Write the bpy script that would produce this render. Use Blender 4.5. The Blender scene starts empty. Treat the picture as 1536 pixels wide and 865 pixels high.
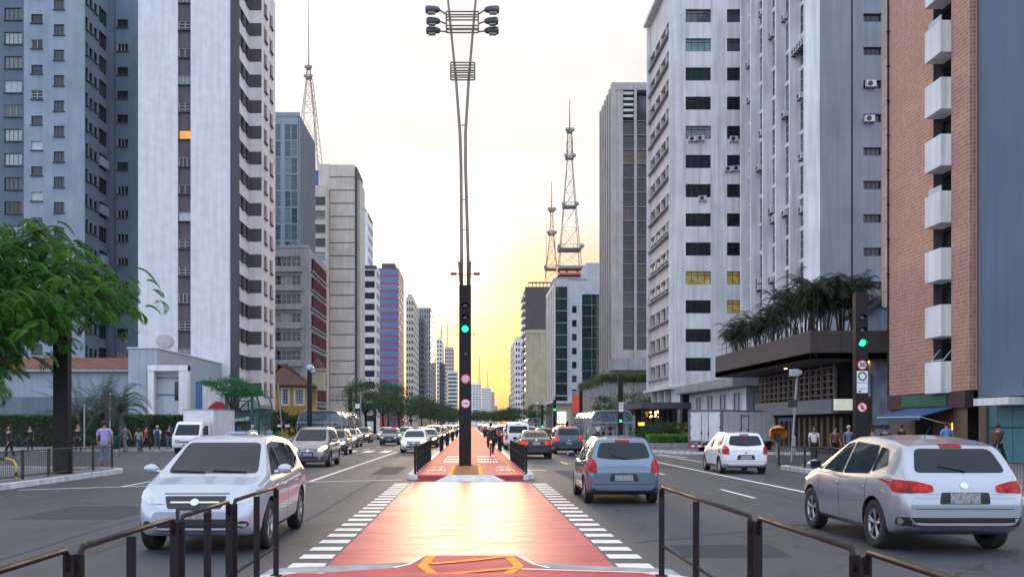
import bpy, bmesh, math, random
import numpy as np
from mathutils import Vector, Matrix, Euler
from mathutils.bvhtree import BVHTree

random.seed(7)
rng = np.random.default_rng(7)
R = math.radians
scene = bpy.context.scene
COL = scene.collection

# ------------------------------------------------------------------ camera
FPX = 1400.0                       # focal length in pixels of the 1536 px wide photograph
EYE = 1.78
cam_d = bpy.data.cameras.new("camera")
cam = bpy.data.objects.new("camera", cam_d)
COL.objects.link(cam)
cam.location = (0, 0, EYE)
cam.rotation_euler = (R(90), 0, 0)
cam_d.sensor_width = 36
cam_d.lens = 36 * FPX / 1536
cam_d.shift_x = (768 - 706) / 1536
cam_d.shift_y = (636 - 432.5) / 1536
cam_d.clip_start = 0.1
cam_d.clip_end = 9000
scene.camera = cam

# ------------------------------------------------------------------ sky, sun, exposure
SUN_EL, SUN_AZ = R(6.8), R(-1.6)   # low, a little left of the end of the avenue
w = bpy.data.worlds.new("World")
scene.world = w
w.use_nodes = True
nt = w.node_tree
nt.nodes.clear()
def N(tree, t, **kw):
    n = tree.nodes.new(t)
    for k, v in kw.items():
        setattr(n, k, v)
    return n
def mth(tree, op, a, b=None, c=None, clamp=False):
    n = tree.nodes.new('ShaderNodeMath'); n.operation = op; n.use_clamp = clamp
    for i, v in enumerate((a, b, c)):
        if v is None: continue
        if isinstance(v, (int, float)): n.inputs[i].default_value = v
        else: tree.links.new(v, n.inputs[i])
    return n.outputs[0]
def mixc(tree, fac, a, b, blend='MIX'):
    n = tree.nodes.new('ShaderNodeMix'); n.data_type = 'RGBA'; n.blend_type = blend
    for key, v in ((0, fac), (6, a), (7, b)):
        if isinstance(v, (int, float)): n.inputs[key].default_value = v
        elif isinstance(v, (tuple, list)): n.inputs[key].default_value = (*v[:3], 1)
        else: tree.links.new(v, n.inputs[key])
    return n.outputs[2]
out = N(nt, 'ShaderNodeOutputWorld')
bg = N(nt, 'ShaderNodeBackground')
sky = N(nt, 'ShaderNodeTexSky')
sky.sky_type = 'NISHITA'
sky.sun_disc = False
sky.sun_elevation = SUN_EL
sky.sun_rotation = SUN_AZ
sky.air_density = 1.2
sky.dust_density = 2.0
sky.ozone_density = 1.5
tc = N(nt, 'ShaderNodeTexCoord')
sep = N(nt, 'ShaderNodeSeparateXYZ'); nt.links.new(tc.outputs['Generated'], sep.inputs[0])
# bright broken cloud sheet: seen from below, brighter away from the sun
zz = mth(nt, 'ADD', mth(nt, 'MAXIMUM', sep.outputs[2], 0.0), 0.16)
cx = mth(nt, 'DIVIDE', sep.outputs[0], zz)
cy = mth(nt, 'DIVIDE', sep.outputs[1], zz)
cv = N(nt, 'ShaderNodeCombineXYZ'); nt.links.new(cx, cv.inputs[0]); nt.links.new(cy, cv.inputs[1])
cn = N(nt, 'ShaderNodeTexNoise'); nt.links.new(cv.outputs[0], cn.inputs['Vector'])
cn.inputs['Scale'].default_value = 1.1; cn.inputs['Detail'].default_value = 7; cn.inputs['Roughness'].default_value = 0.58
cn.inputs['Distortion'].default_value = 0.4
sd = Vector((math.sin(SUN_AZ) * math.cos(SUN_EL), math.cos(SUN_AZ) * math.cos(SUN_EL), math.sin(SUN_EL)))
dt = N(nt, 'ShaderNodeVectorMath', operation='DOT_PRODUCT')
nt.links.new(tc.outputs['Generated'], dt.inputs[0]); dt.inputs[1].default_value = sd
sunw = mth(nt, 'MAXIMUM', dt.outputs['Value'], 0.0)
near_sun = mth(nt, 'POWER', sunw, 17.0)            # broad glow up the avenue
hot = mth(nt, 'POWER', sunw, 260.0)                # the sun behind thin cloud
zpos = mth(nt, 'MAXIMUM', sep.outputs[2], 0.0)
lowr = N(nt, 'ShaderNodeMapRange'); lowr.interpolation_type = 'SMOOTHSTEP'
nt.links.new(mth(nt, 'MULTIPLY_ADD', cn.outputs[0], 0.16, mth(nt, 'SUBTRACT', zpos, 0.08)), lowr.inputs[0])
lowr.inputs[1].default_value = 0.27; lowr.inputs[2].default_value = 0.06
low = lowr.outputs[0]                              # the dust-yellow band low over the avenue
ahead = mth(nt, 'POWER', mth(nt, 'MULTIPLY_ADD', dt.outputs['Value'], 0.5, 0.5), 3.0)
band = mth(nt, 'MULTIPLY', near_sun, low)
ccol = mixc(nt, band, (1.0, 0.985, 0.965), mixc(nt, mth(nt, 'MULTIPLY_ADD', zpos, -11.0, 1.0, clamp=True), (1.0, 0.56, 0.12), (1.0, 0.33, 0.035)))
cblue = mixc(nt, ahead, (0.72, 0.81, 1.0), ccol)
cstr = mth(nt, 'ADD', mth(nt, 'MULTIPLY', ahead, -6.2), 12.0)  # cloud raised behind and above the camera to light the facades
cstr = mth(nt, 'MULTIPLY', cstr, mth(nt, 'MULTIPLY_ADD', cn.outputs[0], 1.0, 0.52))
cstr = mth(nt, 'MULTIPLY', cstr, mth(nt, 'MULTIPLY_ADD', band, -0.30, 1.0))
csc = N(nt, 'ShaderNodeVectorMath', operation='SCALE'); nt.links.new(cblue, csc.inputs[0]); nt.links.new(cstr, csc.inputs['Scale'])
hsc = N(nt, 'ShaderNodeVectorMath', operation='SCALE'); hsc.inputs[0].default_value = (1.0, 0.62, 0.26); nt.links.new(mth(nt, 'MULTIPLY', hot, 9.0), hsc.inputs['Scale'])
d2 = N(nt, 'ShaderNodeVectorMath', operation='DOT_PRODUCT')   # bright gap in the cloud over the left roofs
nt.links.new(tc.outputs['Generated'], d2.inputs[0]); d2.inputs[1].default_value = Vector((-0.062, 1.0, 0.165)).normalized()
gap = mth(nt, 'MULTIPLY', mth(nt, 'POWER', mth(nt, 'MAXIMUM', d2.outputs['Value'], 0.0), 330.0), mth(nt, 'MULTIPLY_ADD', cn.outputs[0], 14.0, 1.0))
gsc = N(nt, 'ShaderNodeVectorMath', operation='SCALE'); gsc.inputs[0].default_value = (1.0, 0.80, 0.48); nt.links.new(gap, gsc.inputs['Scale'])
gad = N(nt, 'ShaderNodeVectorMath', operation='ADD'); nt.links.new(hsc.outputs[0], gad.inputs[0]); nt.links.new(gsc.outputs[0], gad.inputs[1]); hsc = gad
add1 = N(nt, 'ShaderNodeVectorMath', operation='ADD'); nt.links.new(csc.outputs[0], add1.inputs[0]); nt.links.new(hsc.outputs[0], add1.inputs[1])
cover = mth(nt, 'MULTIPLY_ADD', cn.outputs[0], 0.3, 0.80, clamp=True)
fin = mixc(nt, cover, sky.outputs[0], add1.outputs[0])
nt.links.new(fin, bg.inputs[0])
bg.inputs[1].default_value = 0.13
nt.links.new(bg.outputs[0], out.inputs[0])

sun_d = bpy.data.lights.new("sun", 'SUN')
sun_d.energy = 1.0
sun_d.angle = R(10.0)
sun_d.color = (1.0, 0.68, 0.38)
sun = bpy.data.objects.new("sun", sun_d); COL.objects.link(sun)
sun.rotation_euler = sd.to_track_quat('Z', 'Y').to_euler()
sun.location = sd * 500

scene.render.engine = 'CYCLES'
scene.view_settings.view_transform = 'Standard'
scene.view_settings.look = 'None'
scene.view_settings.gamma = 1
scene.view_settings.exposure = 0.34
scene.cycles.use_denoising = True
try: scene.cycles.denoiser = 'OPENIMAGEDENOISE'
except Exception: pass
scene.cycles.max_bounces = 5
scene.cycles.diffuse_bounces = 3
scene.cycles.glossy_bounces = 3
scene.cycles.transparent_max_bounces = 12
scene.cycles.volume_bounces = 0
scene.cycles.sample_clamp_indirect = 8

# ------------------------------------------------------------------ helpers
def wx(px, D): return (px - 706) * D / FPX
def wz(py, D): return EYE + (636 - py) * D / FPX

def tag(o, label=None, cat=None, group=None, kind=None):
    if label: o['label'] = label
    if cat: o['category'] = cat
    if group: o['group'] = group
    if kind: o['kind'] = kind
    return o
def empty(name, loc, rz=0, label=None, cat=None, group=None):
    o = bpy.data.objects.new(name, None)
    o.empty_display_size = 0.2
    COL.objects.link(o)
    o.location = loc; o.rotation_euler = (0, 0, rz)
    return tag(o, label, cat, group)
def link(name, me, parent=None, world=True):
    o = bpy.data.objects.new(name, me)
    COL.objects.link(o)
    if parent is not None:
        o.parent = parent
        if world:
            base = Vector((0, 0, 0)); p = parent
            while p is not None:
                base += p.location; p = p.parent
            o.location = -base
    return o
def inst(name, me, parent, loc, rz=0, world=True):
    """an object that shares mesh data, placed at a world position under an unrotated parent"""
    o = bpy.data.objects.new(name, me); COL.objects.link(o)
    base = Vector((0, 0, 0))
    if parent is not None:
        o.parent = parent
        if world:
            p = parent
            while p is not None:
                base += p.location; p = p.parent
    o.location = Vector(loc) - base
    o.rotation_euler = (0, 0, rz)
    return o
def children(o): return [c for c in o.children]
def copy_tree(o, parent=None, first=True):
    c = o.copy(); COL.objects.link(c); c.parent = parent
    for ch in KIDS.get(o.name, []):
        copy_tree(ch, c, False)
    return c
KIDS = {}
def remember(root):
    bpy.context.view_layer.update()
    def rec(o):
        KIDS[o.name] = list(o.children)
        for c in o.children: rec(c)
    rec(root)

class MB:
    def __init__(s): s.v = []; s.f = []; s.m = []; s.sm = []
    def add(s, vs, fs, mi=0, smooth=False):
        b = len(s.v); s.v += [tuple(p) for p in vs]
        for f in fs: s.f.append(tuple(i + b for i in f)); s.m.append(mi); s.sm.append(smooth)
    def quad(s, a, b, c, d, mi=0): s.add([a, b, c, d], [(0, 1, 2, 3)], mi)
    def poly(s, pts, mi=0): s.add(pts, [tuple(range(len(pts)))], mi)
    def box(s, x0, x1, y0, y1, z0, z1, mi=0, bev=0.0):
        if bev > 0:
            b = min(bev, abs(x1 - x0) * .45, abs(y1 - y0) * .45, abs(z1 - z0) * .45)
            bm = bmesh.new()
            bmesh.ops.create_cube(bm, size=1)
            for v in bm.verts:
                v.co = Vector(((x0 + x1) / 2 + v.co.x * (x1 - x0), (y0 + y1) / 2 + v.co.y * (y1 - y0), (z0 + z1) / 2 + v.co.z * (z1 - z0)))
            bmesh.ops.bevel(bm, geom=bm.edges[:], offset=b, segments=2, affect='EDGES', profile=0.5)
            s.bm(bm, mi); return
        s.add([(x0, y0, z0), (x1, y0, z0), (x1, y1, z0), (x0, y1, z0), (x0, y0, z1), (x1, y0, z1), (x1, y1, z1), (x0, y1, z1)],
              [(0, 3, 2, 1), (4, 5, 6, 7), (0, 1, 5, 4), (1, 2, 6, 5), (2, 3, 7, 6), (3, 0, 4, 7)], mi)
    def bm(s, bm, mi=0, smooth=False, M=None):
        bm.verts.index_update()
        s.add([(M @ v.co if M else v.co) for v in bm.verts], [tuple(v.index for v in f.verts) for f in bm.faces], mi, smooth)
        bm.free()
    def tube(s, p, q, r, r2=None, n=8, mi=0, cap=True):
        p = Vector(p); q = Vector(q); r2 = r if r2 is None else r2
        d = (q - p)
        if d.length < 1e-6: return
        d.normalize()
        u = d.orthogonal().normalized(); w_ = d.cross(u)
        vs = []
        for i in range(n):
            a = 2 * math.pi * i / n; o = u * math.cos(a) + w_ * math.sin(a)
            vs.append(p + o * r); vs.append(q + o * r2)
        fs = [(2 * i, 2 * ((i + 1) % n), 2 * ((i + 1) % n) + 1, 2 * i + 1) for i in range(n)]
        s.add(vs, fs, mi, n > 4)
        if cap:
            s.add([vs[2 * i] for i in range(n)][::-1], [tuple(range(n))], mi)
            s.add([vs[2 * i + 1] for i in range(n)], [tuple(range(n))], mi)
    def path(s, pts, r, n=8, mi=0):
        """a round bar swept along points, radii may be a list"""
        pts = [Vector(p) for p in pts]; rs = r if isinstance(r, (list, tuple)) else [r] * len(pts)
        rings = []; up = None
        for i, p in enumerate(pts):
            d = (pts[min(i + 1, len(pts) - 1)] - pts[max(i - 1, 0)]).normalized()
            if up is None: up = d.orthogonal().normalized()
            u = (up - d * up.dot(d)).normalized(); up = u; w_ = d.cross(u)
            rings.append([p + (u * math.cos(2 * math.pi * k / n) + w_ * math.sin(2 * math.pi * k / n)) * rs[i] for k in range(n)])
        vs = [v for rg in rings for v in rg]; fs = []
        for i in range(len(pts) - 1):
            for k in range(n):
                fs.append((i * n + k, i * n + (k + 1) % n, (i + 1) * n + (k + 1) % n, (i + 1) * n + k))
        fs.append(tuple(range(n))[::-1]); fs.append(tuple((len(pts) - 1) * n + k for k in range(n)))
        s.add(vs, fs, mi, True)
    def lathe(s, prof, c=(0, 0, 0), axis='Z', n=24, mi=0):
        """prof: list of (r, h) turned about an axis through c"""
        vs = []; c = Vector(c)
        for r, h in prof:
            for k in range(n):
                a = 2 * math.pi * k / n
                if axis == 'Z': p = Vector((r * math.cos(a), r * math.sin(a), h))
                elif axis == 'X': p = Vector((h, r * math.cos(a), r * math.sin(a)))
                else: p = Vector((r * math.cos(a), h, r * math.sin(a)))
                vs.append(c + p)
        fs = []
        for i in range(len(prof) - 1):
            for k in range(n):
                fs.append((i * n + k, i * n + (k + 1) % n, (i + 1) * n + (k + 1) % n, (i + 1) * n + k))
        s.add(vs, fs, mi, True)
    def disc(s, c, r, axis='Y', n=24, mi=0, th=0.01, r_in=0.0):
        """flat round plate facing -Y (axis Y), with real thickness"""
        c = Vector(c); pr = []
        if r_in > 0: pr = [(r_in, th), (r_in, 0), (r, 0), (r, th), (r_in, th)]
        else: pr = [(0.0001, 0), (r, 0), (r, th), (0.0001, th)]
        s.lathe(pr, c, axis, n, mi)
        for i in range(len(s.sm) - (len(pr) - 1) * n, len(s.sm)): s.sm[i] = False
    def prism(s, pts, a, b, axis='Z', mi=0):
        """polygon pts (2D) extruded from a to b along axis"""
        def P(p, h):
            if axis == 'Z': return (p[0], p[1], h)
            if axis == 'Y': return (p[0], h, p[1])
            return (h, p[0], p[1])
        n = len(pts)
        vs = [P(p, a) for p in pts] + [P(p, b) for p in pts]
        fs = [tuple(range(n))[::-1], tuple(range(n, 2 * n))] + [(i, (i + 1) % n, n + (i + 1) % n, n + i) for i in range(n)]
        s.add(vs, fs, mi)
    def ball(s, c, r, sc=(1, 1, 1), sub=2, mi=0):
        bm = bmesh.new(); bmesh.ops.create_icosphere(bm, subdivisions=sub, radius=1)
        for v in bm.verts: v.co = Vector((c[0] + v.co.x * r * sc[0], c[1] + v.co.y * r * sc[1], c[2] + v.co.z * r * sc[2]))
        s.bm(bm, mi, True)
    def mesh(s, name, mats):
        me = bpy.data.meshes.new(name)
        me.from_pydata(s.v, [], s.f)
        for m in (mats if isinstance(mats, (list, tuple)) else [mats]): me.materials.append(m)
        me.polygons.foreach_set('material_index', s.m)
        me.polygons.foreach_set('use_smooth', s.sm)
        me.update()
        return me
    def build(s, name, mats, parent=None, world=True):
        return link(name, s.mesh(name, mats), parent, world)

# ------------------------------------------------------------------ materials
MATS = {}
def newmat(name):
    m = bpy.data.materials.new(name); m.use_nodes = True
    t = m.node_tree; b = t.nodes['Principled BSDF']
    return m, t, b
def mat(name, col, rough=0.6, metal=0.0, var=0.12, scale=3.0, bump=0.0, bscale=40, coat=0.0, emit=None, es=0, streak=0.0, spec=0.5, rvar=0.0):
    if name in MATS: return MATS[name]
    m, t, b = newmat(name)
    b.inputs['Roughness'].default_value = rough
    b.inputs['Metallic'].default_value = metal
    b.inputs['Specular IOR Level'].default_value = spec
    b.inputs['Coat Weight'].default_value = coat
    b.inputs['Coat Roughness'].default_value = 0.06
    c = col
    tcx = N(t, 'ShaderNodeTexCoord')
    if var > 0 or streak > 0 or rvar > 0:
        no = N(t, 'ShaderNodeTexNoise'); no.inputs['Scale'].default_value = scale; no.inputs['Detail'].default_value = 6
        t.links.new(tcx.outputs['Object'], no.inputs['Vector'])
        f = mth(t, 'MULTIPLY_ADD', no.outputs[0], 2.2, -0.6, clamp=True)
        csock = mixc(t, f, tuple(x * (1 - var) for x in col), tuple(min(1, x * (1 + var)) for x in col))
        if streak > 0:
            mp = N(t, 'ShaderNodeMapping'); mp.inputs['Scale'].default_value = (1.3, 1.3, 0.07)
            t.links.new(tcx.outputs['Object'], mp.inputs[0])
            n2 = N(t, 'ShaderNodeTexNoise'); n2.inputs['Scale'].default_value = 2.0; n2.inputs['Detail'].default_value = 5
            t.links.new(mp.outputs[0], n2.inputs['Vector'])
            f2 = mth(t, 'MULTIPLY_ADD', n2.outputs[0], -3.0, 1.75, clamp=True)
            f2 = mth(t, 'MULTIPLY', f2, streak)
            csock = mixc(t, f2, csock, tuple(x * 0.45 for x in col))
        t.links.new(csock, b.inputs['Base Color'])
        if rvar > 0:
            t.links.new(mth(t, 'MULTIPLY_ADD', f, rvar, rough - rvar / 2), b.inputs['Roughness'])
    else:
        b.inputs['Base Color'].default_value = (*c, 1)
    if bump > 0:
        nb = N(t, 'ShaderNodeTexNoise'); nb.inputs['Scale'].default_value = bscale; nb.inputs['Detail'].default_value = 4
        t.links.new(tcx.outputs['Object'], nb.inputs['Vector'])
        bp = N(t, 'ShaderNodeBump'); bp.inputs['Strength'].default_value = bump; bp.inputs['Distance'].default_value = 0.02
        t.links.new(nb.outputs[0], bp.inputs['Height']); t.links.new(bp.outputs[0], b.inputs['Normal'])
    if emit:
        b.inputs['Emission Color'].default_value = (*emit, 1); b.inputs['Emission Strength'].default_value = es
    MATS[name] = m
    return m
def wallm(name, col, streak=0.35, var=0.15, scale=0.35, bump=0.25, rough=0.8):
    return mat(name, col, rough, var=var, scale=scale, bump=bump, bscale=9, streak=streak)

def glassm(name, dark=(0.012, 0.02, 0.03), light=(0.22, 0.27, 0.30), p_light=0.35, rough=0.06, metal=0.0, spec=0.5):
    """window glass with whatever hangs behind it: some panes show pale blinds, most show dark rooms"""
    if name in MATS: return MATS[name]
    m, t, b = newmat(name)
    oi = N(t, 'ShaderNodeObjectInfo'); tcx = N(t, 'ShaderNodeTexCoord')
    no = N(t, 'ShaderNodeTexNoise'); no.inputs['Scale'].default_value = 1.3; t.links.new(tcx.outputs['Object'], no.inputs['Vector'])
    wn = N(t, 'ShaderNodeTexWhiteNoise', noise_dimensions='1D')
    t.links.new(oi.outputs['Random'], wn.inputs['W'])
    g = N(t, 'ShaderNodeMapRange'); g.inputs[1].default_value = 1 - p_light - 0.15; g.inputs[2].default_value = 1.0
    t.links.new(wn.outputs['Value'], g.inputs[0])
    # blind slats
    wv = N(t, 'ShaderNodeTexWave', wave_type='BANDS', bands_direction='X'); wv.inputs['Scale'].default_value = 3.2
    wv.inputs['Distortion'].default_value = 1.5
    t.links.new(tcx.outputs['Object'], wv.inputs['Vector'])
    f = mth(t, 'MULTIPLY', g.outputs[0], mth(t, 'MULTIPLY_ADD', wv.outputs['Fac'], 0.35, 0.65), clamp=True)
    col = mixc(t, f, dark, light)
    col = mixc(t, mth(t, 'MULTIPLY', no.outputs[0], 0.4), col, tuple(x * 0.4 for x in dark))
    t.links.new(col, b.inputs['Base Color'])
    b.inputs['Roughness'].default_value = rough; b.inputs['Specular IOR Level'].default_value = spec
    b.inputs['Metallic'].default_value = metal
    nb = N(t, 'ShaderNodeTexNoise'); nb.inputs['Scale'].default_value = 0.8; t.links.new(tcx.outputs['Object'], nb.inputs['Vector'])
    bp = N(t, 'ShaderNodeBump'); bp.inputs['Strength'].default_value = 0.06; bp.inputs['Distance'].default_value = 0.1
    t.links.new(nb.outputs[0], bp.inputs['Height']); t.links.new(bp.outputs[0], b.inputs['Normal'])
    MATS[name] = m
    return m
def tilem(name, col, mortar, bw, bh, mw=0.012, off=0.0, rough=0.6, var=0.2):
    """small tiles or bricks on upright faces; u runs along x or y, v up"""
    if name in MATS: return MATS[name]
    m, t, b = newmat(name)
    tcx = N(t, 'ShaderNodeTexCoord'); sp = N(t, 'ShaderNodeSeparateXYZ'); t.links.new(tcx.outputs['Object'], sp.inputs[0])
    cb = N(t, 'ShaderNodeCombineXYZ'); t.links.new(mth(t, 'ADD', sp.outputs[0], sp.outputs[1]), cb.inputs[0]); t.links.new(sp.outputs[2], cb.inputs[1])
    br = N(t, 'ShaderNodeTexBrick'); br.offset = off; br.inputs['Scale'].default_value = 1
    br.inputs['Brick Width'].default_value = bw; br.inputs['Row Height'].default_value = bh; br.inputs['Mortar Size'].default_value = mw
    br.inputs['Color1'].default_value = (*[x * (1 - var) for x in col], 1); br.inputs['Color2'].default_value = (*[x * (1 + var) for x in col], 1)
    br.inputs['Mortar'].default_value = (*mortar, 1)
    t.links.new(cb.outputs[0], br.inputs['Vector'])
    no = N(t, 'ShaderNodeTexNoise'); no.inputs['Scale'].default_value = 0.5; no.inputs['Detail'].default_value = 5; t.links.new(tcx.outputs['Object'], no.inputs['Vector'])
    c = mixc(t, mth(t, 'MULTIPLY', no.outputs[0], 0.5), br.outputs[0], tuple(x * 0.5 for x in col))
    t.links.new(c, b.inputs['Base Color'])
    b.inputs['Roughness'].default_value = rough
    bp = N(t, 'ShaderNodeBump'); bp.inputs['Strength'].default_value = 0.5; bp.inputs['Distance'].default_value = 0.02; bp.invert = True
    t.links.new(br.outputs['Fac'], bp.inputs['Height']); t.links.new(bp.outputs[0], b.inputs['Normal'])
    MATS[name] = m
    return m
def leafm(name, a, c, scale=1.2):
    if name in MATS: return MATS[name]
    m, t, b = newmat(name)
    g = N(t, 'ShaderNodeTexCoord')
    no = N(t, 'ShaderNodeTexNoise'); no.inputs['Scale'].default_value = scale; no.inputs['Detail'].default_value = 4
    t.links.new(g.outputs['Object'], no.inputs['Vector'])
    gi = N(t, 'ShaderNodeNewGeometry')
    f = mth(t, 'MULTIPLY_ADD', no.outputs[0], 1.6, -0.5)
    f = mth(t, 'ADD', f, mth(t, 'MULTIPLY', gi.outputs['Random Per Island'], 0.45), clamp=True)
    t.links.new(mixc(t, f, a, c), b.inputs['Base Color'])
    b.inputs['Roughness'].default_value = 0.55
    tr = N(t, 'ShaderNodeBsdfTranslucent'); t.links.new(mixc(t, f, a, tuple(min(1, x * 1.3) for x in c)), tr.inputs[0])
    ms = N(t, 'ShaderNodeMixShader'); ms.inputs[0].default_value = 0.35
    o = t.nodes['Material Output']
    t.links.new(b.outputs[0], ms.inputs[1]); t.links.new(tr.outputs[0], ms.inputs[2]); t.links.new(ms.outputs[0], o.inputs[0])
    MATS[name] = m
    return m

M_white = wallm('white plaster', (0.72, 0.72, 0.73), 0.6)
M_rough_white = mat('rough cast white', (0.64, 0.65, 0.68), 0.9, var=0.09, scale=1.2, bump=0.7, bscale=14, streak=0.30)
M_pinkwhite = wallm('painted pale wall', (0.72, 0.68, 0.67), 0.35)
M_grey_blue = wallm('grey blue plaster', (0.24, 0.29, 0.35), 0.25)
M_dkgrey = wallm('dark grey paint', (0.06, 0.065, 0.08), 0.15)
M_concrete = wallm('concrete', (0.28, 0.28, 0.29), 0.6, var=0.2)
M_beige = wallm('beige panel', (0.48, 0.43, 0.37), 0.3)
M_cream = wallm('cream wall', (0.42, 0.37, 0.25), 0.3)
M_frame_d = mat('dark window frame', (0.02, 0.022, 0.025), 0.4, var=0)
M_frame_l = mat('pale window frame', (0.5, 0.52, 0.54), 0.5, var=0)
M_sill = mat('dark sill', (0.05, 0.055, 0.06), 0.7, var=0)
M_glass = glassm('window glass', dark=(.006, .010, .014), light=(.30, .36, .38), p_light=.16)
M_glass_b = glassm('window glass with blinds', light=(0.6, 0.66, 0.7), p_light=0.7)
M_glass_d = glassm('dark glass', dark=(0.008, 0.016, 0.022), light=(0.05, 0.07, 0.09), p_light=0.25)
M_steel_b = mat('black painted steel', (0.013, 0.012, 0.013), 0.6, spec=.25, var=0.3, scale=3, bump=0.05, bscale=60, rvar=0.2)
M_steel_g = mat('galvanised steel', (0.30, 0.30, 0.31), 0.6, metal=0.3, var=0.15)
M_rubber = mat('rubber', (0.015, 0.015, 0.016), 0.8, var=0)
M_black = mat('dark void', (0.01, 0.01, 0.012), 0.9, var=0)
M_whitep = mat('road paint', (0.72, 0.71, 0.69), 0.5, var=0.16, scale=6, bump=0.15)
# ------------------------------------------------------------------ ground
def ground_mat():
    m, t, b = newmat('asphalt')
    g = N(t, 'ShaderNodeTexCoord')
    def noise(scale, det=5, mp=None, dist=0):
        n = N(t, 'ShaderNodeTexNoise'); n.inputs['Scale'].default_value = scale; n.inputs['Detail'].default_value = det; n.inputs['Distortion'].default_value = dist
        if mp:
            q = N(t, 'ShaderNodeMapping'); q.inputs['Scale'].default_value = mp; t.links.new(g.outputs['Object'], q.inputs[0]); t.links.new(q.outputs[0], n.inputs['Vector'])
        else: t.links.new(g.outputs['Object'], n.inputs['Vector'])
        return n.outputs[0]
    big = noise(0.35, 5, (1, 0.25, 1)); mid = noise(2.5); fine = noise(90, 3)
    c = mixc(t, mth(t, 'MULTIPLY_ADD', big, 2.4, -0.7, clamp=True), (0.018, 0.023, 0.034), (0.038, 0.045, 0.060))
    c = mixc(t, mth(t, 'MULTIPLY_ADD', mid, 1.8, -0.6, clamp=True), c, (0.037, 0.041, 0.049))
    c = mixc(t, mth(t, 'MULTIPLY_ADD', fine, 3.0, -1.2, clamp=True), c, (0.085, 0.086, 0.092))
    # wheel-polished oil streaks along the lanes and thin cracks
    lane = noise(0.9, 3, (1, 0.03, 1))
    c = mixc(t, mth(t, 'MULTIPLY', mth(t, 'MULTIPLY_ADD', lane, 4, -2.0, clamp=True), 0.45), c, (0.028, 0.028, 0.03))
    vo = N(t, 'ShaderNodeTexVoronoi', feature='DISTANCE_TO_EDGE'); vo.inputs['Scale'].default_value = 0.23
    dn = N(t, 'ShaderNodeTexNoise'); dn.inputs['Scale'].default_value = 1.5; dn.inputs['Detail'].default_value = 6; t.links.new(g.outputs['Object'], dn.inputs['Vector'])
    dv = N(t, 'ShaderNodeVectorMath', operation='MULTIPLY_ADD'); t.links.new(dn.outputs['Color'], dv.inputs[0]); dv.inputs[1].default_value = (1.2, 1.2, 0); t.links.new(g.outputs['Object'], dv.inputs[2])
    t.links.new(dv.outputs[0], vo.inputs['Vector'])
    cr = mth(t, 'LESS_THAN', vo.outputs['Distance'], 0.006)
    c = mixc(t, mth(t, 'MULTIPLY', cr, 0.75), c, (0.012, 0.012, 0.012))
    t.links.new(c, b.inputs['Base Color'])
    t.links.new(mth(t, 'MULTIPLY_ADD', lane, -0.35, 0.80), b.inputs['Roughness'])
    bp = N(t, 'ShaderNodeBump'); bp.inputs['Strength'].default_value = 0.35; bp.inputs['Distance'].default_value = 0.01
    t.links.new(fine, bp.inputs['Height']); t.links.new(bp.outputs[0], b.inputs['Normal'])
    return m
M_asphalt = ground_mat()
def red_mat(name, r0, sp):
    m, t, b = newmat(name)
    g = N(t, 'ShaderNodeTexCoord')
    def noise(scale, det, mp):
        n = N(t, 'ShaderNodeTexNoise'); n.inputs['Scale'].default_value = scale; n.inputs['Detail'].default_value = det
        q = N(t, 'ShaderNodeMapping'); q.inputs['Scale'].default_value = mp; t.links.new(g.outputs['Object'], q.inputs[0]); t.links.new(q.outputs[0], n.inputs['Vector'])
        return n.outputs[0]
    a = noise(0.9, 6, (0.45, 1.1, 1)); f = noise(60, 3, (1, 1, 1)); s = noise(3, 5, (0.3, 1.6, 1))
    c = mixc(t, mth(t, 'MULTIPLY_ADD', a, 2.6, -0.8, clamp=True), (0.36, 0.020, 0.045), (0.54, 0.055, 0.085))
    c = mixc(t, mth(t, 'MULTIPLY', mth(t, 'MULTIPLY_ADD', s, 4, -2.2, clamp=True), 0.5), c, (0.20, 0.03, 0.035))
    ty = noise(1.6, 5, (2.2, .10, 1)); c = mixc(t, mth(t, 'MULTIPLY', mth(t, 'MULTIPLY_ADD', ty, 5, -2.7, clamp=True), .4), c, (.10, .025, .03))
    c = mixc(t, mth(t, 'MULTIPLY_ADD', f, 2.0, -1.05, clamp=True), c, (0.55, 0.18, 0.16))
    t.links.new(c, b.inputs['Base Color'])
    t.links.new(mth(t, 'MULTIPLY_ADD', mth(t, 'MULTIPLY_ADD', s, 2.4, -0.7, clamp=True), 0.12, r0), b.inputs['Roughness'])
    b.inputs['Specular IOR Level'].default_value = sp
    bp = N(t, 'ShaderNodeBump'); bp.inputs['Strength'].default_value = 0.12; bp.inputs['Distance'].default_value = 0.01
    t.links.new(f, bp.inputs['Height']); t.links.new(bp.outputs[0], b.inputs['Normal'])
    return m
M_red = red_mat('red cycle path paint', .60, .25)
M_red_g = red_mat('glossy red crossing paint', .38, .34)
M_kerb = mat('whitewashed kerb', (0.55, 0.56, 0.58), 0.8, var=0.3, scale=5, bump=0.5, bscale=30)
M_kerbg = mat('concrete kerb', (0.30, 0.30, 0.30), 0.85, var=0.3, scale=4, bump=0.5, bscale=30)
M_pave = tilem('pavement', (0.16, 0.165, 0.175), (0.08, 0.08, 0.085), 0.6, 0.6, 0.01, 0.5)
M_pave = mat('pavement slab', (0.15, 0.155, 0.165), 0.75, var=0.3, scale=1.5, bump=0.3, bscale=20)
M_yellow = mat('yellow road paint', (0.74, 0.30, 0.01), 0.75, var=0.15, scale=8)
M_brownp = mat('worn ochre paint', (0.33, 0.13, 0.05), 0.85, var=0.3, scale=5, spec=.2)

def struct(name, mb, m, **kw):
    o = mb.build(name, m); tag(o, kind='structure', **kw); return o

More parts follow.
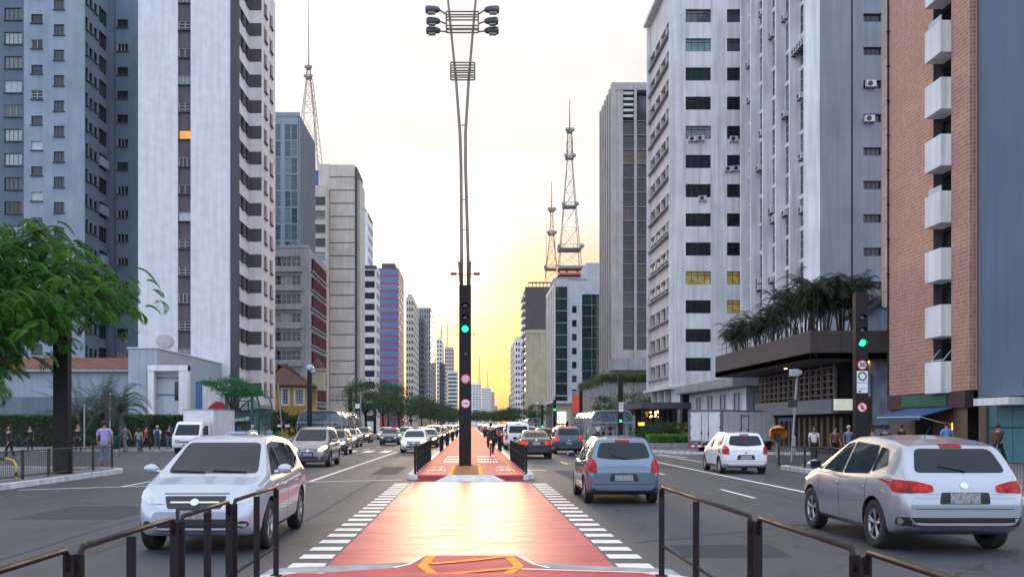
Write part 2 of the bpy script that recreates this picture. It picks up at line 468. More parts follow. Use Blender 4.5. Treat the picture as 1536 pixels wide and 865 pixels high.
g = MB(); g.quad((-2500, -300, 0), (2500, -300, 0), (2500, 6000, 0), (-2500, 6000, 0)); struct('road', g, M_asphalt)

# pavements: raised slabs with a whitewashed kerb line
def slab(name, pts, top, m, kerb=None, kw=0.16, edges=None):
    g = MB(); g.prism(pts, -0.02, top, 'Z'); struct(name, g, m)
    if kerb:
        k = MB()
        n = len(pts); es = edges if edges is not None else range(n)
        area = sum(pts[i][0] * pts[(i + 1) % n][1] - pts[(i + 1) % n][0] * pts[i][1] for i in range(n))
        sgn = 1 if area > 0 else -1
        for i in es:
            a = Vector(pts[i]); b = Vector(pts[(i + 1) % n]); d = (b - a).normalized(); nrm = Vector((d.y, -d.x)) * sgn
            # mitre with neighbours
            def mit(p, d1, d2):
                n1 = Vector((d1.y, -d1.x)) * sgn; n2 = Vector((d2.y, -d2.x)) * sgn
                m_ = (n1 + n2); m_.normalize(); c = max(0.4, m_.dot(n1)); return p + m_ * (kw / c)
            dp = (a - Vector(pts[i - 1])).normalized(); dn = (Vector(pts[(i + 2) % n]) - b).normalized()
            ao = mit(a, dp, d) if ((i - 1) % n) in es else a + nrm * kw
            bo = mit(b, d, dn) if ((i + 1) % n) in es else b + nrm * kw
            L = (b - a).length; q = max(1, int(L / 1.0)) if L < 80 else max(1, int(L / 4))
            z1 = top + 0.004
            for j in range(q):
                t0, t1 = j / q, (j + 1) / q - 0.012 / max(L / q, .02) / q
                p0 = a.lerp(b, t0); p1 = a.lerp(b, t1); o0 = ao.lerp(bo, t0); o1 = ao.lerp(bo, t1)
                dz = random.uniform(-.003, .003)
                k.prism([(p0.x, p0.y), (p1.x, p1.y), (o1.x, o1.y), (o0.x, o0.y)], -0.02, z1 + dz, 'Z')
        struct('kerb', k, kerb)
def arc(cx_, cy_, r, a0, a1, n=8):
    return [(cx_ + r * math.cos(R(a0 + (a1 - a0) * i / n)), cy_ + r * math.sin(R(a0 + (a1 - a0) * i / n))) for i in range(n + 1)]

# left near pavement, nose at the side street
slab('pavement', [(-12.9, -20), (-12.9, 33.6)] + arc(-14.3, 33.9, 1.35, 0, 80, 6) + [(-22, 36.6), (-90, 42), (-90, -20)], 0.15, M_pave, M_kerb, 0.22, list(range(0, 9)))
# left far pavement beyond the side street
slab('pavement', [(-90, 63), (-22, 60.5)] + arc(-15.0, 63.4, 2.0, 250, 360, 6) + [(-13.0, 900), (-90, 900)], 0.15, M_pave, M_kerbg, 0.2, list(range(0, 9)))
# right near pavement
slab('pavement', [(12.5, -20), (90, -20), (90, 40), (15.5, 39)] + arc(13.6, 36.4, 1.2, 100, 180, 6), 0.15, M_pave, M_kerb, 0.22, list(range(3, 11)))
# right far pavement
slab('pavement', [(90, 60), (90, 900), (11.9, 900), (11.6, 59.5), (12.6, 56.2), (14.2, 55.0), (20, 54.6), (20, 60)], 0.15, M_pave, M_kerb, 0.2, [2, 3, 4, 5])

# the raised central reserve with the cycle path
slab('median', [(-1.95, 900), (-1.95, 30.6)] + [(-1.7, 30.0), (1.7, 30.0), (1.95, 30.6), (1.95, 900)], 0.15, M_red, M_kerb, 0.13, [0, 1, 3, 4])
slab('median', [(-2.25, -6), (-2.25, 10.2), (-1.95, 10.55), (1.95, 10.55), (2.25, 10.2), (2.25, -6)], 0.10, M_red, M_kerb, 0.16, [0, 1, 3, 4])
g = MB(); g.prism([(-.78, 29.86), (-1.1, 28.95), (1.1, 28.95), (.78, 29.86)], 0.0, 0.0, 'Z')
g = MB()
g.add([(-1.12, 28.9, .006), (1.12, 28.9, .006), (.72, 29.86, .158), (-.72, 29.86, .158), (-.95, 29.86, .006), (.95, 29.86, .006)],
      [(0, 1, 2, 3), (0, 3, 4), (1, 5, 2)]); struct('kerb', g, M_kerb)

# red crossing between the two reserves
g = MB(); g.poly([(-1.80, 11.55, .004), (1.80, 11.55, .004), (1.80, 28.7, .004), (-1.80, 28.7, .004)]); struct('crossing', g, M_red_g)
# apron in front of the near reserve: concrete gutter, red nose, white edge
g = MB(); g.poly([(-2.5, 10.4, .008), (2.5, 10.4, .008), (2.45, 11.45, .008), (1.5, 11.72, .008), (.9, 12.0, .008), (-.9, 12.0, .008), (-1.5, 11.8, .008), (-2.45, 11.5, .008)]); struct('gutter', g, M_kerbg)
nose = [(-2.3, 10.62), (-2.2, 10.95), (-.95, 11.52), (-.78, 11.8), (-.62, 12.62), (.63, 12.62), (.8, 11.8), (.97, 11.5), (2.2, 11.2), (2.3, 10.62)]
g = MB(); g.poly([(x, y, .012) for x, y in nose]); struct('apron', g, M_red)
def strip(mb, pts, wd, z, mi=0):
    """a painted line of constant width along 2D points, mitred"""
    P = [Vector(p) for p in pts]; L = []; Rr = []
    for i, p in enumerate(P):
        d1 = (p - P[i - 1]).normalized() if i else (P[1] - P[0]).normalized()
        d2 = (P[i + 1] - p).normalized() if i < len(P) - 1 else d1
        n1 = Vector((-d1.y, d1.x)); n2 = Vector((-d2.y, d2.x)); m_ = (n1 + n2).normalized(); k = wd / 2 / max(.5, m_.dot(n1))
        L.append(p + m_ * k); Rr.append(p - m_ * k)
    for i in range(len(P) - 1):
        mb.quad((L[i].x, L[i].y, z), (L[i + 1].x, L[i + 1].y, z), (Rr[i + 1].x, Rr[i + 1].y, z), (Rr[i].x, Rr[i].y, z), mi)
g = MB(); strip(g, nose[2:8], 0.05, .016); strip(g, [(.62, 11.42), (2.2, 11.12)], .07, .016); strip(g, [(-2.1, 10.7), (-1.75, 11.1)], .12, .016)
struct('road_marking', g, M_whitep)
g = MB()
strip(g, [(-.52, 12.58), (-.6, 11.63), (-.33, 10.64)], .13, .0165)
strip(g, [(.5, 12.58), (.6, 11.63), (.33, 10.64)], .13, .0165)
strip(g, [(-.51, 11.80), (.0, 12.12), (.52, 12.52)], .15, .0205); strip(g, [(-.42, 10.95), (0, 11.17), (.56, 11.48)], .13, .0205)
struct('road_marking', g, M_yellow)
# white bars either side of the crossing
g = MB()
y = 11.75
while y < 28.6:
    for s in (-1, 1):
        j = random.uniform(-.02, .02)
        g.poly([(s * 1.84, y + j - .2, .005), (s * 2.28, y + j - .2, .005), (s * 2.28, y + j + .2, .005), (s * 1.84, y + j + .2, .005)])
    y += 0.805
struct('road_marking', g, M_whitep)
# lane lines
g = MB()
Z = .005
strip(g, [(-5.0, 29.0), (-4.75, 60)], .14, Z)
strip(g, [(-12.2, 25.2), (-9.2, 26.9), (-2.2, 29.9)], .16, Z + .004)
strip(g, [(-9.95, 26.7), (-9.95, 44)], .12, Z)
y = 64
while y < 420:
    strip(g, [(-4.75, y), (-4.75, y + 4)], .13, Z); strip(g, [(-7.4, y), (-7.4, y + 4)], .13, Z)
    strip(g, [(4.4, y), (4.4, y + 4)], .13, Z); y += 9
strip(g, [(-7.4, 48), (-7.4, 58)], .12, Z)
strip(g, [(-9.95, 50), (-9.95, 400)], .12, Z)
strip(g, [(8.77, 20), (8.77, 60)], .15, Z); strip(g, [(10.9, 44), (10.9, 62)], .14, Z)
strip(g, [(8.77, 64), (8.77, 400)], .12, Z)
for a, b in ((22.5, 25.5), (33, 36)): strip(g, [(6.85, a), (6.85, b)], .12, Z)
for a, b in ((41.5, 44.5), (52, 55)): strip(g, [(4.3, a), (4.3, b)], .12, Z)
strip(g, [(2.2, 36.2), (2.95, 36.2)], .28, Z); strip(g, [(4.3, 43.0), (4.65, 43.0)], .2, Z)
# bus crossing bars on the far left lanes and worn ladder marks
for k in range(7):
    strip(g, [(-12.4 + k * 1.15, 58.6), (-12.4 + k * 1.15, 63)], .55, Z + .004)
strip(g, [(11.6, 50), (11.0, 55), (13.0, 54.2)], .2, Z)
struct('road_marking', g, M_whitep)
# repair patches, tar seams
M_patch = mat('dark asphalt patch', (.023, .026, .034), .8, var=.3, scale=8, bump=.4, bscale=80)
M_patchl = mat('pale asphalt patch', (.050, .055, .064), .9, var=.25, scale=6, bump=.4, bscale=80)
g = MB()
for x0, x1, y0, y1 in ((-8.6, -6.6, 17.5, 20.3), (4.6, 5.6, 24, 28.5), (-3.6, -2.7, 33, 39), (7.2, 8.5, 38, 41), (2.9, 4.4, 12.5, 13.8), (-11.5, -10.2, 12, 16)):
    j = lambda: random.uniform(-.08, .08); g.poly([(x0 + j(), y0 + j(), .0025), (x1 + j(), y0 + j(), .0025), (x1 + j(), y1 + j(), .0025), (x0 + j(), y1 + j(), .0025)])
struct('road_patch', g, M_patch)
g = MB()
for x0, x1, y0, y1 in ((-5.9, -5.1, 13, 18), (3.2, 4.1, 30, 36), (9.4, 11.2, 17, 21), (-9.5, -8.2, 28, 34)):
    j = lambda: random.uniform(-.08, .08); g.poly([(x0 + j(), y0 + j(), .0025), (x1 + j(), y0 + j(), .0025), (x1 + j(), y1 + j(), .0025), (x0 + j(), y1 + j(), .0025)])
struct('road_patch', g, M_patchl)
g = MB(); rq = random.Random(9)
for (xa, ya, xb, yb) in ((2.5, 14, 5.8, 16.5), (5.8, 16.5, 9.5, 15.8), (-5, 22, -9, 21), (3.0, 19, 3.3, 29), (-6.2, 12, -6.5, 30), (7.6, 14, 7.9, 34), (-3.0, 17, -3.1, 36), (5.2, 36, 9, 37)):
    n = 12; strip(g, [(xa + (xb - xa) * k / n + rq.uniform(-.06, .06), ya + (yb - ya) * k / n + rq.uniform(-.06, .06)) for k in range(n + 1)], .035, .0035)
struct('tar_seam', g, M_patch)
# markings on the cycle path
g = MB(); Z = .155
for s in (-1, 1): strip(g, [(s * 1.86, 30.2), (s * 1.86, 400)], .10, Z)
for s in (-1, 1): strip(g, [(s * .95, 31.0), (s * 1.7, 31.0)], .08, Z)
for y in (40.5, 43.6, 47.2):
    for s in (-1, 1):
        if y == 40.5:
            for q in range(7): strip(g, [(s * (.35 + q * .13), y - .8), (s * (.35 + q * .13), y + .9)], .08, Z)
        else: strip(g, [(s * .3, y), (s * 1.2, y)], .75, Z)
# bicycle symbols
for s in (-1, 1):
    bx_, by_ = s * 1.22, 33.0
    for q in (-1, 1):
        pts = [(bx_ + q * .2 + .12 * math.cos(a), by_ + .42 * math.sin(a)) for a in np.linspace(0, 2 * math.pi, 13)]
        strip(g, pts, .045, Z + .003)
    strip(g, [(bx_ - .2, by_), (bx_ - .08, by_ + .9), (bx_ + .14, by_ + .9), (bx_, by_), (bx_ - .08, by_ + .9)], .045, Z + .003)
    strip(g, [(bx_ + .2, by_), (bx_ + .12, by_ + 1.2), (bx_ + .04, by_ + 1.2)], .045, Z + .003)
    strip(g, [(bx_ - .22, by_ + 2.1), (bx_, by_ + 2.8), (bx_ + .22, by_ + 2.1)], .12, Z + .003)
struct('road_marking', g, M_whitep)
g = MB(); strip(g, [(-.66, 29.9), (-.66, 37.3), (.34, 37.3), (.34, 29.9)], .14, .158)
for s in (-1, 1): strip(g, [(s * 1.5, 31), (s * 1.5, 300)], .05, .1535)
struct('road_marking', g, M_yellow)
g = MB(); g.poly([(-.62, 29.9, .154), (.30, 29.9, .154), (.30, 37.2, .154), (-.62, 37.2, .154)]); struct('road_marking', g, M_brownp)
# manhole covers and gratings
g = MB(); g.disc((-7.2, 21.5, .0), .32, 'Z', 24, 0, .006); g.disc((5.0, 31, .0), .3, 'Z', 24, 0, .006); g.disc((-3.6, 40, .0), .3, 'Z', 24, 0, .006)
struct('manhole_cover', g, M_steel_b)

# ------------------------------------------------------------------ railings along the reserve
def railing(name, X, ys, z0, ztop, zlow, label, group=None, wide=.06, tube=.018, lowers=None):
    """flat posts under a round top rail that bends down at each end"""
    root = empty(name, (X, ys[0], z0), 0, label, 'railing', group)
    for y in ys:
        m = MB(); m.box(X - wide / 2, X + wide / 2, y - .012, y + .012, z0, ztop - .03, bev=.004)
        m.box(X - .06, X + .06, y - .05, y + .05, z0, z0 + .012)
        for zz_ in (z0 + .3, z0 + .62): m.tube((X - .02, y, zz_), (X + .02, y, zz_), .01, n=6)
        m.build('post', M_steel_b, root)
    m = MB(); a, b = min(ys), max(ys)
    m.path([(X, a, ztop - .12), (X, a + .01, ztop - .04), (X, a + .05, ztop), (X, b - .05, ztop), (X, b - .01, ztop - .04), (X, b, ztop - .12)], tube, 8)
    m.build('top_rail', M_steel_b, root)
    for zl in (lowers or [zlow]):
        m = MB(); m.tube((X, a, zl), (X, b, zl), tube * .8); m.build('lower_rail', M_steel_b, root)
    return root
G_near = 'black railings along the near end of the central reserve'
railing('pedestrian_railing', 2.12, [10.36, 8.78, 7.05], .10, 1.085, .44, 'black steel railing bay at right of the red crossing, nearest the grey blue hatchback', G_near)
railing('pedestrian_railing', 2.14, [6.95, 5.2], .10, 1.085, .44, 'second black railing bay at lower right, in front of the blurred silver crossover', G_near)
railing('pedestrian_railing', 2.16, [5.1, 3.3, 1.6], .10, 1.085, .44, 'nearest black railing bay cut off by the bottom right of the picture', G_near)
railing('pedestrian_railing', -2.16, [10.36, 9.42, 8.52], .10, 1.085, .42, 'black railing bay at left of the red crossing, beside the rear of the white car', G_near)
railing('pedestrian_railing', -2.18, [8.42, 7.73, 7.02], .10, 1.085, .42, 'second black railing bay at left, across the bonnet of the white car', G_near)
railing('pedestrian_railing', -2.20, [6.92, 6.05, 5.24], .10, 1.085, .42, 'third black railing bay at lower left, before the nose of the white car', G_near)
railing('pedestrian_railing', -2.24, [5.2, 4.3, 3.4, 2.5], .10, 1.085, .42, 'nearest black railing bay cut off at the bottom left corner', G_near)
G_far = 'dark railings along the far central reserve'
for s in (-1, 1):
    sd_ = 'left' if s < 0 else 'right'
    other = 'before the oncoming white taxi' if s < 0 else 'beside the dark sedan with red brake lights'
    railing('pedestrian_railing', s * 1.82, list(np.linspace(30.6, 42.2, 9)), .15, 1.07, .5, f'close-set black railing {other} on the far reserve', G_far, .08, .02, [.45, .72])
    for y0, y1, n_, wd in ((56, 61, 6, 'second'), (70, 77, 7, 'third'), (90, 100, 8, 'fourth'), (118, 132, 8, 'fifth')):
        railing('pedestrian_railing', s * 1.82, list(np.linspace(y0, y1, n_)), .15, 1.07, .5, f'{wd} distant railing run on the {sd_} edge of the far reserve', G_far, .1, .025, [.72])

# ------------------------------------------------------------------ traffic totems
M_green_on = mat('green signal light', (0.02, 0.35, 0.15), 0.3, var=0, emit=(0.01, 1.0, 0.22), es=4)
M_lens_off = mat('unlit signal lens', (0.03, 0.015, 0.012), 0.15, var=0, coat=1)
M_sign_w = mat('sign white', (0.72, 0.70, 0.74), 0.35, var=.04)
M_sign_r = mat('sign red', (0.55, 0.02, 0.03), 0.35, var=.05)
M_sign_k = mat('sign black', (0.012, 0.012, 0.014), 0.4, var=0)
M_sign_pink = mat('weathered sign face', (0.62, 0.42, 0.50), 0.4, var=.08)
def text_mesh(s, size, font_mat, depth=.004, bold=False):
    cu = bpy.data.curves.new('text', 'FONT'); cu.body = s; cu.size = size; cu.extrude = depth; cu.align_x = 'CENTER'; cu.align_y = 'CENTER'
    if bold: cu.offset = size * .018
    o = bpy.data.objects.new('text', cu); COL.objects.link(o)
    bpy.context.view_layer.update()
    me = bpy.data.meshes.new_from_object(o.evaluated_get(bpy.context.evaluated_depsgraph_get()))
    bpy.data.objects.remove(o)
    me.materials.clear(); me.materials.append(font_mat)
    return me
def put_text(name, me, parent, loc, rz=0):
    o = bpy.data.objects.new(name, me); COL.objects.link(o); o.parent = parent
    base = Vector((0, 0, 0)); p = parent
    while p is not None: base += p.location; p = p.parent
    o.location = Vector(loc) - base; o.rotation_euler = (R(90), 0, rz)
    return o
def round_sign(root, x, y, z, r, inner, kind=None):
    m = MB(); m.disc((x, y, z), r, 'Y', 32, 0, .012); m.disc((x, y - .003, z), r * .80, 'Y', 32, 1, .012)
    o = m.build('round_sign', [M_sign_r, inner], root)
    return o
def totem(x, y, z0, h, w_, d_, label, lights=(), group='black steel traffic columns'):
    root = empty('traffic_column', (x, y, z0), 0, label, 'traffic column', group)
    m = MB(); m.box(x - w_ / 2, x + w_ / 2, y, y + d_, z0, z0 + h, bev=.02); m.build('column', M_steel_b, root)
    m = MB(); m.box(x - w_ / 2 - .05, x + w_ / 2 + .05, y - .05, y + d_ + .05, z0, z0 + .03, bev=.01); m.build('base_plate', M_steel_b, root)
    for z, on in lights:
        m = MB(); r = .125
        m.lathe([(.0001, y - .05), (r * .6, y - .045), (r, y - .02), (r, y)], (x, 0, z), 'Y', 20)
        m.build('signal_lens', M_green_on if on else M_lens_off, root)
        m = MB()   # visor hood over the upper half of the lens
        for k in range(10):
            a0, a1 = math.pi * k / 10, math.pi * (k + 1) / 10; ro = r + .02
            m.quad((x + ro * math.cos(a0), y, z + ro * math.sin(a0)), (x + ro * math.cos(a1), y, z + ro * math.sin(a1)),
                   (x + ro * math.cos(a1), y - .16, z + ro * math.sin(a1) - .02), (x + ro * math.cos(a0), y - .16, z + ro * math.sin(a0) - .02))
        m.build('visor', M_sign_k, root)
    return root
T1 = totem(-.22, 36.8, .15, 7.12, .48, .34, 'tall black traffic column on the red central reserve carrying the forked lamp mast', [(6.45, 0), (5.98, 0), (5.54, 1)])
round_sign(T1, -.20, 36.79, 3.57, .19, M_sign_pink)
s_ = round_sign(T1, -.20, 36.79, 2.60, .19, M_sign_w)
m = MB(); m.prism([(-.12, -.015), (.03, -.015), (.03, -.045), (.12, 0), (.03, .045), (.03, .015), (-.12, .015)], -.006, .0, 'Y')
o = m.build('arrow', M_sign_k, T1, False); o.location = Vector((-.20, 36.785, 2.60)) - T1.location
m = MB(); m.tube((-.58, 36.95, 5.33), (.14, 36.95, 5.33), .015); m.ball((-.58, 36.95, 5.33), .035); m.ball((.14, 36.95, 5.33), .035); m.build('camera_bracket', M_steel_b, T1)
m = MB(); m.disc((-.2, 36.79, 4.55), .03, 'Y', 12, 0, .02); m.build('bolt', M_steel_g, T1)

# forked lamp mast standing on that column
M_mast = mat('mast paint', (0.20, 0.15, 0.13), 0.35, metal=.3, var=.15)
M_lampg = mat('lamp housing', (0.07, 0.075, 0.09), 0.35, var=.1)
LM = empty('lamp_mast', (-.22, 36.97, 7.27), 0, 'tall forked lamp mast of two slim tubes rising from the central column into the sky', 'lamp mast')
yM = 36.97
def MX(px): return wx(px, yM)
for pts in ([(692.3, 428), (692.3, 380), (691.5, 250), (690, 200), (684, 120), (672, 0), (669, -30)], [(702.5, 428), (702, 380), (698.3, 250), (698.2, 200), (703, 120), (713.5, 0), (716, -30)]):
    m = MB(); m.path([(MX(a), yM, wz(b, yM)) for a, b in pts], [.07, .068, .062, .058, .052, .045, .044], 10); m.build('tube', M_mast, LM)
for a, b in (((688, 392), (690.5, 428)), ((706, 392), (704.5, 428))):
    m = MB(); m.tube((MX(a[0]), yM, wz(a[1], yM)), (MX(b[0]), yM, wz(b[1], yM)), .04); m.build('stub_tube', M_mast, LM)
for py in (188, 300, 345): 
    m = MB(); m.tube((MX(690.5), yM, wz(py, yM)), (MX(700), yM, wz(py, yM)), .02); m.build('tie_bar', M_mast, LM)
def frame(x0, x1, rows, yy):
    m = MB()
    for py in rows: m.tube((MX(x0), yy, wz(py, yM)), (MX(x1), yy, wz(py, yM)), .03, n=6)
    for px in (x0, x1): m.tube((MX(px), yy, wz(rows[0], yM)), (MX(px), yy, wz(rows[-1], yM)), .03, n=6)
    m.build('cross_frame', M_mast, LM)
for yy in (yM - .14, yM + .14):
    frame(676, 712, (96, 104, 111, 118), yy); frame(669.5, 717.5, (20, 28, 41, 47), yy)
for s in (-1, 1):
    for k, py in enumerate((20, 32, 41.5)):
        x0 = MX(693.5 + s * 23); x1 = MX(693.5 + s * 33); x2 = MX(693.5 + s * (55 if k != 1 else 54)); zc = wz(py, yM); yy = yM + (-.30, 0, .30)[k]
        m = MB(); m.path([(x0, yM + (yy - yM) * .4, zc - .12), (x1, yy, zc - .02), (x1 + s * .08, yy, zc)], .032, 8); m.build('lamp_arm', M_mast, LM)
        m = MB(); L = abs(x2 - x1)
        prof = [(0, .05), (.06, .10), (.2, .135), (L - .12, .15), (L - .02, .13), (L, .07)]
        vs = []; n = 14
        for d, r in prof:
            for q in range(n):
                a = 2 * math.pi * q / n
                ca, sa = math.cos(a), math.sin(a)
                vs.append((x1 + s * d, yy + math.copysign(abs(ca) ** .7, ca) * r * 1.15, zc + math.copysign(abs(sa) ** .7, sa) * r * .95))
        fs = [(i * n + q, i * n + (q + 1) % n, (i + 1) * n + (q + 1) % n, (i + 1) * n + q) for i in range(len(prof) - 1) for q in range(n)] + [tuple(range(n)), tuple((len(prof) - 1) * n + q for q in range(n))]
        m.add(vs, fs, 0, True); m.box(min(x1 + s * .2, x2 - s * .1), max(x1 + s * .2, x2 - s * .1), yy - .12, yy + .12, zc - .155, zc - .13, 1)
        m.build('lamp_head', [M_lampg, M_frame_l], LM)
# small side luminaires low on the mast
for s in (-1, 1):
    zc = wz(411, yM); x0 = -.22; x1 = -.22 + s * .33
    m = MB(); m.path([(x0, yM - .1, zc - .04), (x1, yM - .1, zc)], .018, 6); m.box(min(x1, x1 + s * .26), max(x1, x1 + s * .26), yM - .22, yM + .02, zc - .05, zc + .04, bev=.03); m.build('side_luminaire', M_lampg, LM)

# left near column, behind the tree
T2 = totem(-13.55, 30.8, .15, 5.3, .49, .34, 'black traffic column rising from the railed pavement through the tree crown at left', [])
T3 = totem(15.1, 36.0, .15, 6.72, .48, .34, 'black traffic column with speed limit and no-parking signs at right', [(4.92, 1), (5.4, 0), (5.88, 0)])
x3, y3 = 15.1, 35.99
round_sign(T3, x3, y3, wz(547, 36), .19, M_sign_w)
put_text('speed_digits', text_mesh('50', .23, M_sign_k, bold=True), T3, (x3, y3 - .022, wz(547, 36)))
m = MB(); m.box(x3 - .21, x3 + .21, y3 - .012, y3, wz(589, 36), wz(556, 36)); m.box(x3 - .19, x3 + .19, y3 - .016, y3 - .012, wz(574, 36), wz(573, 36), 1); m.box(x3 - .19, x3 + .19, y3 - .016, y3 - .012, wz(582.6, 36), wz(582, 36), 1)
m.prism([(-.15, -.05), (-.06, -.05), (-.09, -.02), (-.03, .03), (-.05, .05), (-.11, 0), (-.15, .03)], 0, .005, 'Y', 1)
n0 = len(m.v) - 14
for i in range(n0, len(m.v)): v = m.v[i]; m.v[i] = (x3 + v[0], y3 - .018 + v[1], wz(586, 36) + v[2])
m.disc((x3, y3 - .02, wz(564, 36)), .17, 'Y', 32, 1, .008, .12)
m.build('restriction_sign', [M_sign_w, M_sign_k], T3)
o = round_sign(T3, x3, y3, wz(610.5, 36), .19, M_sign_w)
put_text('sign_letter', text_mesh('E', .22, M_sign_k, bold=True), T3, (x3, y3 - .022, wz(610.5, 36)))
m = MB(); m.box(-.17, .17, -.006, 0, -.018, .018); o = m.build('cross_bar', M_sign_r, T3, False); o.location = Vector((x3, y3 - .03, wz(610.5, 36))) - T3.location; o.rotation_euler = (0, R(45), 0)
T4 = totem(-15.9, 92, .15, 6.9, .45, .34, 'black column with a round camera on top by the left glass bus shelter', [])
m = MB(); m.ball((-15.85, 92, 7.35), .38, (1, .9, .9)); m.build('camera_dome', mat('dome', (.35, .42, .5), .15, var=0), T4)
m = MB(); m.tube((-15.75, 92, 6.9), (-15.75, 92, 7.1), .06); m.ball((-15.5, 92, 6.95), .26); m.build('camera_mount', M_steel_g, T4)
totem(wx(525, 118), 118, .15, 6.2, .46, .34, 'plain black column among the street trees right of the left bus shelter', [])
totem(wx(562, 165), 165, .15, 6.0, .5, .34, 'small distant black column in front of the farther left shelter', [])
T5 = totem(wx(931, 92), 92, .15, 6.3, .48, .34, 'black column with small white sign and green light before the right bus shelter', [(wz(631, 92), 1)])
m = MB(); xx = wx(931.5, 92); m.box(xx - .22, xx + .22, 91.96, 91.985, wz(617, 92), wz(603, 92)); m.disc((xx, 91.95, wz(606.5, 92)), .15, 'Y', 20, 1, .008, .10); m.box(xx - .16, xx + .16, 91.95, 91.96, wz(612, 92), wz(611, 92), 1); m.build('sign_plate', [M_sign_w, M_sign_k], T5)
totem(wx(871.5, 132), 132, .15, 6.4, .46, .34, 'black column right beside the orange red shop banner', [])
totem(wx(832, 128), 128, .15, 5.0, .4, .34, 'short black column with green light left of the lit advertising panel', [(wz(614, 128), 1)])
totem(wx(813.5, 160), 160, .15, 5.0, .42, .34, 'small black column with low green light beyond the white van', [(wz(639, 160), 1)])
# ------------------------------------------------------------------ vehicles
def paint(name, col, metal=.35, rough=.28):
    if name in MATS: return MATS[name]
    m, t, b = newmat(name)
    g = N(t, 'ShaderNodeTexCoord'); no = N(t, 'ShaderNodeTexNoise'); no.inputs['Scale'].default_value = 2.5; no.inputs['Detail'].default_value = 5
    t.links.new(g.outputs['Object'], no.inputs['Vector'])
    sp = N(t, 'ShaderNodeSeparateXYZ'); t.links.new(g.outputs['Object'], sp.inputs[0])
    dirt = mth(t, 'MULTIPLY', mth(t, 'MULTIPLY_ADD', sp.outputs[2], -2.2, 1.25, clamp=True), mth(t, 'MULTIPLY_ADD', no.outputs[0], 1.2, 0.0, clamp=True), clamp=True)
    t.links.new(mixc(t, mth(t, 'MULTIPLY', dirt, .55), col, (0.12, 0.11, 0.10)), b.inputs['Base Color'])
    t.links.new(mth(t, 'MULTIPLY_ADD', dirt, .35, rough), b.inputs['Roughness'])
    b.inputs['Metallic'].default_value = metal; b.inputs['Coat Weight'].default_value = .9; b.inputs['Coat Roughness'].default_value = .04
    MATS[name] = m; return m
P_silver = paint('silver paint', (0.36, 0.39, 0.44), .6)
P_pearl = paint('pearl white paint', (0.42, 0.46, 0.53), .4)
P_white = paint('white paint', (0.72, 0.73, 0.76), 0)
P_black = paint('black paint', (0.018, 0.018, 0.022), .2)
P_blue = paint('grey blue paint', (0.12, 0.175, 0.24), .6)
P_dblue = paint('dark blue paint', (0.02, 0.05, 0.08), .3)
P_gold = paint('champagne paint', (0.28, 0.26, 0.25), .6)
P_red = paint('red paint', (0.35, 0.02, 0.02), .2)
P_yellow = paint('amber paint', (0.55, 0.33, 0.05), .1)
P_grey = paint('graphite paint', (0.09, 0.095, 0.105), .5)
M_cglass = mat('car glass', (0.010, 0.018, 0.024), 0.04, var=0, spec=.28)
M_trim = mat('black plastic trim', (0.018, 0.018, 0.02), 0.5, var=.1)
M_chrome = mat('chrome', (0.6, 0.6, 0.62), 0.15, metal=1, var=0)
M_alloy = mat('alloy wheel', (0.35, 0.36, 0.38), 0.3, metal=.8, var=0)
M_tail = mat('lit tail lamp', (0.45, 0.01, 0.01), 0.2, var=0, emit=(1.0, 0.02, 0.015), es=.45)
M_tail_b = mat('lit brake lamp', (0.5, 0.01, 0.01), 0.2, var=0, emit=(1.0, 0.03, 0.02), es=3)
M_tail_o = mat('tail lamp lens', (0.30, 0.012, 0.015), 0.15, var=0, coat=1, emit=(1, .02, .02), es=.12)
def lampm(name, base, em, es):
    m, t, b = newmat(name); g = N(t, 'ShaderNodeTexCoord')
    wv = N(t, 'ShaderNodeTexWave', wave_type='BANDS', bands_direction='Z'); wv.inputs['Scale'].default_value = 9; t.links.new(g.outputs['Object'], wv.inputs['Vector'])
    vo = N(t, 'ShaderNodeTexVoronoi'); vo.inputs['Scale'].default_value = 11; t.links.new(g.outputs['Object'], vo.inputs['Vector'])
    f = mth(t, 'MULTIPLY', mth(t, 'MULTIPLY_ADD', wv.outputs['Fac'], .7, .3), mth(t, 'MULTIPLY_ADD', vo.outputs['Distance'], -1.3, 1.1, clamp=True), clamp=True)
    t.links.new(mixc(t, f, tuple(x * .35 for x in base), base), b.inputs['Base Color']); b.inputs['Roughness'].default_value = .15; b.inputs['Specular IOR Level'].default_value = .3
    b.inputs['Emission Color'].default_value = (*em, 1); t.links.new(mth(t, 'MULTIPLY', f, es), b.inputs['Emission Strength'])
    MATS[name] = m; return m
M_tail = lampm('running tail lamp', (0.35, .006, .008), (1, .012, .01), .42)
M_tail_b = lampm('braking tail lamp', (0.4, .008, .008), (1, .02, .012), 3.2)
M_tail_o = lampm('unlit tail lamp', (0.28, .006, .008), (1, .012, .01), .10)
M_head = mat('headlamp lens', (0.45, 0.48, 0.5), 0.08, metal=.5, var=0, coat=1)
M_head_on = mat('lit headlamp', (0.8, 0.7, 0.5), 0.2, var=0, emit=(1.0, 0.62, 0.25), es=7)
M_amber = mat('amber lamp', (0.7, 0.25, 0.02), 0.2, var=0, emit=(1.0, 0.45, 0.06), es=3)
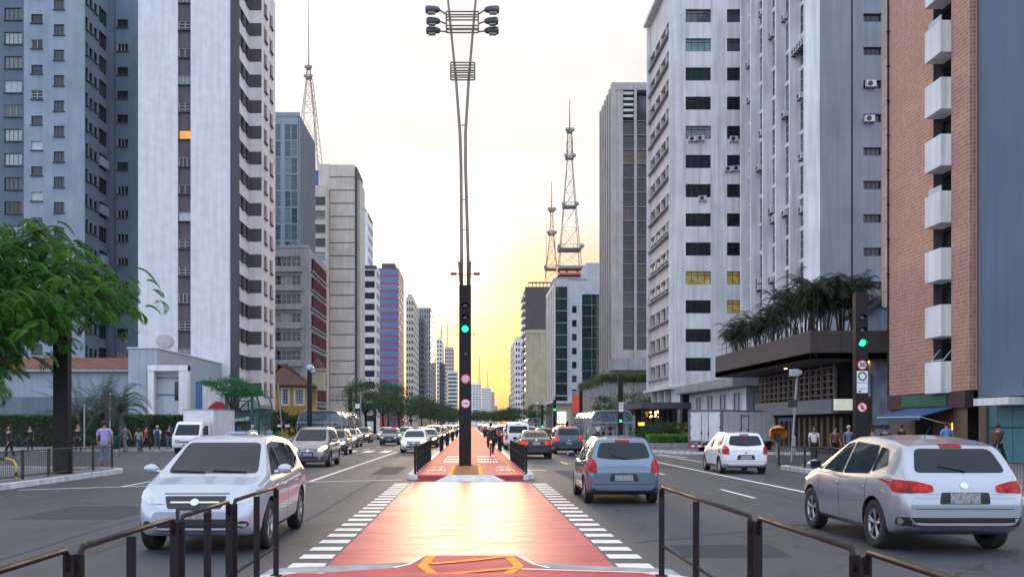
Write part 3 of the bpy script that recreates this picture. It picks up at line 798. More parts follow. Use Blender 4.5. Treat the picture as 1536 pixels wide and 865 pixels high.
def platem():
    m, t, b = newmat('number plate'); g = N(t, 'ShaderNodeTexCoord')
    mp = N(t, 'ShaderNodeMapping'); mp.inputs['Scale'].default_value = (1, 1, .45); t.links.new(g.outputs['Object'], mp.inputs[0])
    no = N(t, 'ShaderNodeTexNoise'); no.inputs['Scale'].default_value = 42; no.inputs['Detail'].default_value = 1; t.links.new(mp.outputs[0], no.inputs['Vector'])
    t.links.new(mixc(t, mth(t, 'MULTIPLY_ADD', no.outputs[0], 9, -4.4, clamp=True), (.30, .31, .33), (.17, .17, .18)), b.inputs['Base Color']); b.inputs['Roughness'].default_value = .5
    MATS['number plate'] = m; return m
M_plate = platem()

def catmull(P, n):
    P = np.array(P, float); out_ = []
    k = len(P)
    for i in range(k - 1):
        p0 = P[max(i - 1, 0)]; p1 = P[i]; p2 = P[i + 1]; p3 = P[min(i + 2, k - 1)]
        for j in range(n):
            t = j / n
            out_.append(.5 * ((2 * p1) + (-p0 + p2) * t + (2 * p0 - 5 * p1 + 4 * p2 - p3) * t * t + (-p0 + 3 * p1 - 3 * p2 + p3) * t ** 3))
    out_.append(P[-1]); return np.array(out_)
def smooth_interp(keys, ys):
    """gentle curve through (y, v) keys: linear resample then light smoothing"""
    k = sorted(keys); xs = [a for a, _ in k]; vs = [b for _, b in k]
    out_ = []
    for y in ys:
        acc = 0; ws = 0
        for d, w_ in ((-.05, 1), (-.025, 2), (0, 3), (.025, 2), (.05, 1)):
            acc += w_ * np.interp(y + d, xs, vs); ws += w_
        out_.append(acc / ws)
    return np.array(out_)
def make_body(sp):
    """closed body shell: stations along y (front +y), each a rounded half section mirrored"""
    L, W = sp['L'], sp['W']
    ys = np.concatenate([np.linspace(-L / 2, -L / 2 + .5, 18)[:-1], np.linspace(-L / 2 + .5, L / 2 - .5, 54)[:-1], np.linspace(L / 2 - .5, L / 2, 18)])
    top = smooth_interp(sp['top'], ys); belt = smooth_interp(sp['belt'], ys); bot = smooth_interp(sp['bot'], ys); wid = smooth_interp(sp['wid'], ys) * W / 2
    tum = sp.get('tumble', .36)
    rings = []
    for y, zt, zb, z0, hw in zip(ys, top, belt, bot, wid):
        zb = min(zb, zt - .045); cab = max(zt - zb - .045, 0)
        hb = zb - z0
        xr = hw * .93 - tum * cab
        P = [(0, z0), (hw * .55, z0), (hw * .86, z0 + .01), (hw * .955, z0 + .07), (hw * .985, z0 + hb * .28), (hw, z0 + hb * .52), (hw * .995, z0 + hb * .74),
             (hw * .975, z0 + hb * .90), (hw * .945, zb), (hw * .915, zb + .02 + cab * .04)]
        if cab > .03:
            P += [(hw * .915 + (xr - hw * .915) * .5, zb + cab * .5), (xr, zb + cab * .90), (xr - .05, zb + .045 + cab * .955), (xr * .78, zt - .012)]
        else:
            P += [(hw * .88, zb + .028), (hw * .82, zb + .036), (hw * .74, zt - .006), (hw * .62, zt - .002)]
        P += [(xr * .4 if cab > .03 else hw * .3, zt), (0, zt + .002)]
        C = catmull(P, 3)
        rings.append([(x, y, z) for x, z in C])
    n = len(rings[0]); m = MB(); vs = []; 
    full = []
    for r in rings:
        f = r + [(-x, y, z) for x, y, z in reversed(r[1:-1])]
        full.append(f)
    k = len(full[0])
    for f in full: vs += f
    fs = []
    for i in range(len(full) - 1):
        for j in range(k):
            fs.append((i * k + j, i * k + (j + 1) % k, (i + 1) * k + (j + 1) % k, (i + 1) * k + j))
    for base, flip in ((0, 1), ((len(full) - 1) * k, 0)):
        # end caps as strips joining left and right halves
        for j in range(n - 1):
            a, b = base + j, base + j + 1
            c, d = base + (k - j) % k, base + (k - j - 1) % k
            q = [a, b, d, c]
            q2 = []
            for i_ in q:
                if i_ not in q2: q2.append(i_)
            if len(q2) > 2: fs.append(tuple(q2 if not flip else q2[::-1]))
    bm = bmesh.new()
    bv = [bm.verts.new(v) for v in vs]
    for f in fs:
        try: bm.faces.new([bv[i] for i in f])
        except ValueError: pass
    bmesh.ops.remove_doubles(bm, verts=bm.verts, dist=.0006)
    bmesh.ops.recalc_face_normals(bm, faces=bm.faces)
    return bm
def cut_arches(bm, sp, mats):
    me = bpy.data.meshes.new('body'); bm.to_mesh(me)
    for m in mats: me.materials.append(m)
    o = bpy.data.objects.new('tmp_body', me); COL.objects.link(o)
    cb = bmesh.new(); r = sp['wr'] + .055; W = sp['W']
    for y in sp['axles']:
        for s in (-1, 1):
            geo = bmesh.ops.create_cone(cb, cap_ends=True, segments=40, radius1=r, radius2=r, depth=.34)
            M = Matrix.Translation((s * (W / 2 - .09), y, sp['wr'])) @ Matrix.Rotation(R(90), 4, 'Y')
            bmesh.ops.transform(cb, matrix=M, verts=geo['verts'])
    for f in cb.faces: f.material_index = 1
    cm = bpy.data.meshes.new('cut'); cb.to_mesh(cm); cb.free(); cm.materials.append(mats[0]); cm.materials.append(mats[1])
    co = bpy.data.objects.new('tmp_cut', cm); COL.objects.link(co)
    md = o.modifiers.new('b', 'BOOLEAN'); md.operation = 'DIFFERENCE'; md.object = co; md.solver = 'EXACT'
    bpy.context.view_layer.update()
    dg = bpy.context.evaluated_depsgraph_get()
    res = bpy.data.meshes.new_from_object(o.evaluated_get(dg))
    bpy.data.objects.remove(o); bpy.data.objects.remove(co)
    res.polygons.foreach_set('use_smooth', [True] * len(res.polygons))
    res.set_sharp_from_angle(angle=R(38))
    return res
def patch(bvh, poly, view, off=.006, cell=.05, depth=None, back=.012):
    """outline drawn in the side / front / rear / top view, laid onto the body surface with real thickness"""
    bm = bmesh.new()
    # view -> 3D with ray
    if view in ('L', 'R'):
        s = -1 if view == 'L' else 1; d = Vector((-s, 0, 0)); to3 = lambda a, b: Vector((s * 3, a, b))
    elif view == 'F': d = Vector((0, -1, 0)); to3 = lambda a, b: Vector((a, 5, b))
    elif view == 'B': d = Vector((0, 1, 0)); to3 = lambda a, b: Vector((a, -5, b))
    elif view == 'T': d = Vector((0, 0, -1)); to3 = lambda a, b: Vector((a, b, 4))
    f = bm.faces.new([bm.verts.new((a, b, 0)) for a, b in poly])
    a0 = min(p[0] for p in poly); a1 = max(p[0] for p in poly); b0 = min(p[1] for p in poly); b1 = max(p[1] for p in poly)
    for k in range(1, int((a1 - a0) / cell) + 1):
        bmesh.ops.bisect_plane(bm, geom=bm.verts[:] + bm.edges[:] + bm.faces[:], plane_co=(a0 + k * cell, 0, 0), plane_no=(1, 0, 0))
    for k in range(1, int((b1 - b0) / cell) + 1):
        bmesh.ops.bisect_plane(bm, geom=bm.verts[:] + bm.edges[:] + bm.faces[:], plane_co=(0, b0 + k * cell, 0), plane_no=(0, 1, 0))
    bnd = [e for e in bm.edges if e.is_boundary]
    ok = {}
    for v in bm.verts:
        o_ = to3(v.co.x, v.co.y)
        hit = bvh.ray_cast(o_, d)
        if hit[0] is None:
            nr = bvh.find_nearest(o_ + d * 4); p = nr[0]; nrm = nr[1]
        else: p, nrm = hit[0], hit[1]
        if nrm.dot(d) > 0: nrm = -nrm
        # mostly along the view so neighbours stay regular
        v.co = p + (nrm * .6 - d * .4).normalized() * off
    ext = bmesh.ops.extrude_edge_only(bm, edges=bnd)
    nv = [e for e in ext['geom'] if isinstance(e, bmesh.types.BMVert)]
    for v in nv: v.co += d * back
    bmesh.ops.recalc_face_normals(bm, faces=bm.faces)
    return bm
def rnd(poly, r=.03, n=3):
    """round the corners of an outline"""
    out_ = []; k = len(poly)
    for i in range(k):
        p = Vector(poly[i]); a = Vector(poly[i - 1]); b = Vector(poly[(i + 1) % k])
        ra = min(r, (a - p).length * .45); rb = min(r, (b - p).length * .45)
        A = p + (a - p).normalized() * ra; B = p + (b - p).normalized() * rb
        for j in range(n + 1):
            t = j / n; q = A.lerp(p, t).lerp(p.lerp(B, t), t); out_.append((q.x, q.y))
    return out_
WHEEL = {}
def wheel_meshes(r, wd, alloy):
    key = (r, wd, alloy)
    if key in WHEEL: return WHEEL[key]
    t = MB(); h = wd / 2
    t.lathe([(r * .62, -h * .8), (r * .8, -h), (r * .95, -h * .95), (r, -h * .7), (r, -h * .25), (r * .985, -h * .22), (r * .985, -h * .15), (r, -h * .12), (r, h * .12), (r * .985, h * .15), (r * .985, h * .22), (r, h * .25), (r, h * .7), (r * .95, h * .95), (r * .8, h), (r * .62, h * .8)], (0, 0, 0), 'X', 32)
    tm = t.mesh('tyre', M_rubber)
    k = MB(); rr = r * .63
    k.lathe([(rr, -h * .8), (rr, h * .82), (rr * .93, h * .82), (rr * .90, h * .45), (rr * .2, h * .30)], (0, 0, 0), 'X', 32, 1)
    k.lathe([(rr, h * .84), (rr * .9, h * .80), (rr * .89, h * .5)], (0, 0, 0), 'X', 32, 0)
    ns = 5
    for i in range(ns):
        a = 2 * math.pi * i / ns + .3
        for da in (-.12, .12):
            c, s = math.cos(a + da), math.sin(a + da); c2, s2 = math.cos(a + da * .4), math.sin(a + da * .4)
            p = Vector((h * .74, c * rr * .92, s * rr * .92)); q = Vector((h * .62, c2 * rr * .15, s2 * rr * .15))
            k.tube(q, p, rr * .075, rr * .085, 6, 0)
    k.lathe([(.0001, h * .72), (rr * .16, h * .7), (rr * .2, h * .5)], (0, 0, 0), 'X', 16, 0)
    rm = k.mesh('rim', [M_alloy if alloy else M_trim, M_black])
    WHEEL[key] = (tm, rm); return WHEEL[key]

SPECS = {}
# profile keys: y runs from the tail (-) to the nose (+)
SPECS['hatch'] = dict(L=3.78, W=1.67, wr=.30, axles=(-1.22, 1.22), tumble=.38,
    top=[(-1.89, .80), (-1.86, .93), (-1.80, 1.02), (-1.62, 1.36), (-1.52, 1.45), (-1.2, 1.495), (-.5, 1.52), (.05, 1.50), (.32, 1.42), (.98, 1.03), (1.15, .96), (1.6, .83), (1.80, .72), (1.89, .58)],
    belt=[(-1.89, .74), (-1.8, .92), (-1.5, .955), (0, .90), (.98, .90), (1.6, .77), (1.89, .52)],
    bot=[(-1.89, .33), (-1.8, .27), (-1.5, .2), (1.5, .19), (1.8, .22), (1.89, .3)],
    wid=[(-1.89, .80), (-1.82, .92), (-1.6, .985), (-1.0, 1), (.9, 1), (1.4, .97), (1.7, .86), (1.82, .74), (1.89, .62)],
    side=[[( .78, .955), (.02, .94), (.02, 1.40), (.22, 1.38)], [(-.05, .94), (-.92, .965), (-.98, 1.18), (-.92, 1.38), (-.05, 1.415)]],
    quarter=[[(-1.02, .98), (-1.36, 1.05), (-1.22, 1.32), (-1.00, 1.36)]],
    ws=[(-.62, 1.0), (.62, 1.0), (.52, 1.41), (-.52, 1.41)], rw=[(-.60, 1.04), (-.2, 1.0), (.2, 1.0), (.60, 1.04), (.50, 1.37), (-.50, 1.37)],
    tail=[[(.60, .70), (.83, .72), (.80, .98), (.68, 1.02), (.60, .92)]], plate_r=(0, .60, .26, .065), stop=(0, 1.405, .16, .022),
    rbump=[(-.78, .30), (.78, .30), (.78, .36), (-.78, .36)], rear_recess=[(-.33, .52), (.33, .52), (.28, .69), (-.28, .69)],
    head=[[(.42, .64), (.60, .62), (.72, .70), (.70, .80), (.50, .74)]], grille=[(-.35, .60), (.35, .60), (.40, .68), (-.40, .68)], intake=[(-.45, .30), (.45, .30), (.38, .44), (-.38, .44)], plate_f=(0, .50, .22, .055))
SPECS['sedan'] = dict(L=4.45, W=1.74, wr=.32, axles=(-1.32, 1.34), tumble=.42,
    top=[(-2.22, .72), (-2.19, .90), (-2.12, 1.02), (-1.9, 1.06), (-1.55, 1.10), (-.95, 1.38), (-.6, 1.46), (-.1, 1.48), (.25, 1.45), (.5, 1.37), (1.2, .99), (1.35, .95), (1.85, .84), (2.1, .72), (2.22, .56)],
    belt=[(-2.22, .68), (-2.1, .94), (-1.6, .97), (0, .92), (1.2, .90), (1.85, .77), (2.22, .50)],
    bot=[(-2.22, .34), (-2.1, .26), (-1.7, .2), (1.8, .18), (2.1, .2), (2.22, .3)],
    wid=[(-2.22, .76), (-2.12, .90), (-1.8, .97), (-1.2, 1), (1.1, 1), (1.6, .97), (1.95, .87), (2.12, .74), (2.22, .6)],
    side=[[(.98, .955), (.12, .94), (.12, 1.37), (.42, 1.33)], [(.05, .94), (-.80, .96), (-.86, 1.24), (-.72, 1.34), (.05, 1.38)]],
    quarter=[[(-.87, .98), (-1.28, 1.03), (-.98, 1.22), (-.90, 1.24)]],
    ws=[(-.66, .98), (.66, .98), (.52, 1.36), (-.52, 1.36)], rw=[(-.58, 1.12), (.58, 1.12), (.48, 1.36), (-.48, 1.36)],
    tail=[[(.46, .76), (.80, .74), (.80, .94), (.46, .90)]], plate_r=(0, .80, .26, .065), stop=(0, 1.375, .14, .014),
    rbump=[(-.8, .30), (.8, .30), (.8, .38), (-.8, .38)], rear_recess=[(-.36, .72), (.36, .72), (.34, .90), (-.34, .90)],
    head=[[(.40, .60), (.62, .60), (.78, .70), (.76, .78), (.52, .72)]], grille=[(-.38, .56), (.38, .56), (.42, .70), (-.42, .70)], intake=[(-.52, .28), (.52, .28), (.44, .43), (-.44, .43)], plate_f=(0, .48, .24, .06))
SPECS['crossover'] = dict(L=4.28, W=1.80, wr=.35, axles=(-1.28, 1.32), tumble=.40,
    top=[(-2.14, .78), (-2.11, .98), (-2.03, 1.08), (-1.82, 1.38), (-1.70, 1.49), (-1.3, 1.56), (-.5, 1.62), (.05, 1.60), (.35, 1.52), (1.12, 1.09), (1.28, 1.04), (1.8, .93), (2.03, .80), (2.14, .62)],
    belt=[(-2.14, .72), (-2.04, 1.0), (-1.6, 1.06), (0, .98), (1.12, .97), (1.8, .86), (2.14, .56)],
    bot=[(-2.14, .42), (-2.0, .32), (-1.7, .24), (1.7, .22), (2.0, .26), (2.14, .36)],
    wid=[(-2.14, .80), (-2.05, .92), (-1.8, .985), (-1.2, 1), (1.1, 1), (1.6, .98), (1.92, .88), (2.06, .76), (2.14, .62)],
    side=[[(.90, 1.04), (.05, 1.02), (.05, 1.50), (.30, 1.47)], [(-.02, 1.02), (-.98, 1.06), (-1.04, 1.28), (-.95, 1.47), (-.02, 1.51)]],
    quarter=[[(-1.06, 1.09), (-1.50, 1.20), (-1.32, 1.42), (-1.06, 1.45)]],
    ws=[(-.66, 1.07), (.66, 1.07), (.55, 1.50), (-.55, 1.50)], rw=[(-.62, 1.12), (.62, 1.12), (.52, 1.44), (-.52, 1.44)],
    tail=[[(.42, .86), (.86, .84), (.87, 1.02), (.66, 1.01), (.42, .95)]], plate_r=(0, .78, .26, .07), stop=(0, 1.475, .15, .02),
    rbump=[(-.84, .40), (.84, .40), (.84, .52), (-.84, .52)], rear_recess=[(-.34, .70), (.34, .70), (.32, .86), (-.32, .86)],
    head=[[(.40, .70), (.64, .70), (.82, .78), (.80, .88), (.55, .83)]], grille=[(-.36, .64), (.36, .64), (.42, .80), (-.42, .80)], intake=[(-.52, .34), (.52, .34), (.46, .50), (-.46, .50)], plate_f=(0, .56, .24, .06))
SPECS['minivan'] = dict(L=4.0, W=1.74, wr=.32, axles=(-1.25, 1.27), tumble=.30,
    top=[(-2.0, .80), (-1.97, 1.0), (-1.90, 1.15), (-1.76, 1.50), (-1.62, 1.60), (-1.2, 1.65), (-.3, 1.68), (.2, 1.66), (.5, 1.58), (1.25, 1.12), (1.4, 1.05), (1.75, .93), (1.92, .80), (2.0, .62)],
    belt=[(-2.0, .74), (-1.9, .98), (-1.5, 1.0), (0, .96), (1.2, .96), (1.75, .86), (2.0, .56)],
    bot=[(-2.0, .34), (-1.9, .28), (-1.6, .2), (1.6, .19), (1.9, .22), (2.0, .32)],
    wid=[(-2.0, .84), (-1.93, .93), (-1.7, .985), (-1.2, 1), (1.0, 1), (1.5, .97), (1.8, .86), (1.93, .76), (2.0, .64)],
    side=[[(1.02, 1.02), (.10, 1.0), (.10, 1.54), (.42, 1.50)], [(.03, 1.0), (-.88, 1.02), (-.92, 1.52), (.03, 1.55)]],
    quarter=[[(-.98, 1.04), (-1.52, 1.10), (-1.42, 1.48), (-.98, 1.51)]],
    ws=[(-.66, 1.09), (.66, 1.09), (.56, 1.57), (-.56, 1.57)], rw=[(-.62, 1.14), (.62, 1.14), (.56, 1.50), (-.56, 1.50)],
    tail=[[(.62, .80), (.84, .82), (.82, 1.10), (.64, 1.10)]], plate_r=(0, .66, .26, .065), stop=(0, 1.55, .16, .02),
    rbump=[(-.8, .30), (.8, .30), (.8, .38), (-.8, .38)], rear_recess=[(-.33, .58), (.33, .58), (.3, .75), (-.3, .75)],
    head=[[(.40, .70), (.60, .68), (.77, .80), (.74, .92), (.52, .82)]], grille=[(-.36, .62), (.36, .62), (.40, .74), (-.40, .74)], intake=[(-.48, .30), (.48, .30), (.42, .46), (-.42, .46)], plate_f=(0, .53, .24, .06))
SPECS['van'] = dict(L=4.7, W=1.84, wr=.33, axles=(-1.5, 1.5), tumble=.16,
    top=[(-2.35, .9), (-2.33, 1.3), (-2.28, 1.75), (-2.15, 1.88), (-1.6, 1.93), (.8, 1.94), (1.2, 1.86), (1.9, 1.2), (2.05, 1.08), (2.28, .9), (2.35, .7)],
    belt=[(-2.35, .85), (-2.25, 1.1), (0, 1.1), (1.9, 1.06), (2.35, .62)],
    bot=[(-2.35, .34), (-2.2, .26), (2.1, .22), (2.35, .34)],
    wid=[(-2.35, .90), (-2.28, .96), (-2.0, 1), (1.6, 1), (2.0, .93), (2.25, .82), (2.35, .7)],
    side=[[(1.62, 1.14), (.85, 1.14), (.85, 1.72), (1.15, 1.70)]],
    quarter=[[(.7, 1.16), (-.5, 1.16), (-.5, 1.70), (.7, 1.72)], [(-.7, 1.16), (-1.95, 1.16), (-1.92, 1.68), (-.7, 1.70)]],
    ws=[(-.72, 1.18), (.72, 1.18), (.66, 1.76), (-.66, 1.76)], rw=[(-.66, 1.18), (.66, 1.18), (.62, 1.66), (-.62, 1.66)],
    tail=[[(.74, .72), (.88, .72), (.88, 1.10), (.76, 1.10)]], plate_r=(0, .72, .26, .065), stop=(0, 1.80, .14, .02),
    rbump=[(-.84, .32), (.84, .32), (.84, .44), (-.84, .44)], rear_recess=[(-.3, .64), (.3, .64), (.3, .80), (-.3, .80)],
    head=[[(.46, .72), (.70, .70), (.80, .84), (.60, .90)]], grille=[(-.36, .70), (.36, .70), (.36, .80), (-.36, .80)], intake=[(-.5, .34), (.5, .34), (.44, .5), (-.44, .5)], plate_f=(0, .56, .24, .06))
SHELL = {}
def shell(kind):
    """meshes of one kind of car, built once: body shell and every piece laid on it"""
    if kind in SHELL: return SHELL[kind]
    sp = SPECS[kind]; bm = make_body(sp); bvh = BVHTree.FromBMesh(bm)
    S = {'parts': []}
    S['body'] = cut_arches(bm, sp, [P_silver, M_black]); bm.free()
    def add(name, bmx, mt):
        m = MB(); m.bm(bmx, 0, True); me = m.mesh(name, P_silver if mt == 'BODY' else mt); me.set_sharp_from_angle(angle=R(40)); S['parts'].append((name, me))
    def mir(p): return [(-x, z) for x, z in reversed(p)]
    add('windscreen', patch(bvh, rnd(sp['ws'], .08), 'F', .005, .06), M_cglass)
    add('rear_window', patch(bvh, rnd(sp['rw'], .08), 'B', .005, .06), M_cglass)
    for v in 'LR':
        for p in sp['side']: add('side_window', patch(bvh, rnd(p, .04), v, .005, .06), M_cglass)
        for p in sp['quarter']: add('quarter_window', patch(bvh, rnd(p, .035), v, .005, .06), M_cglass)
    for p in sp['tail']:
        for q in (p, mir(p)): add('tail_light', patch(bvh, rnd(q, .04), 'B', .012, .04, back=.03), M_tail_o)
    for p in sp['head']:
        for q in (p, mir(p)): add('headlight', patch(bvh, rnd(q, .04), 'F', .010, .04, back=.03), M_head)
    add('grille', patch(bvh, rnd(sp['grille'], .03), 'F', .008, .05), M_trim)
    add('air_intake', patch(bvh, rnd(sp['intake'], .05), 'F', .006, .05), M_trim)
    add('bumper_trim', patch(bvh, rnd(sp['rbump'], .03), 'B', .006, .06), M_trim)
    add('plate_recess', patch(bvh, rnd(sp['rear_recess'], .03), 'B', .004, .06), M_trim)
    c = sp['stop']; add('brake_light', patch(bvh, [(c[0] - c[2], c[1] - c[3]), (c[0] + c[2], c[1] - c[3]), (c[0] + c[2], c[1] + c[3]), (c[0] - c[2], c[1] + c[3])], 'B', .014, .05, back=.03), M_tail_o)
    for key, v in (('plate_r', 'B'), ('plate_f', 'F')):
        c = sp[key]; add('number_plate', patch(bvh, [(c[0] - c[2] * .77, c[1] - c[3]), (c[0] + c[2] * .77, c[1] - c[3]), (c[0] + c[2] * .77, c[1] + c[3]), (c[0] - c[2] * .77, c[1] + c[3])], v, .014, .1, back=.01), M_plate)
    # tailgate and bonnet shut lines, plate holder, fog lamps
    zr_ = sp['rear_recess'][0][1] - .07; wr_ = .66; zt2 = sp['tail'][0][0][1] + .02; mbm = MB()
    def ln(x0, z0, x1, z1, v): mbm.bm(patch(bvh, [(x0, z0), (x1, z0), (x1, z1), (x0, z1)], v, .002, .06, back=.005), 0, False)
    ln(-wr_, zr_, wr_, zr_ + .011, 'B')
    S['parts'].append(('tailgate_gap', mbm.mesh('tailgate_gap', M_black)))
    mbm = MB(); zg = sp['grille'][2][1] + .025; ln(-.44, zg, .44, zg + .012, 'F'); S['parts'].append(('bonnet_gap', mbm.mesh('bonnet_gap', M_black)))
    c = sp['plate_f']; add('plate_holder', patch(bvh, rnd([(c[0] - .24, c[1] - c[3] - .02), (c[0] + .24, c[1] - c[3] - .02), (c[0] + .24, c[1] + c[3] + .02), (c[0] - .24, c[1] + c[3] + .02)], .02), 'F', .010, .1, back=.015), M_trim)
    for s in (-1, 1):
        fx = s * (sp['intake'][1][0] + .12); fz = (sp['intake'][0][1] + sp['intake'][2][1]) / 2
        add('fog_lamp', patch(bvh, [(fx + .075 * math.cos(a), fz + .05 * math.sin(a)) for a in np.linspace(0, 2 * math.pi, 13)[:-1]], 'F', .006, .1, back=.01), M_trim)
    gz0, gz1 = sp['grille'][0][1], sp['grille'][2][1]; gm = (gz0 + gz1) / 2
    add('grille_bar', patch(bvh, [(-.33, gm - .011), (.33, gm - .011), (.33, gm + .011), (-.33, gm + .011)], 'F', .016, .06, back=.012), M_chrome)
    add('front_badge', patch(bvh, [(.06 * math.cos(a), gm + .045 * math.sin(a)) for a in np.linspace(0, 2 * math.pi, 13)[:-1]], 'F', .022, .2, back=.015), M_chrome)
    # small badge front and rear
    zb_ = sp['plate_r'][1] + .17
    add('badge', patch(bvh, [(.055 * math.cos(a), zb_ + .04 * math.sin(a)) for a in np.linspace(0, 2 * math.pi, 13)[:-1]], 'B', .010, .2), M_chrome)
    # door gaps, handles, sill strip
    sd_ = sp['side']; zlo = .34
    for v in 'LR':
        gaps = [sd_[0][1][0] - .03]
        if len(sd_) > 1: gaps += [sd_[1][1][0] - .03]
        gaps += [sd_[0][0][0] + .02]
        mbm = MB()
        for yg in gaps:
            zt_ = sd_[0][0][1] - .03
            mbm.bm(patch(bvh, [(yg - .006, zlo), (yg + .006, zlo), (yg + .006, zt_), (yg - .006, zt_)], v, .0015, .06, back=.004), 0, False)
        S['parts'].append(('door_gap', mbm.mesh('door_gap', M_black)))
        for yg in gaps[:-1]:
            hb = patch(bvh, rnd([(yg + .05, .84 if sp['L'] < 4.6 else .95), (yg + .24, .84 if sp['L'] < 4.6 else .95), (yg + .24, .875 if sp['L'] < 4.6 else .985), (yg + .05, .875 if sp['L'] < 4.6 else .985)], .01), v, .028, .05, back=.03)
            add('door_handle', hb, 'BODY')
        add('side_moulding', patch(bvh, rnd([(sp['axles'][0] + .42, .25), (sp['axles'][1] - .42, .25), (sp['axles'][1] - .42, .31), (sp['axles'][0] + .42, .31)], .01), v, .008, .1), M_trim)
    # fog lamps and wheels housings
    # mirrors
    ym, zm = sd_[0][0][0] - .06, sd_[0][0][1] + .08
    xw = sp['W'] / 2
    for s in (-1, 1):
        m = MB(); m.ball((s * (xw + .09), ym, zm), 1, (.11, .07, .075), 2, 0); m.tube((s * (xw - .06), ym, zm - .05), (s * (xw + .04), ym, zm - .03), .03, n=8, mi=0)
        m.box(s * (xw + .09) - .085, s * (xw + .09) + .085, ym - .075, ym - .062, zm - .055, zm + .055, 1)
        S['parts'].append(('wing_mirror', m.mesh('wing_mirror', [P_silver, M_cglass])))
    # wipers, aerial
    hit = bvh.ray_cast(Vector((0, sp['top'][-6][0] if False else -.9, 3)), Vector((0, 0, -1)))
    m = MB(); zr = hit[0].z if hit[0] else 1.5
    m.tube((0, -.95, zr - .01), (0, -1.15, zr + .16), .007, .003, 6); S['parts'].append(('aerial', m.mesh('aerial', M_trim)))
    m = MB(); zc = sp['rw'][1][1]; h2 = bvh.ray_cast(Vector((.05, -5, zc + .03)), Vector((0, 1, 0))); h3 = bvh.ray_cast(Vector((-.28, -5, zc + .10)), Vector((0, 1, 0)))
    if kind != 'sedan' and h2[0] and h3[0]:
        m.tube(h2[0] + Vector((0, -.03, 0)), h3[0] + Vector((0, -.03, 0)), .012, .008, 6); m.ball(h2[0] + Vector((0, -.015, 0)), .03); S['parts'].append(('rear_wiper', m.mesh('rear_wiper', M_trim)))
    m = MB()
    for x0 in (-.5, .1):
        q = []
        for t in (0, .5, 1):
            h = bvh.ray_cast(Vector((x0 + t * .5, 5, sp['ws'][0][1] + .01 + .02 * t)), Vector((0, -1, 0)))
            if h[0]: q.append(h[0] + Vector((0, .02, .012)))
        if len(q) > 1: m.path(q, .009, 6)
    S['parts'].append(('wipers', m.mesh('wipers', M_trim)))
    SHELL[kind] = S; return S
def recolour(me, m):
    key = (me.name, m.name)
    if key in MATS: return MATS[key]
    c = me.copy()
    c.materials[0] = m
    MATS[key] = c; return c
def car(kind, label, cat, x, y, rz, body, group=None, lights='off', detail=2, alloy=True, rear=None, glassmat=None):
    """rz=0 drives away from the camera (+y), rz=180 comes towards it"""
    sp = SPECS[kind]; S = shell(kind)
    root = empty({'hatch': 'hatchback', 'sedan': 'sedan_car', 'crossover': 'crossover_car', 'minivan': 'minivan', 'van': 'passenger_van'}[kind], (x, y, 0), R(rz), label, cat, group)
    def ch(name, me, loc=(0, 0, 0), par=root, rot=None):
        o = bpy.data.objects.new(name, me); COL.objects.link(o); o.parent = par; o.location = loc
        if rot: o.rotation_euler = rot
        return o
    ch('body', recolour(S['body'], body))
    skip1 = ('tailgate_gap', 'bonnet_gap', 'plate_holder', 'fog_lamp', 'grille_bar', 'front_badge', 'door_gap', 'door_handle', 'side_moulding', 'aerial', 'wipers', 'rear_wiper', 'badge', 'plate_recess')
    for n_, me in S['parts']:
        if detail < 2 and n_ in skip1: continue
        if n_ in ('door_handle', 'wing_mirror'): me = recolour(me, body)
        if n_ == 'tail_light': me = recolour(me, {'off': M_tail_o, 'tail': M_tail, 'brake': M_tail_b, 'head': M_tail}[lights])
        if n_ == 'brake_light': me = recolour(me, M_tail_b if lights == 'brake' else (M_tail if lights == 'tail' else M_tail_o))
        if n_ == 'headlight' and lights == 'head': me = recolour(me, M_head_on)
        ch(n_, me)
    tm, rm = wheel_meshes(sp['wr'], .20, alloy)
    for ya in sp['axles']:
        for s in (-1, 1):
            wh = ch('wheel', tm, (s * (sp['W'] / 2 - .115), ya, sp['wr']), root, (0, 0, 0 if s > 0 else math.pi))
            if detail > 0: ch('rim', rm, (0, 0, 0), wh)
    if kind == 'crossover' and detail > 5:
        for s in (-1, 1):
            m = MB(); m.path([(s * .60, -1.25, 1.57), (s * .61, -1.15, 1.63), (s * .62, -.4, 1.665), (s * .62, .1, 1.645), (s * .61, .2, 1.60)], .014, 8); ch('roof_rail', m.mesh('roof_rail', M_chrome))
    return root

# foreground cars (the photograph smears them with their own movement; they stand still here)
car('crossover', 'silver white car facing the camera behind the lower left railings', 'car', -3.78, 14.75, 181, P_pearl, lights='off')
car('crossover', 'pale silver crossover with its tail to the camera at lower right', 'car', 6.72, 14.75, -1, P_silver, lights='tail')
car('hatch', 'grey blue hatchback with red tail lamps right of the red crossing', 'car', 3.42, 22.5, -1, P_blue, lights='tail')
car('hatch', 'small white hatchback in the kerb lane by the orange phone hood', 'car', 9.9, 35.2, -2, P_white, lights='tail')
car('minivan', 'champagne silver minivan with lit headlamps in the left lanes', 'car', -6.75, 40.6, 180, P_gold, lights='head')
car('hatch', 'dark hatchback close behind the champagne minivan', 'car', -8.0, 55.5, 181, P_grey, lights='head')
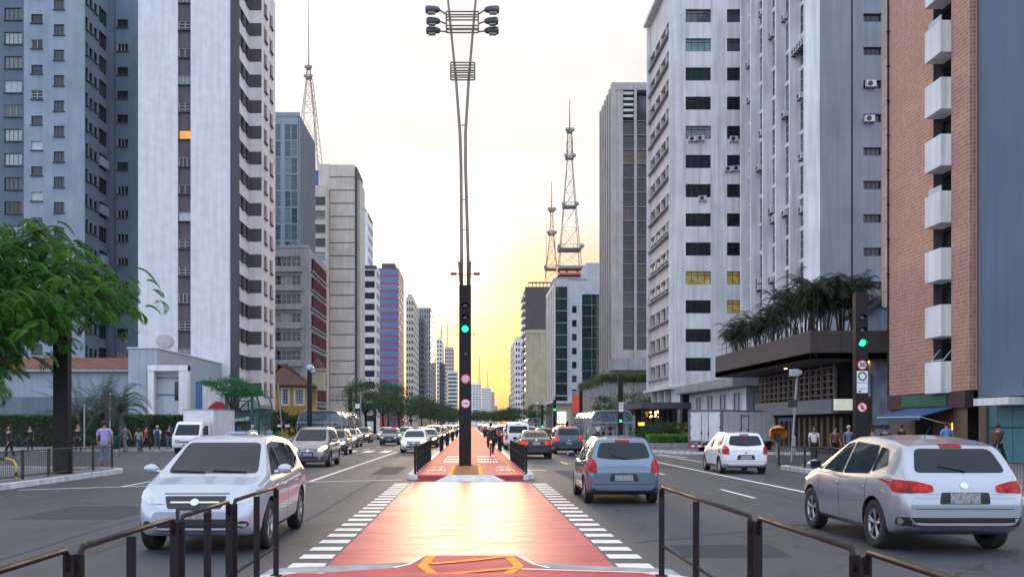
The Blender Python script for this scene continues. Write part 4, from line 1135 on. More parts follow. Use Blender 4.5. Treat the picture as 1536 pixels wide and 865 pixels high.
# the white saloon half hidden behind the foreground car at left
car('sedan', 'pale sedan showing only its roof behind the foreground car at left', 'car', -10.4, 42.0, 182, P_silver)
o = car('sedan', 'white sedan taxi with roof sign coming along the left edge of the far reserve', 'taxi', -3.55, 60, 180, P_white, lights='head')
m = MB(); m.box(-.18, .18, -.2, -.06, 1.47, 1.60, bev=.02); q = m.build('taxi_sign', M_plate, o, False)
car('sedan', 'black sedan in the middle left lane, first of the far line', 'car', -7.0, 82, 180, P_black, lights='off', detail=1)
car('sedan', 'black sedan next behind the white taxi along the reserve', 'car', -3.4, 74, 180, P_black, lights='head', detail=1)
car('hatch', 'amber lit hatchback behind the far black sedan in the middle left lane', 'car', -7.0, 100, 180, P_gold, lights='head', detail=1)
car('minivan', 'third car of the oncoming line along the reserve, silver minivan', 'car', -3.4, 86, 180, P_silver, lights='head', detail=1)
car('hatch', 'white hatchback far back between the two left lines of cars', 'car', -5.6, 108, 180, P_white, lights='off', detail=1)
car('sedan', 'silver sedan in the left lanes ahead of the first far black sedan', 'car', -9.6, 74, 180, P_silver, lights='head', detail=1)
car('hatch', 'dark hatchback in the outer left lane near the bus shelter', 'car', -10.6, 92, 180, P_grey, lights='head', detail=1)
car('sedan', 'white sedan in the outer left lane beyond the dark hatchback', 'car', -10.2, 112, 180, P_white, lights='head', detail=1)
GQ = 'oncoming cars queued in the distance'
kinds = ['hatch', 'sedan', 'minivan', 'crossover']; cols_ = [P_black, P_silver, P_white, P_gold, P_grey, P_red, P_yellow]
y = 99; i = 0
while y < 330:
    car(kinds[i % 4], 'distant oncoming car in the long queue left of the reserve', 'car', -3.4 + random.uniform(-.15, .15), y, 180, cols_[(i * 3) % 7], GQ, 'head', 0)
    y += random.uniform(9, 14) * (1 + y / 400); i += 1
y = 126; i = 1
while y < 330:
    car(kinds[i % 4], 'distant oncoming car in the long queue left of the reserve', 'car', -6.6 + random.uniform(-.2, .2), y, 180, cols_[(i * 2) % 7], GQ, 'head' if i % 2 else 'off', 0)
    y += random.uniform(14, 24) * (1 + y / 400); i += 1
car('sedan', 'black sedan with bright brake lights beside the right railing of the far reserve', 'car', 3.38, 50.2, 0, P_black, lights='brake')
car('minivan', 'dark blue hatch with brake light on, in the second lane right of the black sedan', 'car', 5.85, 57.5, 0, P_dblue, lights='brake')
car('van', 'white passenger van ahead of the black sedan on the right', 'van', 3.35, 68, 0, P_white, lights='off')
car('hatch', 'red hatchback glimpsed between the black sedan and the dark blue hatch', 'car', 5.9, 76, 0, P_red, lights='tail', detail=1)
car('sedan', 'silver sedan glimpsed ahead of the dark blue hatch', 'car', 8.4, 88, 0, P_silver, lights='tail', detail=1)
GR = 'cars driving away in the distance'
y = 80; i = 0
while y < 330:
    car(kinds[(i + 1) % 4], 'distant car driving away in the queue right of the reserve', 'car', 3.3 + random.uniform(-.15, .15), y, 0, [P_red, P_black, P_silver, P_grey, P_white][i % 5], GR, 'brake' if i % 2 else 'tail', 0)
    y += random.uniform(10, 16) * (1 + y / 400); i += 1
y = 96; i = 2
while y < 330:
    car(kinds[(i + 1) % 4], 'distant car driving away in the queue right of the reserve', 'car', 6.0 + random.uniform(-.15, .15), y, 0, [P_red, P_black, P_silver, P_grey, P_white][i % 5], GR, 'tail', 0)
    y += random.uniform(14, 24) * (1 + y / 400); i += 1

# ---- small delivery truck at left, facing the camera
def delivery_truck(x, y, rz):
    root = empty('delivery_truck', (x, y, 0), R(rz), 'small white box truck facing the camera beside the left hedge', 'truck')
    def ch(name, mb, mats, par=root): return mb.build(name, mats, par, False)
    m = MB()   # cab, nose at +y
    side = [(-.0, .42), (1.55, .42), (1.62, .55), (1.62, .98), (1.52, 1.12), (1.12, 1.86), (1.0, 1.94), (.0, 1.94)]
    bm = bmesh.new(); 
    vsL = [bm.verts.new((-.86, a, b)) for a, b in side]; vsR = [bm.verts.new((.86, a, b)) for a, b in side]
    bm.faces.new(vsL); bm.faces.new(vsR[::-1])
    for k in range(len(side)): bm.faces.new([vsL[k], vsL[(k + 1) % len(side)], vsR[(k + 1) % len(side)], vsR[k]])
    bmesh.ops.recalc_face_normals(bm, faces=bm.faces)
    for v in bm.verts:
        if v.co.z > 1.5: v.co.x *= .92
    bmesh.ops.bevel(bm, geom=bm.edges[:], offset=.05, segments=3, affect='EDGES')
    m.bm(bm, 0, False); o = ch('cab', m, P_white); bv = BVHTree.FromPolygons([tuple(v) for v in m.v], m.f)
    def pt(name, poly, view, mt, off=.008, back=.02, par=root, cell=.08):
        q = MB(); q.bm(patch(bv, poly, view, off, cell, back=back), 0, False); return ch(name, q, mt, par)
    pt('windscreen', rnd([(-.74, 1.14), (.74, 1.14), (.66, 1.76), (-.66, 1.76)], .06), 'F', M_cglass)
    for v in 'LR': 
        d_ = pt('door', rnd([(.30, .62), (1.10, .62), (1.22, 1.10), (.98, 1.78), (.30, 1.78)], .04), v, P_white, .010, .03)
        pt('side_window', rnd([(.40, 1.15), (1.12, 1.15), (.94, 1.70), (.40, 1.70)], .04), v, M_cglass, .018, .03)
    for s in (-1, 1):
        pt('headlight', rnd([(s * .5 - .16, .70), (s * .5 + .16, .70), (s * .52 + .15, .90), (s * .52 - .15, .90)], .03), 'F', M_head, .015, .03)
        m = MB(); m.tube((s * .84, 1.25, 1.5), (s * 1.02, 1.35, 1.5), .015, n=6); m.box(s * 1.02 - .08, s * 1.02 + .08, 1.32, 1.37, 1.22, 1.58, bev=.02); ch('wing_mirror', m, M_trim)
    pt('grille', rnd([(-.42, .72), (.42, .72), (.42, .80), (-.42, .80)], .01), 'F', M_trim); pt('number_plate', [(-.2, .52), (.2, .52), (.2, .64), (-.2, .64)], 'F', M_plate, .02)
    m = MB(); m.box(-.95, .95, -3.3, -.08, .78, 2.68, 0, .02); o = ch('cargo_box', m, mat('box body', (.62, .62, .64), .5, var=.1, streak=.3))
    m = MB()
    for x_ in (-.955, .955):
        for z_ in (.78, 2.66):
            m.box(x_ - .02, x_ + .02, -3.32, -.06, z_ - .03, z_ + .03)
    for z_ in (.78, 2.66): m.box(-.97, .97, -.08, -.05, z_ - .03, z_ + .03)
    ch('corner_trim', m, M_steel_g, root)
    m = MB(); m.box(-.4, .4, -3.2, 1.0, .42, .60); m.tube((-.7, 1.02, .36), (.7, 1.02, .36), .05); m.tube((-.7, -2.3, .36), (.7, -2.3, .36), .06); ch('chassis', m, M_trim)
    tm, rm = wheel_meshes(.36, .2, False)
    for ya in (1.0, -2.3):
        for s in (-1, 1):
            wo = bpy.data.objects.new('wheel', tm); COL.objects.link(wo); wo.parent = root; wo.location = (s * .74, ya, .36); wo.rotation_euler = (0, 0, 0 if s > 0 else math.pi)
            ro = bpy.data.objects.new('rim', rm); COL.objects.link(ro); ro.parent = wo
    return root
delivery_truck(-16.2, 55.4, 172)
# ---- white goods truck at right, its rear doors turned to the camera
def box_truck(x, y, rz):
    root = empty('box_truck', (x, y, 0), R(rz), 'white box truck with double rear doors and a small side door at right', 'truck')
    def ch(name, mb, mats, par=root): return mb.build(name, mats, par, False)
    MW = mat('truck box white', (.60, .61, .63), .5, var=.1, streak=.35)
    m = MB(); m.box(-1.1, 1.1, 0, 5.4, .70, 2.62, 0, .02); bx_ = ch('cargo_box', m, MW)
    for s in (-1, 1):
        m = MB(); x0, x1 = (.03, .98) if s > 0 else (-.98, -.03)
        m.box(x0, x1, -.035, .0, .80, 2.50, bev=.015); d_ = ch('rear_door', m, MW)
        m = MB(); m.tube((s * .22, -.06, .84), (s * .22, -.06, 2.46), .014, n=6); m.box(s * .22 - .05, s * .22 + .05, -.075, -.03, 1.2, 1.28)
        for z_ in (.95, 1.6, 2.3): m.box(s * .98 - .03, s * .98 + .06, -.055, -.03, z_ - .05, z_ + .05)
        ch('door_latch', m, M_trim, d_)
    m = MB()
    for s in (-1, 1): m.box(s * 1.06 - .07, s * 1.06 + .07, -.05, .08, .66, 2.66)
    m.box(-1.12, 1.12, -.05, .08, 2.53, 2.66); m.box(-1.12, 1.12, -.05, .08, .66, .79)
    for s in (-1, 1): m.box(s * 1.11 - .015, s * 1.11 + .015, .08, 5.4, 2.56, 2.64); m.box(s * 1.11 - .015, s * 1.11 + .015, .08, 5.4, .68, .76)
    ch('door_frame', m, mat('grey frame', (.12, .12, .13), .5, var=.1))
    for s in (1,):
        m = MB(); m.box(s * 1.13 - .012, s * 1.13 + .012, 2.35, 3.25, .82, 2.28, bev=.01); sd_ = ch('side_door', m, MW)
        m = MB()
        for y_ in (2.33, 3.27): m.box(1.13, 1.16, y_ - .025, y_ + .025, .80, 2.32)
        m.box(1.13, 1.16, 2.3, 3.3, 2.28, 2.33); m.box(1.13, 1.17, 3.12, 3.2, 1.3, 1.5); ch('door_trim', m, M_trim, sd_)
    m = MB(); m.box(-.45, .45, -.05, 7.4, .48, .70); m.tube((-.8, 1.3, .42), (.8, 1.3, .42), .06); m.tube((-.8, 6.4, .42), (.8, 6.4, .42), .06); ch('chassis', m, M_trim)
    m = MB()
    for k in range(10):
        m.box(-1.1 + k * .22, -1.1 + (k + 1) * .22, -.1, -.04, .42, .54, k % 2)
    ch('rear_bumper', m, [M_sign_r, M_sign_w])
    for s in (-1, 1):
        m = MB(); m.box(s * .85 - .14, s * .85 + .14, -.13, -.10, .55, .64, bev=.01); ch('tail_light', m, M_tail)
    m = MB(); bm = bmesh.new(); bmesh.ops.create_cube(bm, size=1)
    for v in bm.verts: v.co = Vector((v.co.x * 2.05, 6.5 + v.co.y * 1.8 - (.35 if v.co.z > 0 and v.co.y > 0 else 0), 1.5 + v.co.z * 1.7))
    bmesh.ops.bevel(bm, geom=bm.edges[:], offset=.08, segments=3, affect='EDGES'); m.bm(bm); ch('cab', m, P_white)
    tm, rm = wheel_meshes(.42, .26, False)
    for ya in (1.3, 6.4):
        for s in (-1, 1):
            wo = bpy.data.objects.new('wheel', tm); COL.objects.link(wo); wo.parent = root; wo.location = (s * .86, ya, .42); wo.rotation_euler = (0, 0, 0 if s > 0 else math.pi)
            ro = bpy.data.objects.new('rim', rm); COL.objects.link(ro); ro.parent = wo
    return root
box_truck(14.0, 55.7, -43)
# ------------------------------------------------------------------ buildings
WINC = {}
def win_mesh(w_, h_, nx=2, nz=1, glass=None, frame=None, sill=True, fw=.05, top=None, sillm=None, prot=.05):
    """one window facing -y, its foot at the origin: glass, frame bars, and a sill standing proud of the wall"""
    glass = glass or M_glass; frame = frame or M_frame_d; sillm = sillm or M_sill
    key = (round(w_, 2), round(h_, 2), nx, nz, glass.name, frame.name, sill, fw, top, sillm.name)
    if key in WINC: return WINC[key]
    m = MB(); a = w_ / 2
    m.quad((-a, .06, 0), (a, .06, 0), (a, .06, h_), (-a, .06, h_), 0)
    def bar(x0, x1, z0, z1): m.box(x0, x1, .005, .055, z0, z1, 1)
    bar(-a, a, 0, fw); bar(-a, a, h_ - fw, h_); bar(-a, -a + fw, fw, h_ - fw); bar(a - fw, a, fw, h_ - fw)
    for i in range(1, nx): x = -a + i * w_ / nx; bar(x - fw * .4, x + fw * .4, fw, h_ - fw)
    for i in range(1, nz): z = i * h_ / nz; m.box(-a + fw, a - fw, .012, .055, z - fw * .4, z + fw * .4, 1)
    if top: m.box(-a + fw, a - fw, .012, .055, h_ - top - fw * .5, h_ - top + fw * .5, 1)
    if sill: m.box(-a - .08, a + .08, -.30, .06, -.10, -.004, 2)
    WINC[key] = m.mesh('window', [glass, frame, sillm]); return WINC[key]
def wall_grid(m, P, u0, u1, z0, z1, holes, dep=.18, mi=0, rmi=None):
    """a wall sheet with real openings and reveals; P(u, z, d) gives the point d behind the face"""
    rmi = mi if rmi is None else rmi
    us = sorted(set([u0, u1] + [round(h[k], 4) for h in holes for k in (0, 1)])); zs = sorted(set([z0, z1] + [round(h[k], 4) for h in holes for k in (2, 3)]))
    us = [u for u in us if u0 <= u <= u1]; zs = [z for z in zs if z0 <= z <= z1]
    for j in range(len(zs) - 1):
        run = None
        for i in range(len(us) - 1):
            uc = (us[i] + us[i + 1]) / 2; zc = (zs[j] + zs[j + 1]) / 2
            inside = any(h[0] < uc < h[1] and h[2] < zc < h[3] for h in holes)
            if not inside:
                if run is None: run = us[i]
            if inside or i == len(us) - 2:
                e = us[i] if inside else us[i + 1]
                if run is not None: m.quad(P(run, zs[j], 0), P(e, zs[j], 0), P(e, zs[j + 1], 0), P(run, zs[j + 1], 0), mi)
                run = None
    for h in holes:
        a, b, c, d = h[:4]
        m.quad(P(a, c, 0), P(b, c, 0), P(b, c, dep), P(a, c, dep), rmi); m.quad(P(a, d, 0), P(b, d, 0), P(b, d, dep), P(a, d, dep), rmi)
        m.quad(P(a, c, 0), P(a, d, 0), P(a, d, dep), P(a, c, dep), rmi); m.quad(P(b, c, 0), P(b, d, 0), P(b, d, dep), P(b, c, dep), rmi)
class Bld:
    def __init__(s, label, cat, x, y, name='office_tower', group=None):
        s.root = empty(name, (x, y, 0), 0, label, cat, group); s.wins = []
    def face(s, kind, at, u0, u1, z0, z1, m, wins=(), dep=.18, name='wall', holes_only=()):
        """kind F: faces the camera at y=at, u is x; L: faces +x (left side of street) at x=at; R: faces -x. wins: (u0,u1,z0,z1,opts)"""
        if kind == 'F': P = lambda u, z, d: (u, at + d, z)
        elif kind == 'L': P = lambda u, z, d: (at - d, u, z)
        else: P = lambda u, z, d: (at + d, u, z)
        wins = [w_ for w_ in wins if w_[0] >= u0 - .001 and w_[1] <= u1 + .001 and w_[2] >= z0 and w_[3] <= z1]
        mb = MB(); wall_grid(mb, P, u0, u1, z0, z1, [w_[:4] for w_ in wins] + list(holes_only), dep)
        o = mb.build(name, m, s.root)
        for w_ in wins:
            if len(w_) > 4 and w_[4] is None: continue
            op = dict(w_[4]) if len(w_) > 4 else {}
            s.wins.append((kind, at, (w_[0] + w_[1]) / 2, w_[2], w_[1] - w_[0], w_[3] - w_[2], dep, op))
        return o
    def box(s, name, x0, x1, y0, y1, z0, z1, m, bev=0):
        mb = MB(); mb.box(x0, x1, y0, y1, z0, z1, 0, bev); return mb.build(name, m, s.root)
    def shell(s, x0, x1, y0, y1, z0, z1, m, skip=''):
        """plain remaining faces: roof (T), back (B), left (l), right (r), underside (U)"""
        mb = MB()
        if 'k' not in skip: skip += 'r' if x1 < 0 else 'l'
        if 'T' not in skip: mb.quad((x0, y0, z1), (x1, y0, z1), (x1, y1, z1), (x0, y1, z1))
        if 'B' not in skip: mb.quad((x0, y1, z0), (x1, y1, z0), (x1, y1, z1), (x0, y1, z1))
        if 'l' not in skip: mb.quad((x0, y0, z0), (x0, y1, z0), (x0, y1, z1), (x0, y0, z1))
        if 'r' not in skip: mb.quad((x1, y0, z0), (x1, y1, z0), (x1, y1, z1), (x1, y0, z1))
        if 'U' in skip: pass
        else: mb.quad((x0, y0, z0), (x1, y0, z0), (x1, y1, z0), (x0, y1, z0))
        return mb.build('rear_wall', m, s.root)
    def done(s, limit=100, name='window'):
        """every opening gets its window; the hundred that show largest are parts, the rest one part"""
        s.wins.sort(key=lambda q: (q[1] if q[0] == 'F' else q[2]) / max(.3, math.sqrt(q[4] * q[5] * (1 if q[0] == 'F' else .35))))
        rest = MB(); mats = []
        for i, (k, at, u, z, w_, h_, dep, op) in enumerate(s.wins):
            op = dict(op); nm = op.pop('name', name)
            me = win_mesh(w_, h_, **op)
            rz = {'F': 0, 'L': R(90), 'R': R(-90)}[k]
            loc = {'F': (u, at + dep - .06, z), 'L': (at - dep + .06, u, z), 'R': (at + dep - .06, u, z)}[k]
            if i < limit: inst(nm, me, s.root, loc, rz)
            else:
                M = Matrix.Translation(loc) @ Matrix.Rotation(rz, 4, 'Z'); idx = []
                for mm in me.materials:
                    if mm not in mats: mats.append(mm)
                    idx.append(mats.index(mm))
                b = len(rest.v); rest.v += [tuple(M @ v.co) for v in me.vertices]
                for p in me.polygons: rest.f.append(tuple(b + q for q in p.vertices)); rest.m.append(idx[p.material_index]); rest.sm.append(False)
        if rest.v: o = rest.build('window', mats, s.root); o['kind'] = 'stuff'
        return s.root
def rep(z0, dz, n, f):
    r = []
    for k in range(n): r += f(z0 + k * dz, k)
    return r
M_orange_win = mat('lamp lit room', (0.6, 0.25, 0.05), .4, var=.5, scale=2, emit=(1.0, .30, .04), es=.7)
M_warm_win = mat('office ceiling light', (0.35, 0.28, 0.08), .2, var=.6, scale=1.6, emit=(1.0, .75, .25), es=.06)
M_shut = mat('pale blinds', (0.42, 0.46, 0.52), .5, var=.1, streak=.2)
M_lattice = mat('ventilation grille', (0.07, 0.08, 0.09), .6, var=.5, scale=9)
M_bluewin = glassm('blue blind glass', dark=(.01, .015, .05), light=(.02, .03, .12))
M_curt = glassm('curtained glass', dark=(.05, .09, .10), light=(.35, .5, .52), p_light=.7)
rr = random.Random(3)

# ---- L1: blue grey apartment block at the left edge
b = Bld('blue grey apartment block at the far left with small punched windows in stepped faces', 'apartment block', -48, 103, 'apartment_block')
Z1 = 53
opts = [dict(nx=4, glass=M_glass_b), dict(nx=2, glass=M_glass_b, frame=M_frame_l), dict(nx=2, nz=3, frame=M_frame_l, glass=M_glass), dict(nx=1, glass=M_glass_d), dict(nx=3, glass=M_glass_b, frame=M_frame_l)]
w1 = rep(3.4, 2.8, 17, lambda z, k: [(-53.95, -51.95, z + .3, z + 1.72, rr.choice([opts[0], opts[4], opts[0]]))])
M_gbd = wallm('slate blue plaster with side shade', (.11, .15, .20), .25)  # darker paint of the set-back fronts; on the side face, shade put into colour
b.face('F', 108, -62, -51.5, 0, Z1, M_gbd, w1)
w2 = rep(3.65, 2.8, 17, lambda z, k: [(-48.5, -47.25, z + .35, z + 1.35, rr.choice(opts[1:4])), (-46.0, -44.85, z - .95, z + .22, dict(nx=3, glass=M_lattice, frame=M_frame_d))])
b.face('F', 103, -49.3, -42.6, 0, Z1, M_grey_blue, w2)
b.face('R', -49.3, 103, 108, 0, Z1, M_grey_blue)
w3 = rep(3.3, 2.8, 17, lambda z, k: [(103.25, 103.95, z + .2, z + 1.6, dict(nx=1)), (104.3, 105.2, z + .3, z + 1.4, dict(nx=2)), (105.6, 106.5, z + .3, z + 1.4, dict(nx=2)), (107.0, 109.4, z - .1, z + 1.7, dict(nx=3, glass=M_glass_d, sill=False))])
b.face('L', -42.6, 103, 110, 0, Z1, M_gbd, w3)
w4 = rep(3.4, 2.8, 17, lambda z, k: [(-41.65, -40.4, z + .3, z + 1.25, rr.choice([dict(nx=2, glass=M_glass_d), dict(nx=3, nz=1, frame=M_frame_l)]))])
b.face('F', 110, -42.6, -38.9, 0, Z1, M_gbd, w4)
for z in (20.3, 26.0, 31.5): b.box('balcony_panel', -42.58, -42.35, 107, 109.4, z, z + 1.0, M_grey_blue)
b.box('drain_pipe', -41.95, -41.85, 109.88, 109.98, 0, Z1, M_dkgrey)
b.shell(-49.3, -38.9, 110.01, 124, 0, Z1, M_grey_blue); b.shell(-62, -49.31, 108.01, 124, 0, Z1, M_grey_blue)
b.done()

# ---- L2: white roughcast tower
b = Bld('tall white roughcast tower with a dark window strip down the middle, left of the avenue', 'apartment tower', -29, 95, 'apartment_tower')
Z1 = 50
xs0, xs1 = -29.82, -28.5
def f(z, k):
    if k == 11: return [(xs0 + .05, xs1 - .05, z, z + .95, dict(nx=1, glass=M_orange_win))]
    o_ = rr.choice([dict(nx=2, frame=M_frame_l), dict(nx=2, nz=3, frame=M_frame_l), dict(nx=3, frame=M_frame_l, glass=M_glass_b), dict(nx=2, nz=3, frame=M_frame_l)])
    return [(xs0 + .05, xs1 - .05, z, z + .95, o_)]
z_o = wz(208, 95); zbase = z_o - 11 * 2.78
b.face('F', 95, -33.85, xs0, 0, Z1, M_rough_white); b.face('F', 95, xs1, -24.45, 0, Z1, M_rough_white)
mb = MB(); mb.quad((xs0, 95, 0), (xs0, 95.25, 0), (xs0, 95.25, Z1), (xs0, 95, Z1)); mb.quad((xs1, 95, 0), (xs1, 95.25, 0), (xs1, 95.25, Z1), (xs1, 95, Z1)); mb.build('wall', M_rough_white, b.root)
b.face('F', 95.25, xs0, xs1, 0, Z1, mat('strip grey', (.085, .08, .095), .7, var=.25, scale=1, streak=.4), rep(zbase, 2.78, 17, f), .12, 'window_strip')
b.box('corner_strip', -24.45, -23.68, 94.93, 95.6, 0, Z1, M_dkgrey)
M_wd = wallm('charcoal band', (.075, .065, .075), .2); M_pk = wallm('warm white band', (.66, .60, .60), .25)
# street side in three steps with alternating bands
zb0 = 3.5; band = 1.4; p_ = 2.75; zoff = 43.3 - 15 * p_ + 1.0
nb = 17
for k in range(-1, nb):
    z0 = 2.05 + k * p_
    lo, hi = max(zb0, z0), z0 + band
    if hi > zb0:
        b.face('L', -23.7, 95.6, 100, lo, hi, M_wd, [(96.3, 97.4, lo + .05, hi - .03, dict(nx=2, glass=M_glass, sill=True)), (98.3, 99.4, lo + .05, hi - .03, dict(nx=2, glass=M_glass, sill=True))] if hi - lo > 1.3 else [])
        b.face('F', 100, -23.7, -22.4, lo, hi, M_wd, name='band')
    lo2, hi2 = max(zb0, hi), z0 + p_
    b.face('L', -23.68, 95.6, 100, lo2, hi2, M_pk, name='band'); b.face('F', 99.98, -23.68, -22.4, lo2, hi2, M_pk, name='band')
wc = rep(4.9, p_, 16, lambda z, k: [(101.2, 102.3, z, z + 1.45, dict(nx=2, glass=M_glass, frame=M_frame_d)), (104.1, 105.2, z, z + 1.45, dict(nx=2, glass=M_glass, frame=M_frame_d))])
b.face('L', -22.4, 100, 107, zb0, Z1, M_pk, wc, .14)
for q in wc:
    a, c, z0, z1 = q[:4]; mb = MB()
    for y0, y1 in ((a - .14, a - .01), (c + .01, c + .14)): mb.box(-22.4, -22.34, y0, y1, z0 - .12, z1 + .1)
    mb.box(-22.4, -22.30, a - .14, c + .14, z0 - .16, z0 - .02)
    mb.build('window_surround', mat('pink stone trim', (.38, .24, .20), .7, var=.2), b.root)
b.shell(-30, -22.41, 100.01, 107, zb0, Z1, M_white, 'B'); b.shell(-33.85, -23.71, 95.3, 107, 0, Z1, M_white, '')
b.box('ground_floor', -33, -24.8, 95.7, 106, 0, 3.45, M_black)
b.done()

# ---- L3: grey concrete block with brown side panels, glass tower behind
b = Bld('grey concrete slab block with bands of white framed windows and brown side panels', 'office block', -30, 150, 'office_block')
ZT = wz(371, 150)
wf = []
for k in range(9):
    z = ZT - 3.0 - k * 3.02
    wf += [(-33.5 + i * 1.55 + .03, -33.5 + (i + 1) * 1.55 - .03, z, z + 1.55, dict(nx=2, nz=2, frame=M_frame_l, glass=M_glass, sill=False)) for i in range(4)]
    b.box('floor_slab', -33.8, -27.0, 149.55, 149.98, z - .95, z - .25, M_concrete)
b.face('F', 150, -34, -26.0, 0, ZT, M_concrete, wf, .3)
for k in range(9):
    z = ZT - 3.0 - k * 3.02
    b.box('brown_panel', -26.0, -25.72, 152.5, 166.5, z - .35, z + 1.65, mat('brown cladding', (.07, .022, .024), .95, var=.25, spec=.1))
    b.box('floor_slab', -26.0, -25.66, 151.5, 167.5, z - .62, z - .40, M_concrete)
b.face('L', -26.0, 150, 168.5, 0, ZT, M_concrete)
b.shell(-34, -26.01, 150.01, 168.5, 0, ZT, M_concrete, 'lU')
b.box('parapet', -34.05, -25.95, 149.9, 150.3, ZT - .1, ZT + .35, M_concrete)
b.done()
M_gbl = glassm('blue grey curtain glass', dark=(.03, .06, .085), light=(.16, .24, .30), p_light=.6, rough=.08)
M_alu = mat('grey aluminium fins', (.20, .225, .26), .45, metal=.3, var=.12, streak=.2)
b = Bld('slim blue grey glass tower rising behind the concrete block with brown panels', 'office tower', -32, 165)
ZT = wz(172, 165)
x0, x1 = wx(412, 165), wx(447.5, 165)
wf = []
for k in range(17):
    z = ZT - 1.7 - (k + 1) * 2.95 + .15
    for a, c in ((x0 + .1, x0 + 1.1), (x0 + 1.75, x0 + 2.85), (x0 + 2.9, x1 - .15)): 
        wf.append((a, c, z, z + 2.8, dict(nx=1, nz=2, glass=M_gbl, frame=M_alu, sill=False, fw=.08)))
b.face('F', 165, x0, x1, 0, ZT, M_alu, wf, .1)
xs = wx(448, 165)
b.face('L', xs, 165, 181.5, 0, ZT, mat('dark side glazing', (.07, .085, .10), .25, var=.3, scale=.4))
for i in range(15): b.box('fin', xs, xs + .22, 165.1 + i * 1.15, 165.3 + i * 1.15, 0, ZT - .01, M_alu)
b.shell(x0, xs - .01, 165.01, 181.5, 0, ZT, M_alu, 'lU'); b.box('roof_edge', x0 - .1, xs + .24, 164.9, 165.2, ZT - .3, ZT + .4, M_alu)
b.done()

# ---- L4: yellow colonial house under a tiled roof
b = Bld('small yellow colonial house with brown tiled hip roof between the towers at left', 'house', -24, 120, 'house')
M_yel = wallm('yellow ochre wall', (.46, .27, .06), .3); M_tile = tilem('roof tiles', (.13, .05, .038), (.05, .02, .02), .25, .35, .03, .5, .8, .35)
hx0, hx1 = wx(405, 122), wx(459, 122)
zt = wz(578, 122)
wins = [(wx(424, 122), wx(432, 122), wz(606, 122), wz(583, 122), dict(nx=2, nz=5, frame=M_frame_l, glass=M_glass_d, sill=False, fw=.1)), (wx(443, 122), wx(455, 122), wz(606, 122), wz(584, 122), dict(nx=3, nz=5, frame=M_frame_l, glass=M_glass_d, sill=False, fw=.12))]
b.face('F', 122, hx0, hx1, 0, zt, M_yel, wins, .15)
b.face('L', hx1, 122, 131, 0, zt, M_yel, [(123.5 + i * 2.4, 124.7 + i * 2.4, 4.3, 6.6, dict(nx=2, nz=4, frame=M_frame_l, sill=False, fw=.1)) for i in range(3)], .15)
b.shell(hx0, hx1 - .01, 122.01, 131, 0, zt, M_yel, 'TU')
for q in wins:
    a, c, z0, z1 = q[:4]; mb = MB()
    for X0, X1, Y0, Y1 in ((a - .22, a, z0 - .2, z1 + .2), (c, c + .22, z0 - .2, z1 + .2), (a, c, z1, z1 + .2), (a, c, z0 - .2, z0)): mb.box(X0, X1, 121.9, 121.99, Y0, Y1)
    mb.build('window_surround', M_white, b.root)
zr = wz(543, 124); mb = MB()
e0, e1, f0, f1 = hx0 - .8, hx1 + .9, 121.1, 132; rx = wx(415, 126)
mb.add([(e0, f0, zt - .1), (e1, f0, zt - .1), (e1, f1, zt - .1), (e0, f1, zt - .1), (e0 + 2, 126.5, zr), (rx, 126.5, zr), (e0, f0, zt + .05), (e1, f0, zt + .05), (e1, f1, zt + .05), (e0, f1, zt + .05)],
       [(0, 1, 7, 6), (1, 2, 8, 7), (6, 7, 5, 4), (7, 8, 5), (8, 9, 4, 5), (9, 6, 4), (3, 2, 1, 0)])
mb.build('roof', M_tile, b.root)
mb = MB(); tx, ty = wx(476, 126), 126.5
mb.box(tx - .9, tx + .9, ty - .9, ty + .9, zt - .5, zt + 2.2, 0); mb.box(tx - 1.1, tx + 1.1, ty - 1.1, ty + 1.1, zt + 2.2, zt + 2.45, 0); mb.lathe([(1.0, zt + 2.45), (.8, zt + 3.0), (.0001, zt + 3.9)], (tx, ty, 0), 'Z', 8, 1)
mb.build('roof_turret', [M_cream, M_tile], b.root)
b.done()

# ---- L5: beige tower of stacked precast panels
b = Bld('beige tower of wide precast panels with dark horizontal joints, left of centre', 'office tower', -29, 208)
D = 210; ZT = wz(247, D)
xa, xb_, xc = wx(471, D - 4), wx(494.6, D), wx(532, D)
ZS = wz(278, D - 4)
wf = rep(ZS - 31 * 3.0 + 30 * 0 + 0, 3.0, 1, lambda z, k: [])
wf = []
for k in range(17):
    z = ZS - 4.4 - k * 3.06
    if z > 2: wf.append((xa + .3, xb_ - .35, z, z + 1.9, dict(nx=3, nz=2, glass=rr.choice([M_glass, M_glass_d, M_glass_b]), sill=True, sillm=M_beige)))
b.face('F', D - 4, xa, xb_ - .02, 0, ZS, M_beige, wf, .3)
b.face('L', xb_ - .02, D - 4, D, 0, ZS, M_beige); b.shell(xa, xb_ - .03, D - 3.99, D + 10, 0, ZS, M_beige, 'lU')
pitch = 19.65 * D / FPX; z = ZT; k = 0
while z > pitch + 1:
    b.box('facade_panel', xb_ + .05, xc, D - .12, D + .5, z - pitch + .22, z, M_beige, .03); z -= pitch
b.face('F', D, wx(478, D), xc - .05, 0, ZT - .3, mat('dark panel joint', (.10, .085, .08), .9, var=0))  # dark backing sheet showing in the joints between panels
b.box('upper_block', wx(478, D), xb_, D - .1, D + .4, ZS, ZT + .1, M_beige)
b.box('corner_channel', xc + .01, wx(535, D), D + .4, D + 12, 0, ZT - .4, M_dkgrey)
b.box('side_slab', wx(535, D), wx(539, D), D + 1.5, D + 11, 0, wz(268, D), M_beige)
b.shell(wx(478, D), xc, D + .51, D + 12, 0, ZT, M_beige, 'Uk')
b.box('blue_sign', wx(471.5, D), wx(477, D), D + .8, D + 2, wz(276, D), wz(254, D), mat('blue sign', (.02, .09, .40), .4, var=.1))
b.done()

